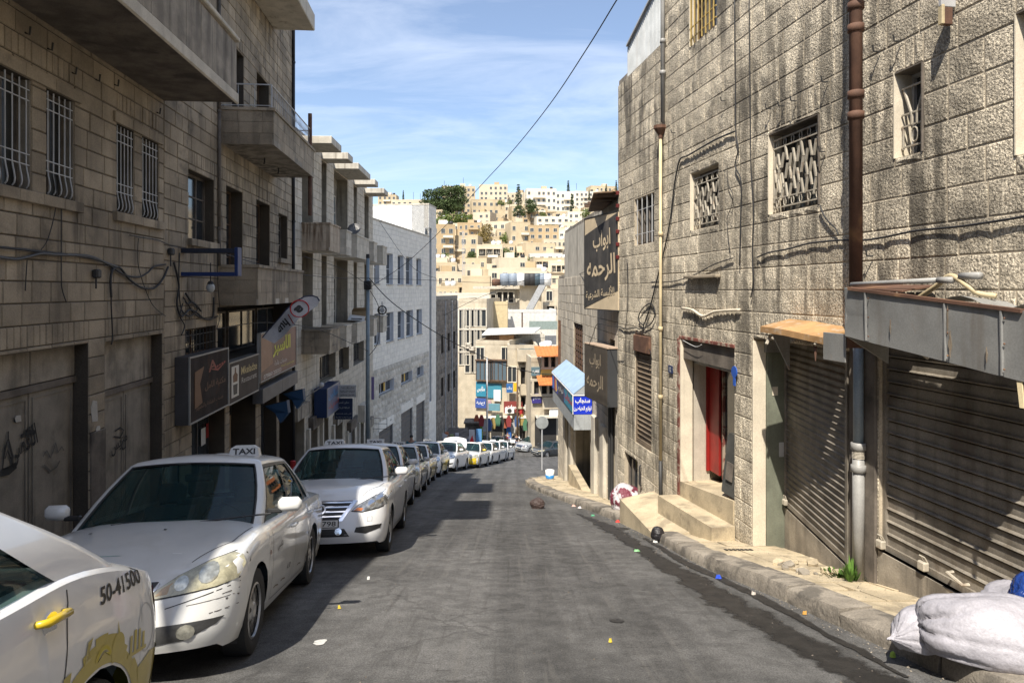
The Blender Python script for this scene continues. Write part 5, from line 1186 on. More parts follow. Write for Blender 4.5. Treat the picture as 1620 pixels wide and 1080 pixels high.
for i, (a, b) in enumerate(shops):
    zt_ = gz(a)+2.5-.25*(i % 3); w_ = (yu(b), yu(a), gz(b)+.1, zt_)
    if i in (3, 7): L3.pane(w_, .5, nx=2, nz=1, fm=M_SOOT, m=M_DARK, nm='open_door')
    elif i in (0, 5): L3.shutter(w_, out=-.15, pitch=.13, m=M_GALV)
    else: L3.pane(w_, .35, nx=2, nz=2, fm=m_sf, m=glass('shop_glass'), nm='shopfront')
    L3.box('shop_fascia', [mat('olive_fascia', (.22, .21, .10), .6), M_CONC, M_SOOT][i % 3], (yu(b)-.05, .02, zt_+.0), (yu(a)+.05, .22, zt_+.48), bev=.01)
    L3.box('pilaster', M_CONCL, (yu(a)+.12, .02, -12), (yu(a)+.34, .14, zt_+.1), bev=.01)
L3.finish()
# rusty vent pipe on the roof of the brown building
p = ray(490.5, 215)*18.35; vp = MB().tube([(p.x, p.y, 2.0), (p.x, p.y, (459-180)/1080*18.35)], .055, 8).build('vent_pipe', M_RUST, label='rusty vent pipe standing beyond the balcony railing', cat='pipe')
# satellite dish, boards and air conditioner on balconies
p = L3.w(yu(31.2), 2.5, .8); sdish = empty('satellite_dish', (p.x, p.y, 2.5), 0, 'small dark satellite dish on the third upper balcony', 'satellite dish')
M_ = Matrix.Translation((0, 0, .25)) @ Matrix.Rotation(rad(60), 4, 'X'); MB().lathe([(0, .0), (.14, .02), (.24, .06), (.3, .1), (.3, .11), (.14, .03), (0, .01)], 14, M=M_).build('reflector', paint('dish_grey', (.12, .12, .12), .5), sdish, smooth=True); MB().tube([(0, 0, 0), (0, 0, .3)], .02, 6).build('mast', M_IRONG, sdish); MB().tube([(0, 0, .2), (0, -.3, .45)], .01, 5).build('arm', M_IRONG, sdish)
p = L3.w(yu(32.4), -1.45, .8); pb_ = empty('white_board', (p.x, p.y, -1.45), 0, 'striped white board lying on a lower balcony parapet', 'board'); MB().prism([(-.5, -.3, .05), (.3, -.35, .0), (.35, -.3, .22), (-.4, -.2, .3)], (0, .03, 0)).build('panel', M_WHITE, pb_); MB().prism([(-.3, -.36, .1), (.2, -.37, .08), (.2, -.37, .12), (-.3, -.36, .14)], (0, .01, 0)).build('stripe', M_BLACK, pb_)
p = L3.w(yu(33.2), -1.45, .7); cb_ = empty('cardboard_box', (p.x, p.y, -1.45), .2, 'flattened cardboard box on a lower balcony parapet', 'box'); MB().box((-.4, -.3, 0), (.4, .3, .45), bev=.01).build('body', mat('cardboard', (.3, .22, .13), .9), cb_); MB().prism([(-.4, -.3, .45), (-.3, -.55, .6), (.3, -.55, .62), (.4, -.3, .45)], (0, .01, .01)).build('flap', mat('cardboard'), cb_) if False else MB().prism([(-.4, -.3, .45), (-.3, -.55, .6), (.3, -.55, .62), (.4, -.3, .45)], (0, .01, .01)).build('flap', MATS['cardboard'], cb_)
p = L3.w(yu(38.8), -1.45, .9); ac = empty('fan_unit', (p.x, p.y, -1.45), 0, 'black round fan unit on the farthest lower balcony', 'fan'); MB().lathe([(.2, -.12), (.26, -.1), (.27, 0), (.26, .1), (.2, .1)], 16, M=Matrix.Translation((0, 0, .32)) @ Matrix.Rotation(rad(90), 4, 'X')).build('ring', M_BLACK, ac, smooth=True); MB().box((-.03, -.04, .05), (.03, .04, .8)).build('support', M_IRONG, ac); MB().lathe([(0, 0), (.15, .02), (0, .05)], 10, M=Matrix.Translation((0, 0, .32)) @ Matrix.Rotation(rad(90), 4, 'X')).build('hub', M_IRONG, ac)
# signs on the third building
def d4(s_, u0, u1, z0, z1, o):
    s_.text(arab('صالون'), (u0+u1)/2, lerp(z0, z1, .68), .34, paint('sign_sky', (.06, .22, .4), .5), o, w=(u1-u0)*.8, bold=.03); s_.text(arab('الحديث'), (u0+u1)/2, lerp(z0, z1, .3), .32, paint('sign_dull_red', (.3, .05, .05), .5), o, w=(u1-u0)*.75, bold=.03)
boxsign('shop_sign', 517.5, 538, 615, 661, .62, .5, 'tilted blue box sign below the lower balconies of the cream building', mat('blue_grey_sign', (.10, .12, .20), .5, streak=.3), paint('deep_blue', (.01, .03, .10), .4), d4, base=L3)
def flat_board(name, d, x0, x1, y0, y1, m, label, lines, mt, th=.06):
    s_ = d/1080; e = empty(name, ((x0+x1-1620)/2*s_, d, (459-y1)*s_), 0, label, 'sign'); w_, h = (x1-x0)*s_, (y1-y0)*s_
    MB().box((-w_/2, 0, 0), (w_/2, th, h), bev=.008).build('board', m, e); g = MB(); 
    for q in (-1, 1): g.box((-w_/2*1.02 if q < 0 else w_/2*.98, -.01, 0), (-w_/2*.98 if q < 0 else w_/2*1.02, .02, h))
    g.build('edge', M_IRONG, e)
    for t_, zz, hh, ww in lines:
        vs, fs = text_mesh(t_, hh*h, ww*w_, .015); MB().add([(x, -.004, h*zz+y) for x, y in vs], fs).build('lettering', mt, e, fix=False)
    return e
flat_board('hanging_board', 28.6, 536, 563, 609, 628, mat('white_board', (.42, .42, .41), .6), 'white hanging board with three lines of black Arabic lettering', [(arab('مشغل زينة'), .78, .2, .8), (arab('للخياطة النسائية'), .48, .2, .85), (arab('تفصيل وتصليح'), .17, .2, .8)], M_BLACK)
flat_board('hanging_board', 28.7, 529, 558, 630, 663, paint('navy_board', (.008, .02, .06), .5), 'dark blue hanging board with pale Arabic lettering above a doorway', [(arab('صالون الحسن'), .8, .12, .6), (arab('للحلاقة الرجالية'), .55, .12, .65), (arab('قص شعر واستشوار'), .27, .08, .85), (arab('تنظيف بشرة'), .1, .07, .85)], mat('pale_lettering', (.35, .38, .38), .6))
flat_board('shop_sign', 33, 566, 577, 641, 668, M_CONCL, 'small plain cream box sign behind the lamp post', [], M_BLACK, th=1.2)
wf = empty('wire_frame_sign', ((586-810)*.038, 41, (459-678)*.038), 0, 'thin empty black sign frame beyond the lamp post', 'sign frame')
for nm_, P_ in (('top_bar', [(0, 0, .65), (1., 0, .62)]), ('bottom_bar', [(0, 0, .02), (1, 0, .0)]), ('end_bar', [(1, 0, 0), (1, 0, .62)]), ('middle_bar', [(0, 0, .33), (1, 0, .31)])): MB().tube(P_, .014, 5).build(nm_, M_BLACK, wf)
flat_board('banner_sign', 35.5, 587.5, 591.8, 596, 632, paint('violet_orange_print', (.16, .12, .28), .5), 'narrow printed banner behind the lamp post', [], M_BLACK)
wp = empty('wall_lamp', ray(508.5, 608.5)*25.5, 0, 'white round wall lamp on a long arm over the shops', 'lamp'); MB().ball((0, 0, 0), .1, 10, 8).build('globe', paint('opal', (.45, .45, .45), .3), wp, smooth=True); MB().tube([(0, 0, -.08), (-.75, .3, -.55)], .018, 5).build('arm', M_IRONG, wp)
cl = [(436, 648, 662), (463, 628, 645)]
for k, (px, ya_, yb__) in enumerate(cl):
    q = ray(px, ya_)*(17.5+k*2); e = empty('blue_tarpaulin', q, 0, ['blue tarpaulin scrap drooping under the grey fascia', 'small dark blue tarpaulin hanging beside the shop door'][k], 'tarpaulin')
    MB().prism([(-.3, 0, .1), (.25, .1, .22), (.28, .12, -.1), (.1, .05, -.35), (-.05, .1, -.1)], (.02, .15, 0)).build('sheet', paint('tarp_blue', (.01, .05, .12), .5), e)
    MB().tube([(-.3, 0, .1), (.25, .1, .22)], .01, 4).build('cord', M_CABLE, e)
# lamp post and overhead cables
lpx, lpy = -4.9, 23.2
lpz = (459-402)/1080*lpy
lpo = empty('lamp_post', (lpx, lpy, gz(lpy)+.1), 0, 'grey steel post standing among the taxis before the cream building', 'post')
H_ = lpz-gz(lpy)-.1; MB().tube([(0, 0, 0), (0, 0, H_*.35), (0, 0, H_)], [.085, .075, .055], 10).build('shaft', mat('galvanised_post', (.20, .25, .28), .5, .4, var=.12), lpo, smooth=True)
MB().lathe([(.16, 0), (.16, .03), (.09, .05), (.085, .3)], 10).build('base', M_IRONG, lpo); MB().lathe([(.0, H_), (.06, H_), (.065, H_-.12), (.055, H_-.14)][::-1], 10).build('clamp', M_CABLE, lpo); MB().box((-.12, -.1, H_-1.2), (.12, .1, H_-.9), bev=.02).build('splice_box', M_CABLE, lpo)
pt = lambda px, py, d: ray(px, py)*d
cable('overhead_cable', [pt(1015, -60, 7), pt(976, 0, 8), pt(930, 75, 9.5), pt(870, 165, 12), pt(810, 240, 15), pt(755, 300, 18), pt(700, 362, 20.5), pt(640, 418, 22), pt(584, 455, 23.1)], .0085, label='long black overhead cable crossing the sky to the post', sub=8)
cable('overhead_cable', [pt(584, 440, 23.1), pt(620, 478, 23.5), pt(680, 520, 24.5), pt(740, 553, 25.5), pt(800, 578, 26.3), pt(850, 590, 27), pt(884, 592, 27.2)], .016, label='thick sagging cable from the post to the corner building', sub=8)
cable('overhead_cable', [pt(345, 398, 13.5), pt(400, 415, 16), pt(470, 433, 19), pt(540, 440, 22), pt(584, 440, 23.1), pt(680, 443, 25), pt(780, 447, 25.5), pt(890, 440, 26), pt(925, 430, 20)], .0085, label='thin cable strung from the brown balcony past the post', sub=8)
cable('overhead_cable', [pt(478, 405, 20), pt(540, 425, 22), pt(584, 452, 23.1)], .008, label='short cable from the cream balcony to the post')
cable('overhead_cable', [pt(345, 520, 14), pt(420, 510, 17), pt(500, 520, 20), pt(560, 545, 22), pt(582, 555, 23)], .010, label='cable slung low past the feather flag')
cable('overhead_cable', [pt(586, 460, 23), pt(600, 490, 24), pt(598, 540, 23.5), pt(584, 562, 23)], .012, label='cable loop hanging off the post')
cable('overhead_cable', [pt(600, 350, 41), pt(650, 420, 38), pt(690, 440, 36)], .012, label='faint cable across the white building front')
cable('overhead_cable', [pt(700, 500, 60), pt(760, 470, 60), pt(840, 440, 62), pt(882, 428, 64)], .02, label='distant cable spanning below the hillside')
# ================================================================ white building on the bend
fl4 = lambda y: -8.39+.125*(y-41)
L4 = LB('white_stone_building', 41.02, 54.7, fl4, 'white stone building with tall narrow windows and a blank white stair tower behind')
L4u = math.hypot(54.7-41.02, fl4(54.7)-fl4(41.02))
def q4(xl, xr, yt, yb_, dep=.3):
    a, c = L4.uz(xr, yt), L4.uz(xl, yb_); zt_ = L4.uz((xl+xr)/2, yt)[1]; zb_ = L4.uz((xl+xr)/2, yb_)[1]; return (L4.u(xr), L4.u(xl), zb_, zt_, dep)
w4 = [q4(x0, x1, lerp(397, 412, (x0-592)/70), lerp(449, 451, (x0-592)/70)) for x0, x1 in ((592, 599.5), (611, 621), (629, 638), (642, 652), (658.5, 666))]
z1a, z1b = w4[1][2], w4[1][3]; w4 = [w[:2]+(z1a, z1b, .3) for w in w4]
w5 = [(L4.u(x1), L4.u(x0), L4.uz(616, 540)[1], L4.uz(616, 494)[1], .3) for x0, x1 in ((592, 601), (611, 622), (629, 639), (642.5, 653), (658.8, 667))]
w6 = [q4(599, 622, 603, 621), q4(634, 651, 589, 605), q4(659, 669, 577, 593)]; w6 = [w[:2]+(w6[0][2], w6[0][3], .3) for w in w6]
w7 = [(L4.u(x1), L4.u(x0), -16, L4.uz(x0, y)[1], .25) for x0, x1, y in ((599, 621, 683), (634, 652, 654), (658, 671, 640))]
zmid = L4.uz(600, 583)[1]; zt4 = L4.uz(590, 347)[1]
L4.wall(0, L4u, zmid, zt4, w4+w5, ch=.30, bl=(.5, .8), m=M_WSTONE, back=mat('white_joint', (.45, .45, .44), .9), t=.012, soldier=0, gap=.012)
L4.wall(0, L4u, -16, zmid, w6+w7, ch=.42, bl=(.4, .9), m=M_WROCK, back=mat('pale_joint', (.36, .35, .33), .9), t=.05, rough=.05, soldier=0)
L4.core(0, L4u, -16, zt4, .4, 10, roof=M_CONCL)
L4.box('coping', M_CONCL, (-.02, -.3, zt4), (L4u+.02, .06, zt4+.10), bev=.01)
m_alu = paint('white_aluminium', (.62, .63, .65), .4)
for w in w4+w5:
    L4.pane(w, .22, nx=1, nz=2, fm=m_alu, bw=.05); L4.sill(w[0]-.05, w[1]+.05, w[2]-.07, w[2], .08, M_CONCL)
    L4.box('reveal', m_alu, (w[0], -.25, w[2]), (w[0]+.02, .03, w[3]))
for k, w in enumerate(w6):
    L4.pane(w, .22, nx=3 if k == 0 else 2, nz=1, fm=m_alu); L4.sill(w[0]-.05, w[1]+.05, w[2]-.1, w[2], .12, M_CONCL)
    L4.box('reveal', m_alu, (w[0], -.25, w[2]), (w[0]+.03, .07, w[3]))
    if k < 2: L4.box('yellow_notice', paint('notice_yellow', (.55, .35, .05), .5), (lerp(w[0], w[1], .42), -.16, w[2]+.1), (lerp(w[0], w[1], .52), -.15, w[3]-.1))
for w in w7:
    L4.box('lintel', M_WSTONE, (w[0]-.1, .0, w[3]), (w[1]+.1, .075, w[3]+.55), bev=.01)
    L4.shutter((w[0]+.04, w[1]-.04, gz(45)-3, w[3]-.02), out=-.1, pitch=.30, m=mat('dark_grey_shutter', (.11, .105, .10), .6, .3))
L4.finish()
# stair tower: blank white face towards the camera, window strip on the street
zT = (459-324)/1080*54.7
TW = LB('stair_tower', 54.72, 57.2, fl4, 'blank white stair tower with a vertical window strip, beside the white building')
Tu = math.hypot(2.48, fl4(57.2)-fl4(54.72)); ws = (TW.u(682.5), TW.u(675.5), -9, zT-1.8, .3)
TW.wall(0, Tu, -17, zT, [ws], ch=.32, bl=(.4, .7), m=M_WSTONE, back=MATS['white_joint'], t=.012, soldier=0)
TW.box('body', mat('white_render', (.78, .78, .76), .7, var=.04), (.0, -9.6, -17), (Tu+.0, -.41, zT))
TW.box('corner_slab', M_WSTONE, (Tu-.3, -.4, -17), (Tu, -.02, zT-.01))
k = 0; z = ws[3]
while z > ws[2]+.2:
    TW.pane((ws[0], ws[1], z-1.9, z-.1), .2, nx=1, nz=2, fm=M_IRONG, m=m_bg); z -= 2.0
TW.box('vent', M_IRONG, (Tu+.0, -4.2, .9+.6), (Tu+.06, -3.9, 2.3+.6)); TW.box('coping', M_CONCL, (-.02, -9.6, zT), (Tu+.03, .03, zT+.12))
TW.finish()
# ================================================================ dark old building beyond
fl5 = lambda y: -6.35+.125*(y-57.3)
L5 = LB('old_stone_building', 57.3, 66, fl5, 'dark old stone building in the shade past the white one')
L5u = math.hypot(8.7, 1.0875); zt5 = (459-476)/1080*60; w5_ = []
for x in (1.2, 3.6, 6.2): 
    for z in (-3.9, -7.6): w5_.append((x, x+.9, z-1.6, z, .25))
w5_.append((2.5, 5.2, -19, -13.4, .4))
L5.wall(0, L5u, -19, zt5, w5_, ch=.42, bl=(.45, .9), m=M_DSTONE, back=M_MORTD, t=.04, rough=.04, soldier=.2)
L5.core(0, L5u, -19, zt5, .5, 8)
for w in w5_[:-1]: L5.pane(w, .2, nx=2, nz=2, fm=M_SOOT)
L5.pane(w5_[-1], .3, nx=3, fm=M_SOOT, nm='shopfront')
for x in (.5, 2.9, 5.6): L5.part(MB().tube([(x, .08, -17), (x, .08, zt5)], .05, 6), 'pipe', M_IRONG)
L5.box('parapet', mat('concrete_band', (.26, .24, .21), .9), (0, -.3, zt5+.13), (L5u, .0, zt5+.45)); L5.finish()
wt = empty('water_tank', (-7.5, 58.4, zt5+.45), 0, 'black roof tank on the old dark building', 'water tank'); MB().lathe([(0, 0), (.7, 0), (.7, .6), (.6, .72), (0, .76)], 14).build('drum', M_BLACK, wt, smooth=True)

# ================================================================ generic far building facing the viewer
M_PANE = M_GLASSD
FARM = [mat('hill_stone_a', (.47, .385, .255), .9, var=.1, vscale=.15, grain=.05, gscale=2, island=.03, streak=.35, scol=(.33, .25, .16), ss=(.5, .5, .06)), mat('hill_stone_b', (.56, .48, .355), .9, var=.08, vscale=.15, grain=.04, gscale=2, streak=.3, scol=(.4, .32, .22), ss=(.5, .5, .06)),
        mat('hill_stone_c', (.42, .315, .185), .9, var=.1, vscale=.15, grain=.05, gscale=2, streak=.35, scol=(.28, .2, .12), ss=(.5, .5, .06)), mat('hill_stone_d', (.64, .59, .49), .9, var=.08, vscale=.15, grain=.04, gscale=2, streak=.25, scol=(.45, .38, .28), ss=(.5, .5, .06))]
WINC = {}
def window_mesh(w, h, kind=0):
    k = (round(w, 2), round(h, 2), kind)
    if k in WINC: return WINC[k]
    f = MB(); t = .09; f.box((-w/2-t, -.02, -h/2-t), (w/2+t, .10, -h/2)); f.box((-w/2-t, -.02, h/2), (w/2+t, .10, h/2+t)); f.box((-w/2-t, -.02, -h/2), (-w/2, .10, h/2)); f.box((w/2, -.02, -h/2), (w/2+t, .10, h/2)); f.box((-.03, .0, -h/2), (.03, .04, h/2))
    p = MB(); p.box((-w/2, -.012, -h/2), (w/2, .015, h/2))
    fm = f.mesh('window', FARM[3] if kind == 0 else M_CONCL); pm = p.mesh('pane', M_PANE); WINC[k] = (fm, pm); return WINC[k]
class Far(B):
    def __init__(s, name, x0, x1, ytop, d, yaw, depth, m, label, zbase=None, ybot=None, cat='building', group=None, roof=True):
        """x0..x1: pixel extent of the face at distance d; ytop: pixel row of its roofline"""
        xa, xb = (x0-810)/1080*d, (x1-810)/1080*d; c, s_ = math.cos(yaw), math.sin(yaw)
        # local x runs from the right end to the left end (outward normal towards the viewer)
        L_ = (xb-xa)/max(.3, c); super().__init__(name, xb, d, math.pi+yaw, label, cat, group)
        s.L = L_; s.zt = (459-ytop)/1080*d; s.zb = (gz(d+depth*.3)-3) if zbase is None else zbase; s.m = m; s.depth = depth
        if ybot is not None: s.zb = (459-ybot)/1080*d
        s.box('wall', m, (0, -depth, s.zb), (L_, 0, s.zt))
        if roof:
            g = MB(); zt = s.zt; g.box((-.0, -.25, zt), (L_, .03, zt+.45)); g.box((0, -depth, zt), (.25, -.25, zt+.45)); g.box((L_-.25, -depth, zt), (L_, -.25, zt+.45)); g.build('parapet', m, s.e)
    def win(s, x, z, w=1.2, h=1.4, kind=0, ac=False):
        fm, pm = window_mesh(w, h, kind); a = link('window', fm, s.e); a.location = (x, 0, z); b = link('pane', pm, a)
        return a
    def rows(s, n, nf, z0=None, z1=None, w=1.2, h=1.4, skip=0., x0=None, x1=None, rs=R):
        z1 = s.zt-1.0 if z1 is None else z1; z0 = s.zb if z0 is None else z0; x0 = 0 if x0 is None else x0; x1 = s.L if x1 is None else x1
        for j in range(nf):
            for i in range(n):
                if rs.random() < skip: continue
                s.win(lerp(x0, x1, (i+.5)/n), lerp(z1, z0, (j+.5)/nf), w, h)
    def slab(s, x0, x1, z, out=1.2, par=.9, m=None):
        m = m or s.m; o = s.box('balcony', m, (x0, .0, z), (x1, out, z+.18)); g = MB(); g.box((x0, out-.12, z+.18), (x1, out, z+par)); g.box((x0, 0, z+.18), (x0+.12, out-.12, z+par)); g.box((x1-.12, 0, z+.18), (x1, out-.12, z+par)); g.build('parapet', m, o); return o
    def void(s, x0, x1, z0, z1, dep=.9, posts=0):
        """open loggia: flat dark panel painted as its inner shade, framed proud"""
        s.box('opening', M_DARK, (x0, .01, z0), (x1, .03, z1)); g = MB(); t = .22  # opening: loggia shade painted as a dark sheet on the wall
        g.box((x0-t, .0, z1), (x1+t, .5, z1+t)); g.box((x0-t, 0, z0-t), (x1+t, .5, z0)); 
        for i in range(posts+2): x = lerp(x0, x1, i/(posts+1)); g.box((x-.12, .0, z0), (x+.12, .5, z1))
        g.build('frame', s.m, s.e)
    def uzf(s, px, py): return s.uz(px, py)
def tank(x, y, z, r=.6, h=1.3, m=None, label='roof water tank', group=None, horiz=False):
    e = empty('water_tank', (x, y, z), 0, label, 'water tank', group)
    MB().lathe([(0, .15), (r, .15), (r, h), (r*.85, h+.15), (r*.3, h+.22), (0, h+.22)], 12).build('drum', m or M_WHITE, e, smooth=True)
    g = MB(); [g.box((a*r*.7-.05, b*r*.7-.05, 0), (a*r*.7+.05, b*r*.7+.05, .16)) for a in (-1, 1) for b in (-1, 1)]; g.build('stand', M_IRONG, e); return e

# ---- buildings that close the street at the bottom
R.seed(21)
m_bs = mat('street_stone', (.46, .40, .30), .9, var=.14, vscale=.8, grain=.1, gscale=12, bump=.4, bscale=6, bdist=.03, streak=.5, scol=(.26, .20, .13), ss=(1.5, 1.5, .15))
m_yc = mat('yellowed_render', (.52, .42, .25), .9, var=.08, streak=.5, scol=(.36, .28, .16), ss=(1.5, 1.5, .1))
c1 = Far('apartment_block', 725, 770, 478, 86, -.12, 12, m_bs, 'pale stone block with small square windows behind the lamp post cables, closing the street')
for yy in (505, 535, 562): 
    for xx in (731, 738): u_, z_ = c1.uz(xx, yy); c1.win(u_, z_, .7, 2.3)
for yy in (502, 534, 575):
    for xx in (743, 752.5, 762): u_, z_ = c1.uz(xx, yy); c1.win(u_, z_, 1.1, 2.2)
for k in range(24):   # vertical run of stone joints as courses
    pass
u_, z_ = c1.uz(762, 520)
for z_ in (c1.uz(745, 490)[1], c1.uz(745, 522)[1], c1.uz(745, 558)[1]): c1.box('string_course', M_CONCL, (0, .0, z_), (c1.L, .14, z_+.22))
for xx, yy in ((742, 548), (747, 551), (741, 545)): u_, z_ = c1.uz(xx, yy); c1.box('air_conditioner', M_CONCL, (u_-.35, .02, z_-.25), (u_+.35, .4, z_+.25), bev=.03)
c2 = Far('rendered_block', 768, 803, 482, 92, 0, 10, m_yc, 'blank yellowish rendered wall rising behind the stone block')
c3_ = Far('corner_shop_building', 752, 806, 545, 78, -.25, 9, m_bs, 'curved stone corner building with bay windows and a timber roof room', ybot=702)
for xx in (762, 784): 
    u_, z_ = c3_.uz(xx+6, 585); m_fr = M_WOODD
    o_ = c3_.box('bay_window', m_fr, (u_-1.0, .0, z_-1.25), (u_+1.0, .55, z_-1.1)); g = MB(); g.box((u_-1.05, 0, z_+1.1), (u_+1.05, .65, z_+1.22)); 
    for i in range(5): x = lerp(u_-1, u_+.94, i/4); g.box((x, .45, z_-1.1), (x+.07, .52, z_+1.1))
    g.build('frame', m_fr, o_); MB().box((u_-.98, .40, z_-1.1), (u_+.98, .44, z_+1.1)).build('pane', m_bg, o_)
for xx in (744+16, 800): u_, z_ = c3_.uz(xx, 560); c3_.win(u_, z_, .9, 1.5)
m_tw = mat('timber_brown', (.30, .17, .08), .8, var=.2)
rr_ = Far('roof_room', 768, 812, 530, 80, -.05, 7, m_tw, 'timber roof room with a long white sheet roof and dark latticed windows', ybot=549, roof=False)
for i in range(8): u_ = rr_.L*(.52+.06*i); rr_.box('post', M_WOODD, (u_, .02, rr_.zb), (u_+.1, .12, rr_.zt))
for i in range(2): rr_.box('rail', M_WOODD, (rr_.L*.52, .03, lerp(rr_.zb, rr_.zt, .3+.4*i)), (rr_.L, .13, lerp(rr_.zb, rr_.zt, .3+.4*i)+.1))
rr_.part(MB().prism([(-2.5, .6, rr_.zt+.25), (rr_.L+.4, .6, rr_.zt-.02), (rr_.L+.2, -6.0, rr_.zt+.35), (-3.2, -6.0, rr_.zt+.5)], (0, 0, .12)), 'sheet_roof', mat('pale_sheet', (.52, .52, .50), .6, var=.12))
# vine on the balcony edge
# middle house with curved bay, awnings
c4 = Far('street_house', 803, 851, 552, 75, .02, 9, m_bs, 'stone house with a dark bay opening and air conditioners above the shops', ybot=712)
u0, z0_ = c4.uz(846, 592); u1, z1_ = c4.uz(820, 572); c4.void(c4.uz(843, 607)[0], c4.uz(822, 607)[0], c4.uz(843, 607)[1], c4.uz(843, 580)[1], posts=0)
c4.slab(c4.u(850), c4.u(818), c4.uz(830, 570)[1], 1.3, 1.3); c4.slab(c4.u(850), c4.u(822), c4.uz(830, 622)[1], 1.3, 1.1)
u_, z_ = c4.uz(810, 592); c4.win(u_, z_, .9, 1.6)
c4.void(c4.u(848), c4.u(822), c4.uz(843, 642)[1], c4.uz(843, 626)[1])
for xx, yy in ((806, 648), (837, 643)): 
    u_, z_ = c4.uz(xx, yy); o_ = c4.box('air_conditioner', M_WHITE, (u_-.5, .05, z_-.32), (u_+.5, .55, z_+.32), bev=.04); MB().lathe([(0, 0), (.24, 0), (.24, .02), (0, .02)], 14, M=Matrix.Translation((u_, .56, z_)), axis='y').build('fan_grille', M_BLACK, o_)
c5 = Far('restaurant_building', 840, 905, 572, 70, .10, 9, m_bs, 'narrow building with two tile orange awnings and a yellow signboard', ybot=716)
m_ora = mat('orange_awning', (.48, .16, .045), .7, var=.12)
for (xa, xb, ya) in ((845, 882, 556), (848, 882, 600)):
    ub_, ua_ = c5.u(xb+8), c5.u(xa); z_ = c5.uz(xb, ya)[1]; o_ = c5.part(MB().prism([(ub_, .0, z_+.5), (ua_, .0, z_+.5), (ua_, 2.2, z_-.3), (ub_, 2.2, z_-.3)], (0, 0, .08)), 'awning', m_ora)
    for k in range(8): x = lerp(ub_, ua_, (k+.5)/8); MB().prism([(x-.03, .0, z_+.59), (x+.03, .0, z_+.59), (x+.03, 2.2, z_-.21), (x-.03, 2.2, z_-.21)], (0, 0, .04)).build('rib', m_ora, o_)
def fpan(b, x0, y0, x1, y1, m, nm='signboard', out=.3, th=.12, txt=None, tm=None, th_=.4):
    a, c = b.uz(x1, y1), b.uz(x0, y0); o_ = b.box(nm, m, (a[0], out-th, a[1]), (c[0], out, c[1]), bev=.02)
    if txt: b.text(txt, (a[0]+c[0])/2, (a[1]+c[1])/2, (c[1]-a[1])*th_, tm or M_WHITE, out+.01, w=(c[0]-a[0])*.75, bold=.02, par=o_)
    return o_
fpan(c5, 855, 582, 888, 597, paint('mustard_sign', (.55, .42, .10), .5)); fpan(c5, 840, 580, 854, 594, paint('slate_sign', (.10, .16, .18), .5), txt=arab('كافيه')); fpan(c5, 841, 622, 856, 637, paint('navy_sign', (.04, .03, .18), .5), txt=arab('مطعم')); fpan(c5, 857, 627, 888, 645, m_bs, out=.6)
c5.void(c5.u(890), c5.u(842), c5.uz(860, 622)[1], c5.uz(860, 602)[1], posts=3); c5.void(c5.u(890), c5.u(858), c5.uz(860, 580)[1], c5.uz(860, 562)[1], posts=2)
fpan(c3_, 754, 603, 770, 627, paint('cyan_print', (.03, .20, .30), .5), txt=arab('ملابس')); fpan(c3_, 770, 606, 794, 630, paint('teal_wall', (.05, .22, .30), .5), out=.15); fpan(c3_, 782, 616, 793, 634, M_WHITE)
fpan(c3_, 753, 629, 770, 645, paint('blue_shop_sign', (.04, .08, .28), .5), txt=arab('احذية')); fpan(c3_, 770, 633, 778, 649, paint('pink_print', (.4, .25, .28), .5)); fpan(c3_, 776, 636, 794, 648, paint('light_cyan', (.12, .26, .31), .5), out=.9)
fpan(c4, 801, 605, 811, 619, paint('blue_small_sign', (.03, .12, .32), .5), out=.9, txt=arab('بنك')); fpan(c4, 812, 604, 817, 617, paint('amber_sign', (.75, .42, .02), .5), out=.9)
fpan(c4, 797, 634, 827, 652, paint('maroon_sign', (.20, .035, .03), .6), txt=arab('حلويات')); fpan(c4, 822, 641, 828, 659, paint('red_sign', (.35, .02, .02), .6), out=.4)
fpan(c5, 868, 646, 885, 656, M_WHITE, out=.5)
for b, cols in ((c3_, [(756, 775), (777, 795)]), (c4, [(796, 810), (822, 836)]), (c5, [(846, 880)])):
    for i, (xa, xb) in enumerate(cols): a, c = b.uz(xb, 702), b.uz(xa, 658); o_ = b.box('shopfront', M_DARK, (a[0], .01, b.zb), (c[0], .04, c[1])); MB().box((a[0], .04, c[1]-.0), (c[0], 1.3, c[1]+.12)).build('shop_awning', [M_CONCL, paint('white_cloth', (.6, .6, .58), .8), mat('brown_cloth', (.25, .13, .06), .8)][i % 3], o_)
fpan(c4, 801, 662, 809, 700, paint('blue_door', (.03, .12, .38), .5), 'door', out=.12)
# goods and clothes hanging before the shops
R.seed(31)
for k in range(14):
    px = 755+k*6.3+R.uniform(-1, 1); py = 665+R.uniform(-3, 10); q = ray(px, py)*(72.5+R.uniform(-1, 2))
    cc = [(.35, .10, .05), (.22, .03, .03), (.35, .35, .35), (.04, .09, .22), (.30, .22, .07), (.06, .16, .09), (.02, .02, .02)][k % 7]
    MB().prism([(q.x-.3, q.y, q.z), (q.x-.12, q.y, q.z+.5), (q.x+.12, q.y, q.z+.5), (q.x+.3, q.y, q.z), (q.x+.2, q.y, q.z-.7), (q.x-.2, q.y, q.z-.7)], (0, .12, 0)).build('hanging_shirt', paint('cloth_%d' % (k % 7), cc, .8), label='%s shirt, number %s from the lamp column in the row before the far shops' % (['orange', 'dark red', 'grey', 'blue', 'mustard', 'green', 'black'][k % 7], ['one', 'two', 'three', 'four', 'five', 'six', 'seven', 'eight', 'nine', 'ten', 'eleven', 'twelve', 'thirteen', 'fourteen'][k]), cat='shirt', group='shirts hung before the far shops')
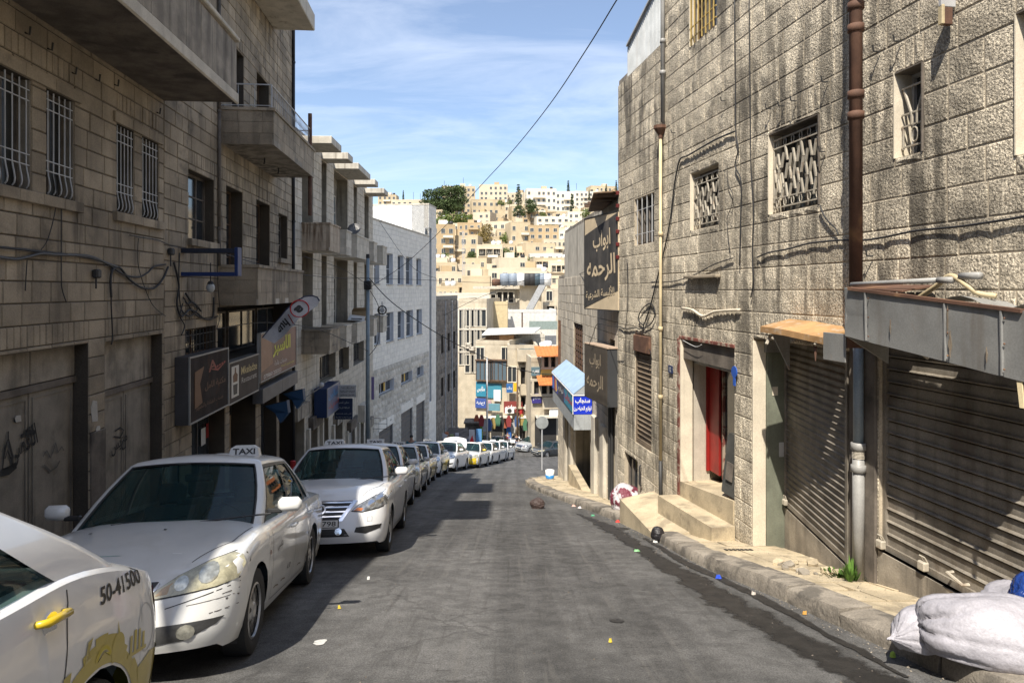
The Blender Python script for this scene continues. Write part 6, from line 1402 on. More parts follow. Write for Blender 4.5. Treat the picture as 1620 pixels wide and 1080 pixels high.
# white shack roofs and lower roofs with tanks
s1_ = Far('white_shack', 803, 880, 494, 104, .05, 8, mat('whitewash', (.58, .57, .54), .8, var=.1, streak=.3, scol=(.3, .27, .22), ss=(1, 1, .2)), 'white plastered shack below the sloping metal chute', ybot=548)
s1_.box('edge_line', M_WOODD, (s1_.u(827), .02, s1_.zb), (s1_.u(825), .06, s1_.zt))
fpan(s1_, 836, 507, 880, 520, mat('green_grey_tarp', (.22, .27, .25), .8), 'tarpaulin', out=1.6, th=.1)
s2_ = Far('roof_store', 811, 862, 534, 84, .0, 6, M_CONCL, 'white roof parapet wall with round tanks over the street house', ybot=560)
for k, (px, py) in enumerate(((818, 553), (824, 552), (830, 553), (860, 550), (866, 548))):
    q = ray(px, py+10)*82; tank(q.x, q.y, q.z, .55, 1.25, M_WHITE, ['round white tank nearest the timber room on the far roof', 'second round white tank on the far roof', 'third round white tank on the far roof', 'round white tank beside the orange awning roof', 'last round white tank beside the corner building'][k])
fpan(c4, 823, 551, 843, 566, mat('grey_green_sheet', (.16, .18, .17), .7), 'roof_screen', out=.2)
# open concrete frame with a row of tanks, chute
f1 = Far('unfinished_house', 775, 822, 457, 125, .0, 9, M_CONCL, 'open concrete frame house with a dark storey under the row of dark tanks', roof=False)
f1.void(f1.u(813), f1.u(786), f1.uz(800, 478)[1], f1.uz(800, 462)[1], posts=2); f1.void(f1.u(785), f1.u(776), f1.uz(800, 478)[1], f1.uz(800, 466)[1])
f1.box('roof_slab', M_CONCL, (-.5, -9, f1.zt), (f1.L+3, 1.2, f1.zt+.5))
f2 = Far('concrete_block', 822, 858, 452, 122, .0, 9, m_bs, 'concrete walled block beside the open frame house')
f3 = Far('small_block', 857, 884, 460, 120, .0, 9, m_bs, 'small block with a flat roof beside the sloping chute')
u_, z_ = f3.uz(869, 468); f3.win(u_, z_, 1, 1.6); f3.void(f3.u(878), f3.u(864), f3.uz(870, 490)[1], f3.uz(870, 484)[1])
R.seed(2)
for k, px in enumerate((785, 799, 812, 824, 834.5, 842, 850, 858, 864)):
    q = ray(px, 453)*121; m_ = [M_RUST, mat('blue_grey_tank', (.22, .26, .31), .5), MATS['blue_grey_tank'], M_WHITE, M_BLACK, M_BLACK, mat('dark_teal_tank', (.05, .08, .10), .5), MATS['blue_grey_tank'], M_WHITE][k]
    tank(q.x, q.y, q.z, .95 if k else .8, 2.1 if k else 1.1, m_, ['squat rust coloured tank at the head of the tank row', 'grey blue tank after the rusty one in the row', 'second grey blue tank in the roof row', 'white tank in the middle of the roof row', 'black tank after the white one', 'second black tank in the roof row', 'dark teal tank in the roof row', 'pale blue tank near the end of the row', 'white tank ending the roof row'][k])
a = ray(858, 453)*118; b_ = ray(838, 490)*112; e = empty('metal_chute', b_, 0, 'long grey metal chute sloping down from the tank roof', 'chute'); d_ = a-b_
MB().prism([(-.6, 0, 0), (.6, 0, 0), (.6, 0, .25), (-.6, 0, .25)], d_).build('duct', M_GALV, e)
# ================================================================ houses up the hillside
R.seed(77)
HB = [  # x0, x1, ytop, ybot, colour, columns, floors, label
 (598, 627, 309, 340, 0, 3, 2, 'small cream house at the far edge of the hill crest'), (619, 670, 317, 345, 1, 5, 1, 'long low cream house on the crest beside the dark pines'),
 (700, 752, 296, 345, 0, 4, 3, 'tan house behind the big pines on the crest'), (758, 803, 293, 342, 1, 4, 4, 'cream four storey block with dark windows on the crest'),
 (723, 748, 313, 340, 1, 4, 2, 'low white house with a columned porch under the crest'), (746, 799, 317, 352, 0, 4, 3, 'tan flat roofed house just below the cream block'),
 (833, 880, 300, 345, 3, 4, 4, 'white stepped block on the crest beside the tall pine'), (879, 910, 304, 345, 3, 3, 4, 'white block with stacked balconies behind the slim cypress'),
 (909, 952, 304, 342, 3, 3, 3, 'pale block with long balconies at the end of the crest'), (934, 975, 296, 330, 0, 4, 2, 'distant tan house over the sign roof'),
 (798, 818, 324, 345, 1, 3, 2, 'small cream house tucked under the pine'), (800, 836, 305, 335, 1, 3, 2, 'narrow pale house behind the tall pine'),
 (683, 720, 357, 420, 2, 3, 4, 'ochre apartment block with paired windows beside the stair tower'), (711, 756, 374, 418, 0, 3, 3, 'tan house with square openings under the palm'),
 (716, 762, 354, 376, 1, 5, 1, 'long low pale house halfway up the hill'), (758, 810, 351, 376, 1, 5, 1, 'low cream terrace house with a dark strip of windows'),
 (754, 795, 389, 432, 1, 3, 2, 'pale house with a three bay porch'), (765, 790, 376, 395, 0, 2, 1, 'upper room with tall windows over the porch house'),
 (808, 838, 353, 400, 0, 3, 3, 'tan block with two balconies, left half of a pair'), (836, 884, 358, 400, 2, 4, 2, 'wide ochre house with a long terrace'),
 (849, 901, 344, 370, 3, 5, 1, 'white house with a flat projecting roof'), (802, 838, 398, 416, 0, 4, 1, 'low house with a reddish lattice screen'),
 (860, 896, 380, 402, 1, 5, 1, 'pale low house with narrow slit windows'), (838, 890, 402, 425, 3, 4, 1, 'whitewashed low house with parked tanks'),
 (884, 905, 366, 390, 3, 2, 1, 'small white house by the concrete corner'), (890, 940, 352, 380, 1, 4, 2, 'cream house half hidden behind the concrete wall'),
 (684, 723, 417, 446, 0, 2, 1, 'grey tan house with one small window'), (684, 731, 432, 455, 1, 5, 1, 'pale house with a row of small square windows'),
 (684, 725, 455, 476, 0, 5, 1, 'long tan house with small windows above the dark building'), (731, 775, 439, 480, 0, 0, 1, 'big blank tan wall beside the open frame house'),
 (772, 878, 426, 460, 1, 6, 1, 'long pale retaining house behind the tank row'), (723, 760, 420, 442, 1, 3, 1, 'pale flat roofed house under the dark trees'),
 (752, 800, 428, 445, 0, 4, 1, 'narrow tan house with a terrace wall'), (800, 850, 415, 430, 0, 5, 1, 'low tan wall house below the dry bushes'),
 (846, 890, 420, 445, 3, 4, 1, 'white low house near the corner building'), (640, 700, 333, 360, 0, 5, 2, 'tan house partly hidden by the stair tower'),
 (690, 745, 340, 358, 0, 5, 1, 'low tan row house below the pines'), (815, 850, 335, 356, 1, 3, 1, 'cream house behind the umbrella pines'), (880, 935, 336, 352, 0, 5, 1, 'low cream house under the crest blocks'),
 (560, 600, 330, 360, 0, 3, 2, 'cream hill house beyond the roof canopies'), (940, 1000, 340, 380, 1, 5, 2, 'pale hill house behind the tall stained wall'),
]
def d_of(ybot):
    d = 95.
    while d < 480:
        if 459-1080*gz(d)/d <= ybot: return d
        d += 2
    return 430
for i, (x0, x1, yt, yb_, ci, nc, nf, lab) in enumerate(HB):
    d = d_of(yb_) ; yaw = R.choice([-.25, -.12, 0, .1, .22]) if i not in (29,) else 0
    b = Far('hillside_house', x0, x1, yt, d, yaw, R.uniform(9, 14), FARM[ci], lab, group='houses on the hillside'); h = (yb_-yt)/1080*d
    if nc:
        if h/nf > 4.2: nf = max(nf, round(h/3.2))
        if b.L/nc > 3.6: nc = round(b.L/2.9)
        fh = h/nf; zt = b.zt-.2
        for j in range(nf):
            for c in range(nc):
                if R.random() < .08: continue
                b.win(lerp(0, b.L, (c+.5)/nc)+R.uniform(-.2, .2), zt-(j+.5)*fh, min(1.6, b.L/nc*.45), min(1.7, fh*.5))
        if nf >= 2 and (i % 2 == 0 or ci == 3):
            a_ = R.uniform(.05, .4)
            for j in range(1, nf): b.slab(b.L*a_, b.L*(a_+.4), zt-j*fh-.1-fh*.35+fh*.35-.6, 1.5, .9, FARM[3])
        # side windows
        for j in range(nf):
            for c in range(2):
                fm, pm = window_mesh(1.2, 1.4)
                a = link('window', fm, b.e); a.rotation_euler.z = -math.pi/2 if yaw > 0 else math.pi/2; a.location = ((b.L if yaw < 0 else 0), -2.5-c*3.5, zt-(j+.5)*fh); a.rotation_euler.z = (-math.pi/2 if yaw < 0 else math.pi/2); link('pane', pm, a)
    if i % 3 != 1: b.box('stair_head', FARM[(ci+1) % 4], (b.L*.3, -6, b.zt), (b.L*.3+3, -2.5, b.zt+2.3))
    if i == 16: b.void(b.L*.08, b.L*.92, b.uz(775, 405)[1], b.uz(775, 394)[1], posts=2)
    if i == 21: b.void(b.L*.05, b.L*.95, b.uz(820, 407)[1]-1, b.uz(820, 400)[1], posts=6)
    if i == 4: b.void(b.L*.05, b.L*.95, b.uz(735, 327)[1], b.uz(735, 319)[1], posts=4)
    # roof tanks
    if i % 2 == 0 and d > 100:
        for k in range(2):
            p = b.w(b.L*(.15+.2*k), b.zt, -2)
            if k == 0 or i % 4 == 0: tank(p.x, p.y, p.z, .8, 1.6, M_WHITE if (i+k) % 3 else M_BLACK, '%s %s roof tank on the %s' % (['first', 'second'][k], 'white' if (i+k) % 3 else 'black', ' '.join(lab.split()[:9])), 'tanks on hillside roofs')
R.seed(99)
n_ = 0; rows_ = {}; toneof = {}; tk = []
for row, (d, zoff) in enumerate(((150, 0), (185, 0), (225, 0), (265, 0), (310, 0), (350, 0), (392, 0), (430, 0))):
    x = -.19*d + R.uniform(-5, 5)
    while x < .16*d:
        w = R.uniform(7, 13); px0, px1 = 810+1080*x/d, 810+1080*(x+w)/d; zt = gz(d)+R.choice([3.3, 6.3, 6.3, 9.3, 6.6]); py = 459-1080*zt/d
        if px1 > 668 or True:
            if py < 318 and px1 < 975: zt = d*(459-322)/1080; py = 322
            ok = px1 > 590 and px0 < 1010
            if ok:
                b = Far('hillside_house', px0, px1, py, d+R.uniform(-6, 6), R.uniform(-.3, .3), R.uniform(8, 12), FARM[R.choice([0, 0, 1, 1, 2, 3])], 'plain cream flat roofed house in the packed rows up the hillside', group='houses packed up the hillside')
                nf = max(1, round((zt-gz(d))/3.2)); nc = max(2, int(b.L/2.6))
                for j in range(nf):
                    for c in range(nc):
                        if R.random() < .12: continue
                        b.win(lerp(0, b.L, (c+.5)/nc)+R.uniform(-.3, .3), b.zt-1.8-j*3.1, R.choice([.9, 1.2, 1.5]), R.choice([1.3, 1.5, 1.9]))
                rows_.setdefault(row, []).append(b); toneof[b.e.name] = b
                if R.random() < .5:
                    a_ = R.uniform(.0, .5)
                    for j in range(nf): b.slab(b.L*a_, b.L*(a_+.42), b.zt-2.9-j*3.1, 1.4, .9, R.choice(FARM))
                if R.random() < .5: b.box('stair_head', R.choice(FARM), (b.L*.4, -5, b.zt), (b.L*.4+2.6, -2, b.zt+2.2))
                if R.random() < .4: b.void(b.L*.6, b.L*.93, b.zt-2.6, b.zt-.9, posts=R.choice([0, 1, 2]))
                for k in range(R.choice([0, 1, 2])):
                    p = b.w(b.L*(.12+.14*k), b.zt, -1.5); tk.append((p, row, len(rows_[row])))
        x += w + R.choice([.5, 2, 4, 7])
ORD = ['first', 'second', 'third', 'fourth', 'fifth', 'sixth', 'seventh', 'eighth', 'ninth', 'tenth', 'eleventh', 'twelfth', 'thirteenth', 'fourteenth']; RW = ['lowest', 'second lowest', 'third lowest', 'middle', 'fifth', 'sixth', 'seventh', 'topmost']
TN = {'hill_stone_a': 'tan', 'hill_stone_b': 'cream', 'hill_stone_c': 'ochre', 'hill_stone_d': 'off white'}
for row, bs in rows_.items():
    for k, b in enumerate(bs): b.e['label'] = '%s flat roofed house, %s from the tower side, %s hillside row' % (TN[b.m.name], ORD[min(k, 13)], RW[row])
for i, (p, row, k) in enumerate(tk): tank(p.x, p.y, p.z, .7, 1.4, M_BLACK if i % 4 == 1 else M_WHITE, '%s roof tank on the %s house from the tower, %s hillside row' % ('black' if i % 4 == 1 else 'white', ORD[min(k-1, 13)], RW[row]), 'tanks on hillside roofs')
# ---- trees
def leaf_mat(nm, col):
    m = mat(nm, col, .75, var=.35, vscale=.35, grain=.2, gscale=3, island=.35, spec=.25); return m
M_PINE = leaf_mat('pine_foliage', (.052, .075, .026)); M_GREEN = leaf_mat('green_foliage', (.095, .13, .03)); M_OLIVE = leaf_mat('dry_foliage', (.20, .15, .05)); M_CYP = leaf_mat('cypress_foliage', (.032, .055, .022)); M_BARK = mat('bark', (.10, .075, .05), .9)
def crown(blobs, n, s, seed, flat=.5):
    rs = random.Random(seed); mb = MB(); tot = sum(b[3] for b in blobs)
    for k in range(n):
        t = rs.uniform(0, tot)
        for b in blobs:
            t -= b[3]
            if t <= 0: break
        while True:
            v = Vector((rs.uniform(-1, 1), rs.uniform(-1, 1), rs.uniform(-1, 1)))
            if .35 < v.length < 1: break
        v = v.normalized()*(v.length**.6); c = Vector((b[0]+v.x*b[3], b[1]+v.y*b[3], b[2]+v.z*b[3]*b[4]))
        if noise.noise(c*(1.1/max(.5, b[3]*.5))) < -.22: continue
        a = Vector((rs.gauss(0, 1), rs.gauss(0, 1), rs.gauss(0, .7))).normalized(); w = a.cross(Vector((rs.gauss(0, 1), rs.gauss(0, 1), rs.gauss(0, 1)))).normalized(); L_ = s*rs.uniform(.6, 1.4)
        mb.add([c, c+a*L_+w*L_*.5, c+a*L_*1.8, c+a*L_-w*L_*.5], [(0, 1, 2, 3)])
    return mb
def make_tree(nm, blobs, h, n, s, m, seed, tr=.35, label=None, group=None):
    e = empty(nm, (0, 0, 0), 0, label, 'tree', group); t = MB().tube([(0, 0, -1.5), (.1, 0, h*.3), (-.1, .1, h*.6), (0, 0, h*.85)], [tr, tr*.8, tr*.55, tr*.2], 7)
    for b in blobs[:5]: t.tube([(0, 0, h*.35), ((b[0])*.5, b[1]*.5, lerp(h*.4, b[2], .6)), (b[0]*.9, b[1]*.9, b[2])], [tr*.45, tr*.3, tr*.1], 5)
    t.build('trunk', M_BARK, e); crown(blobs, n, s, seed).build('crown', m, e, fix=False); return e
pine = make_tree('pine_tree', [(0, 0, 9.5, 3.2, .7), (2.6, .5, 7.8, 2.4, .6), (-2.6, 0, 8, 2.4, .6), (.5, -2, 7, 2.4, .6), (-.8, 1.5, 11, 2, .7), (1.6, 0, 11, 1.7, .7), (-3.2, .4, 6, 1.8, .55), (3.4, 0, 5.9, 1.7, .55)], 11, 4200, .30, M_PINE, 1, label='x')
bush = make_tree('round_tree', [(0, 0, 3.2, 2.2, .8), (1.6, .3, 2.8, 1.6, .7), (-1.7, 0, 2.6, 1.7, .7), (.3, -1.2, 4.3, 1.5, .8)], 4.5, 1800, .24, M_GREEN, 2, .2, label='x')
cyp = make_tree('cypress_tree', [(0, 0, 1.9+1.25*i, 1.35*(1-.09*i)*(.8 if i == 0 else 1), 1.0) for i in range(9)], 12, 2600, .22, M_CYP, 3, .22, label='x')
cedar = make_tree('conifer_tree', [(0, 0, 2.2+1.5*i, 2.6*(1-.105*i), .55) for i in range(8)], 13, 3200, .26, M_CYP, 4, .3, label='x')
dry = make_tree('dry_tree', [(0, 0, 4, 2.6, .85), (2, 0, 3.6, 1.9, .8), (-2, .3, 3.3, 2, .8), (.2, -1, 6, 1.9, .8)], 6, 2200, .26, M_OLIVE, 5, .25, label='x')
palm = empty('palm_tree', (0, 0, 0), 0, 'x', 'tree'); MB().tube([(0, 0, -1), (.05, 0, 3), (0, 0, 6)], [.35, .28, .3], 8).build('trunk', M_BARK, palm)
R.seed(6)
for k in range(26):
    a = k*2.4; el = R.uniform(-.2, 1.2); f = MB(); L_ = 3.1; prev = None; vs = []
    for i in range(7):
        t = i/6; r_ = L_*t*math.cos(el*.8); z = 6+L_*t*math.sin(el)-1.9*t*t; c = Vector((r_*math.cos(a), r_*math.sin(a), z)); w = Vector((-math.sin(a), math.cos(a), 0))*.38*math.sin(math.pi*min(.97, t+.12)); vs += [c+w-Vector((0, 0, .12)), c, c-w-Vector((0, 0, .12))]
    f.add(vs, [(i*3, i*3+1, i*3+4, i*3+3) for i in range(6)]+[(i*3+1, i*3+2, i*3+5, i*3+4) for i in range(6)]).build('frond', M_GREEN, palm, fix=False)
def place(proto, px, pyb, pyt, d, lab, h0, first={}):
    z0 = (459-pyb)/1080*d; s_ = (pyb-pyt)/1080*d/h0; M = Matrix.Translation(ray(px, pyb)*d) @ Matrix.Rotation(px*1.7, 4, 'Z') @ Matrix.Scale(s_, 4)
    if proto.name not in first: first[proto.name] = 1; o = proto; o.matrix_world = M
    else: o = copy_tree(proto, M)
    o['label'] = lab; o['group'] = 'trees on the hillside'
T = [(pine, 686, 368, 300, 372, 'dark pine at the edge of the crest grove'), (pine, 704, 366, 296, 376, 'tall dark pine in the middle of the crest grove'), (pine, 720, 364, 294, 370, 'broad olive tinged pine at the house side of the grove'), (pine, 695, 372, 315, 366, 'lower dark pine at the front of the crest grove'), (pine, 676, 372, 318, 366, 'small dark pine by the white stair tower'),
     (bush, 700, 376, 336, 340, 'yellow green round tree below the pines'), (bush, 717, 374, 335, 342, 'fresh green tree beneath the grove'), (bush, 735, 372, 335, 344, 'dark green bushy tree beneath the columned porch house'), (bush, 793, 328, 315, 372, 'low green bush beside the cream block'), (bush, 806, 326, 316, 372, 'second low green bush beside the cream block'),
     (cedar, 820, 326, 290, 366, 'tall dark conifer between the crest blocks'), (cyp, 899, 318, 284, 415, 'slim cypress standing behind the white block'), (cyp, 905, 352, 304, 352, 'slim cypress in front of the stacked balconies'), (cyp, 959, 315, 290, 400, 'cypress over the sign roof'), (cyp, 975, 312, 284, 400, 'cypress beside the stained wall corner'), (cyp, 638, 318, 300, 400, 'lone dark cypress on the bare crest'), (cyp, 932, 318, 298, 402, 'thin cypress behind the pale block'),
     (pine, 840, 352, 315, 350, 'umbrella pine with a wide crown below the white blocks'), (pine, 822, 354, 325, 346, 'bright green pine below the tall conifer'), (bush, 860, 348, 334, 350, 'low green tree below the white stepped block'), (bush, 925, 350, 328, 348, 'bright green tree under the end crest block'), (bush, 880, 350, 338, 350, 'small green tree under the stacked balconies'),
     (dry, 766, 392, 353, 296, 'large autumn brown tree on the middle slope'), (bush, 803, 392, 362, 296, 'light green tree beside the tan pair of blocks'), (palm, 705, 422, 396, 250, 'squat palm beside the ochre apartments'), (bush, 740, 432, 402, 246, 'dark leafy tree below the radio mast'), (pine, 748, 434, 398, 240, 'bluish dark tree by the porch house'), (bush, 842, 424, 406, 244, 'small green shrub among dry bushes'), (dry, 835, 428, 415, 240, 'dry brown shrub on the terrace wall'), (dry, 790, 424, 412, 244, 'dry grassy shrub under the porch house'), (bush, 800, 412, 390, 250, 'climbing green shrub on the porch house'), (cyp, 816, 410, 388, 250, 'narrow green plant against the lattice screen'), (bush, 744, 348, 338, 360, 'small green tree under the columned porch'), (bush, 645, 330, 322, 360, 'green bush on the crest by the long house')]
R.seed(55)
for k in range(46):
    px = R.uniform(690, 930); py = R.uniform(330, 440); d = d_of(py)-R.uniform(2, 8); hh = R.uniform(7, 20)*(1.25 if py < 380 else 1)
    pr = R.choice([bush, bush, bush, pine, dry, cedar]); T.append((pr, px, py+2, py+2-hh*(.75 if pr in (bush, dry) else 1), d, 'x'))
NB = {}; TK = {'pine_tree': 'dark spreading pine', 'round_tree': 'small green round tree', 'dry_tree': 'brownish dry tree', 'conifer_tree': 'pointed dark conifer'}
ORD += ['fifteenth', 'sixteenth', 'seventeenth', 'eighteenth', 'nineteenth', 'twentieth', 'last but four', 'last but three', 'last but two', 'last but one', 'last']
for i in sorted(range(len(T)-46, len(T)), key=lambda i: T[i][1]):
    kd = T[i][0].name.split('.')[0]; NB[kd] = NB.get(kd, -1)+1; T[i] = T[i][:5]+('%s among the hillside houses, %s along from the stair tower' % (TK[kd], ORD[NB[kd]]),)
for t in T: place(*t[:5], t[5], {'pine_tree': 12.2, 'round_tree': 5.8, 'cypress_tree': 13, 'conifer_tree': 13.8, 'dry_tree': 7.8, 'palm_tree': 8.2}[t[0].name.split('.')[0]])
# radio mast and roof aerials
e = empty('radio_mast', ray(733, 455)*205, 0, 'thin lattice radio mast rising over the lower houses', 'mast'); g = MB(); H_ = (455-365)/1080*205
for a in (-.35, .35): g.tube([(a, 0, 0), (a*.5, 0, H_)], .06, 4)
for k in range(14): z = k*H_/14; g.tube([(-.35, 0, z), (.33, 0, z+H_/14)], .04, 4); g.tube([(.35, 0, z), (-.33, 0, z+H_/14)], .04, 4)
g.build('lattice', M_IRONG, e)
for px, pb, pt_ in ((703, 298, 286), (733, 296, 281), (665, 318, 306), (654, 318, 304), (912, 300, 290), (828, 318, 300)):
    q = ray(px, pb)*400; MB().tube([q, q+Vector((0, 0, (pb-pt_)/1080*400))], .09, 4).build('roof_aerial', M_CABLE, label='thin roof aerial standing against the sky on the crest', cat='aerial', group='aerials on the crest')
# ================================================================ cars
def carpaint(nm, c, dirt=.0):
    return mat(nm, c, .32, 0, var=.04, grain=.0, obj=True, coat=.9, spec=.5, blotch=dirt, bcol=(c[0]*.6, c[1]*.58, c[2]*.52), bls=2.2, bthr=(.5, .75))
P_WHITE = carpaint('white_car_paint', (.68, .68, .66), .35); P_WHITE2 = carpaint('pearl_white_paint', (.70, .70, .70)); P_SILVER = carpaint('silver_car_paint', (.36, .38, .40)); P_DARK = carpaint('dark_car_paint', (.03, .035, .04)); P_YEL = carpaint('taxi_yellow', (.60, .42, .01)); P_GREYC = carpaint('grey_car_paint', (.16, .17, .18))
M_TYRE = mat('tyre_rubber', (.025, .025, .025), .85, obj=True, var=.2); M_TRIM = paint('black_trim', (.018, .018, .018), .45); M_CHROME = paint('chrome', (.75, .75, .76), .12, 1.0); M_HUB = mat('hubcap', (.40, .40, .40), .35, .6, obj=True, var=.2, blotch=.4, bcol=(.12, .10, .08), bls=9)
M_CGLASS = glass('car_glass', (.014, .040, .046), .55, .015, (.55, .72, .70)); M_SEAT = mat('seat_cloth', (.10, .105, .11), .9, obj=True); M_RED = paint('tail_lamp_red', (.26, .014, .012), .3, coat=.15, spec=.3); M_AMB = paint('amber_lamp', (.42, .13, .02), .2, coat=1.)  # car glass base is teal to stand in for reflected sky
M_HL_OLD = mat('yellowed_headlamp', (.40, .375, .26), .12, .1, obj=True, var=.3, vscale=9, blotch=.5, bcol=(.60, .57, .42), bls=7, coat=1.); M_HL = mat('clear_headlamp', (.24, .25, .26), .08, .5, obj=True, var=.6, vscale=14, coat=1.)
M_MESH = mat('grille_mesh', (.05, .05, .05), .5); M_PLATE = paint('plate_white', (.62, .62, .60), .5); M_SCR = paint('scratch_dark', (.09, .08, .075), .7); M_YPR = paint('gold_print', (.42, .33, .04), .35, coat=.8); M_WPR = P_WHITE2
def cr(tab, x):
    """smooth (catmull) interpolation through points sorted by x"""
    if x <= tab[0][0]: return tab[0][1]
    if x >= tab[-1][0]: return tab[-1][1]
    for i in range(len(tab)-1):
        if x <= tab[i+1][0]:
            x0, y0 = tab[i]; x1, y1 = tab[i+1]; h = x1-x0
            m0 = (y1-tab[i-1][1])/(x1-tab[i-1][0]) if i > 0 else (y1-y0)/h
            m1 = (tab[i+2][1]-y0)/(tab[i+2][0]-x0) if i+2 < len(tab) else (y1-y0)/h
            t = (x-x0)/h; return (2*t**3-3*t*t+1)*y0+(t**3-2*t*t+t)*h*m0+(-2*t**3+3*t*t)*y1+(t**3-t*t)*h*m1
def make_car(name, sp, pm, label, group=None, lid=False):
    e = empty(name, (0, 0, 0), 0, label, 'car', group)
    wb, W, H = sp['wb'], sp['W'], sp['H']; xF, xR = wb/2+sp['fo'], -(wb/2+sp['ro']); RF, RR = sp.get('rf', .6), sp.get('rr', .5)
    wr = sp.get('wr', .31); ra = wr+.045; zc = wr-.01
    top = sorted(sp['top']); sh = sorted(sp['sh'])
    def Wx(x):
        if x > xF-RF: u = min(1, (x-(xF-RF))/RF); return W*max(0, 1-u**3.4)**(1/2.3)
        if x < xR+RR: u = min(1, ((xR+RR)-x)/RR); return W*max(0, 1-u**3.4)**(1/2.5)
        return W
    xs = set()
    for k in range(15): xs.add(xF-RF+RF*math.sin(math.pi/2*k/14)**.9); xs.add(xR+RR-RR*math.sin(math.pi/2*k/14)**.9)
    for s_ in (wb/2, -wb/2):
        for k in range(13): xs.add(s_+ra*math.cos(math.pi*k/12))
        xs.add(s_+ra+.002); xs.add(s_-ra-.002)
    x = xR+RR
    while x < xF-RF: xs.add(x); x += .11
    xs = sorted(xs); xs = [x for i, x in enumerate(xs) if i == 0 or x-xs[i-1] > .0015]
    def zb(x):
        for s_ in (wb/2, -wb/2):
            if abs(x-s_) <= ra+.0005: return zc+math.sqrt(max(0, ra*ra-(x-s_)**2))
        return sp.get('sill', .20) + (.03 if x > xF-.25 or x < xR+.3 else 0)
    vv = [0, .05, .14, .26, .40, .54, .66, .76, .86, .94, 1]; tf = [.94, .88, .76, .6, .42, .22, 0]
    def shape(z, zs_):
        t = (z-.2)/(zs_-.2); cre = sp.get('crease', .0)
        return interp([(0, .935), (.12, .965), (.35, .99), (.55, 1.0), (.72, .992), (.86, .985-cre), (.94, .965-cre*.5), (1, .935)], t)
    def pt_(x, r):
        w_ = Wx(x); zs_ = cr(sh, x); zt_ = cr(top, x)
        if r < len(vv):
            b_ = zb(x); z = b_+(zs_-b_)*vv[r]; y = w_*shape(z, zs_)
        else:
            f = tf[r-len(vv)]; y = w_*.935*f; z = zt_-(zt_-zs_)*f**3.2
        if x > xF-RF:
            k = ((x-(xF-RF))/RF)**1.5; zr = (z-.42)/max(.1, zt_-.42)
            x2 = x - k*(sp.get('rake', .10)*max(0, zr)**2.2 + .05*max(0, (.30-z)/.12)) + k*sp.get('chin', .0)*max(0, 1-abs(z-.36)/.12)
        elif x < xR+RR:
            k = (((xR+RR)-x)/RR)**1.5; zr = (z-.55)/max(.1, zt_-.55); x2 = x + k*(.07*max(0, zr)**2 + .05*max(0, (.35-z)/.15))
        else: x2 = x
        return (x2, y, z)
    nr = len(vv)+len(tf)
    mb = MB(); vs = [pt_(x, r) for x in xs for r in range(nr)]
    xc, xd, bow = sp['xc'], sp['xd'], sp.get('bow', .16)
    fs = []
    for i in range(len(xs)-1):
        for r in range(nr-1):
            q = (i*nr+r, (i+1)*nr+r, (i+1)*nr+r+1, i*nr+r+1)
            if r >= len(vv):
                cx_ = sum(vs[j][0] for j in q)/4; cy_ = sum(vs[j][1] for j in q)/4
                if cy_ < W*.80 and cx_ < xc-bow*(cy_/W)**2-.10 and cx_ > xd+bow*.6*(cy_/W)**2+.12: continue
            fs.append(q)
    n = len(vs); vs2 = vs+[(x, -y, z) for x, y, z in vs]; fs2 = fs+[tuple(n+j for j in q[::-1]) for q in fs]
    mb.add(vs2, fs2); me = mb.mesh('body', pm)
    b = bmesh.new(); b.from_mesh(me); bmesh.ops.remove_doubles(b, verts=b.verts, dist=.0008); bmesh.ops.recalc_face_normals(b, faces=b.faces); b.to_mesh(me)
    bvh_body = BVHTree.FromBMesh(b); b.free()
    me.shade_smooth(); me.set_sharp_from_angle(angle=rad(42)); link('body', me, e)
    # greenhouse
    xrf, xrr, yb_, yr = sp['xrf'], sp['xrr'], W*.905, W*sp.get('roofw', .69)
    belt = lambda x: cr(top, x)-.035
    tt = [0, .04, .2, .4, .6, .78, .90, .96, 1.0]; sB = sp['sB']
    fr = [0, .2, .4, .6, .8, .90, .95]; 
    ss_ = sorted({0, .03, .97, 1.0} | {v for p in sB for v in p} | {(p[0]+p[1])/2 for p in sB})
    per = [('f', f) for f in fr]+[('s', s_) for s_ in ss_]+[('r', f) for f in fr[::-1]]
    def gp(k, t):
        kind, a = per[k]; xf = lerp(xc, xrf, t**.92); xr = lerp(xd, xrr, t**.92); yw = lerp(yb_, yr, t)+.028*math.sin(math.pi*t)
        bw = bow*(1-.35*t)
        if kind == 'f': x, y = xf-bw*a*a, yw*a*.985
        elif kind == 'r': x, y = xr+bw*.7*a*a, yw*a*.985
        else: x, y = lerp(xf-bw, xr+bw*.7, a), yw*(1-.025*abs(2*a-1)**3)
        xx_ = min(max(x, xR+.02), xF-.02); zt__ = cr(top, xx_); zs__ = cr(sh, xx_); fy = min(1, y/(W*.935)); zlo = zt__-(zt__-zs__)*fy**3.2-.022; zro = H-.055-.05*abs((x-(xrf+xrr)/2)/(xrf-xrr)*1.1)**2.2
        if kind != 's': zro += .04*(1-a*a)
        return Vector((x, y, lerp(zlo-.01, zro, t)))
    K = len(per); T = len(tt); gv = [gp(k, t) for k in range(K) for t in tt]
    cxm = (xrf+xrr)/2; rings = [(.93, .028), (.78, .05), (.55, .066), (.28, .074), (0, .076)]
    for k in range(K):
        p = gp(k, 1.0)
        for s_, dz in rings: gv.append(Vector((lerp(cxm, p.x, s_), p.y*s_, p.z*(1) + dz*(1) + (H-.08-p.z)*(1-s_)*.6)))
    nb = K*T; wins = {}
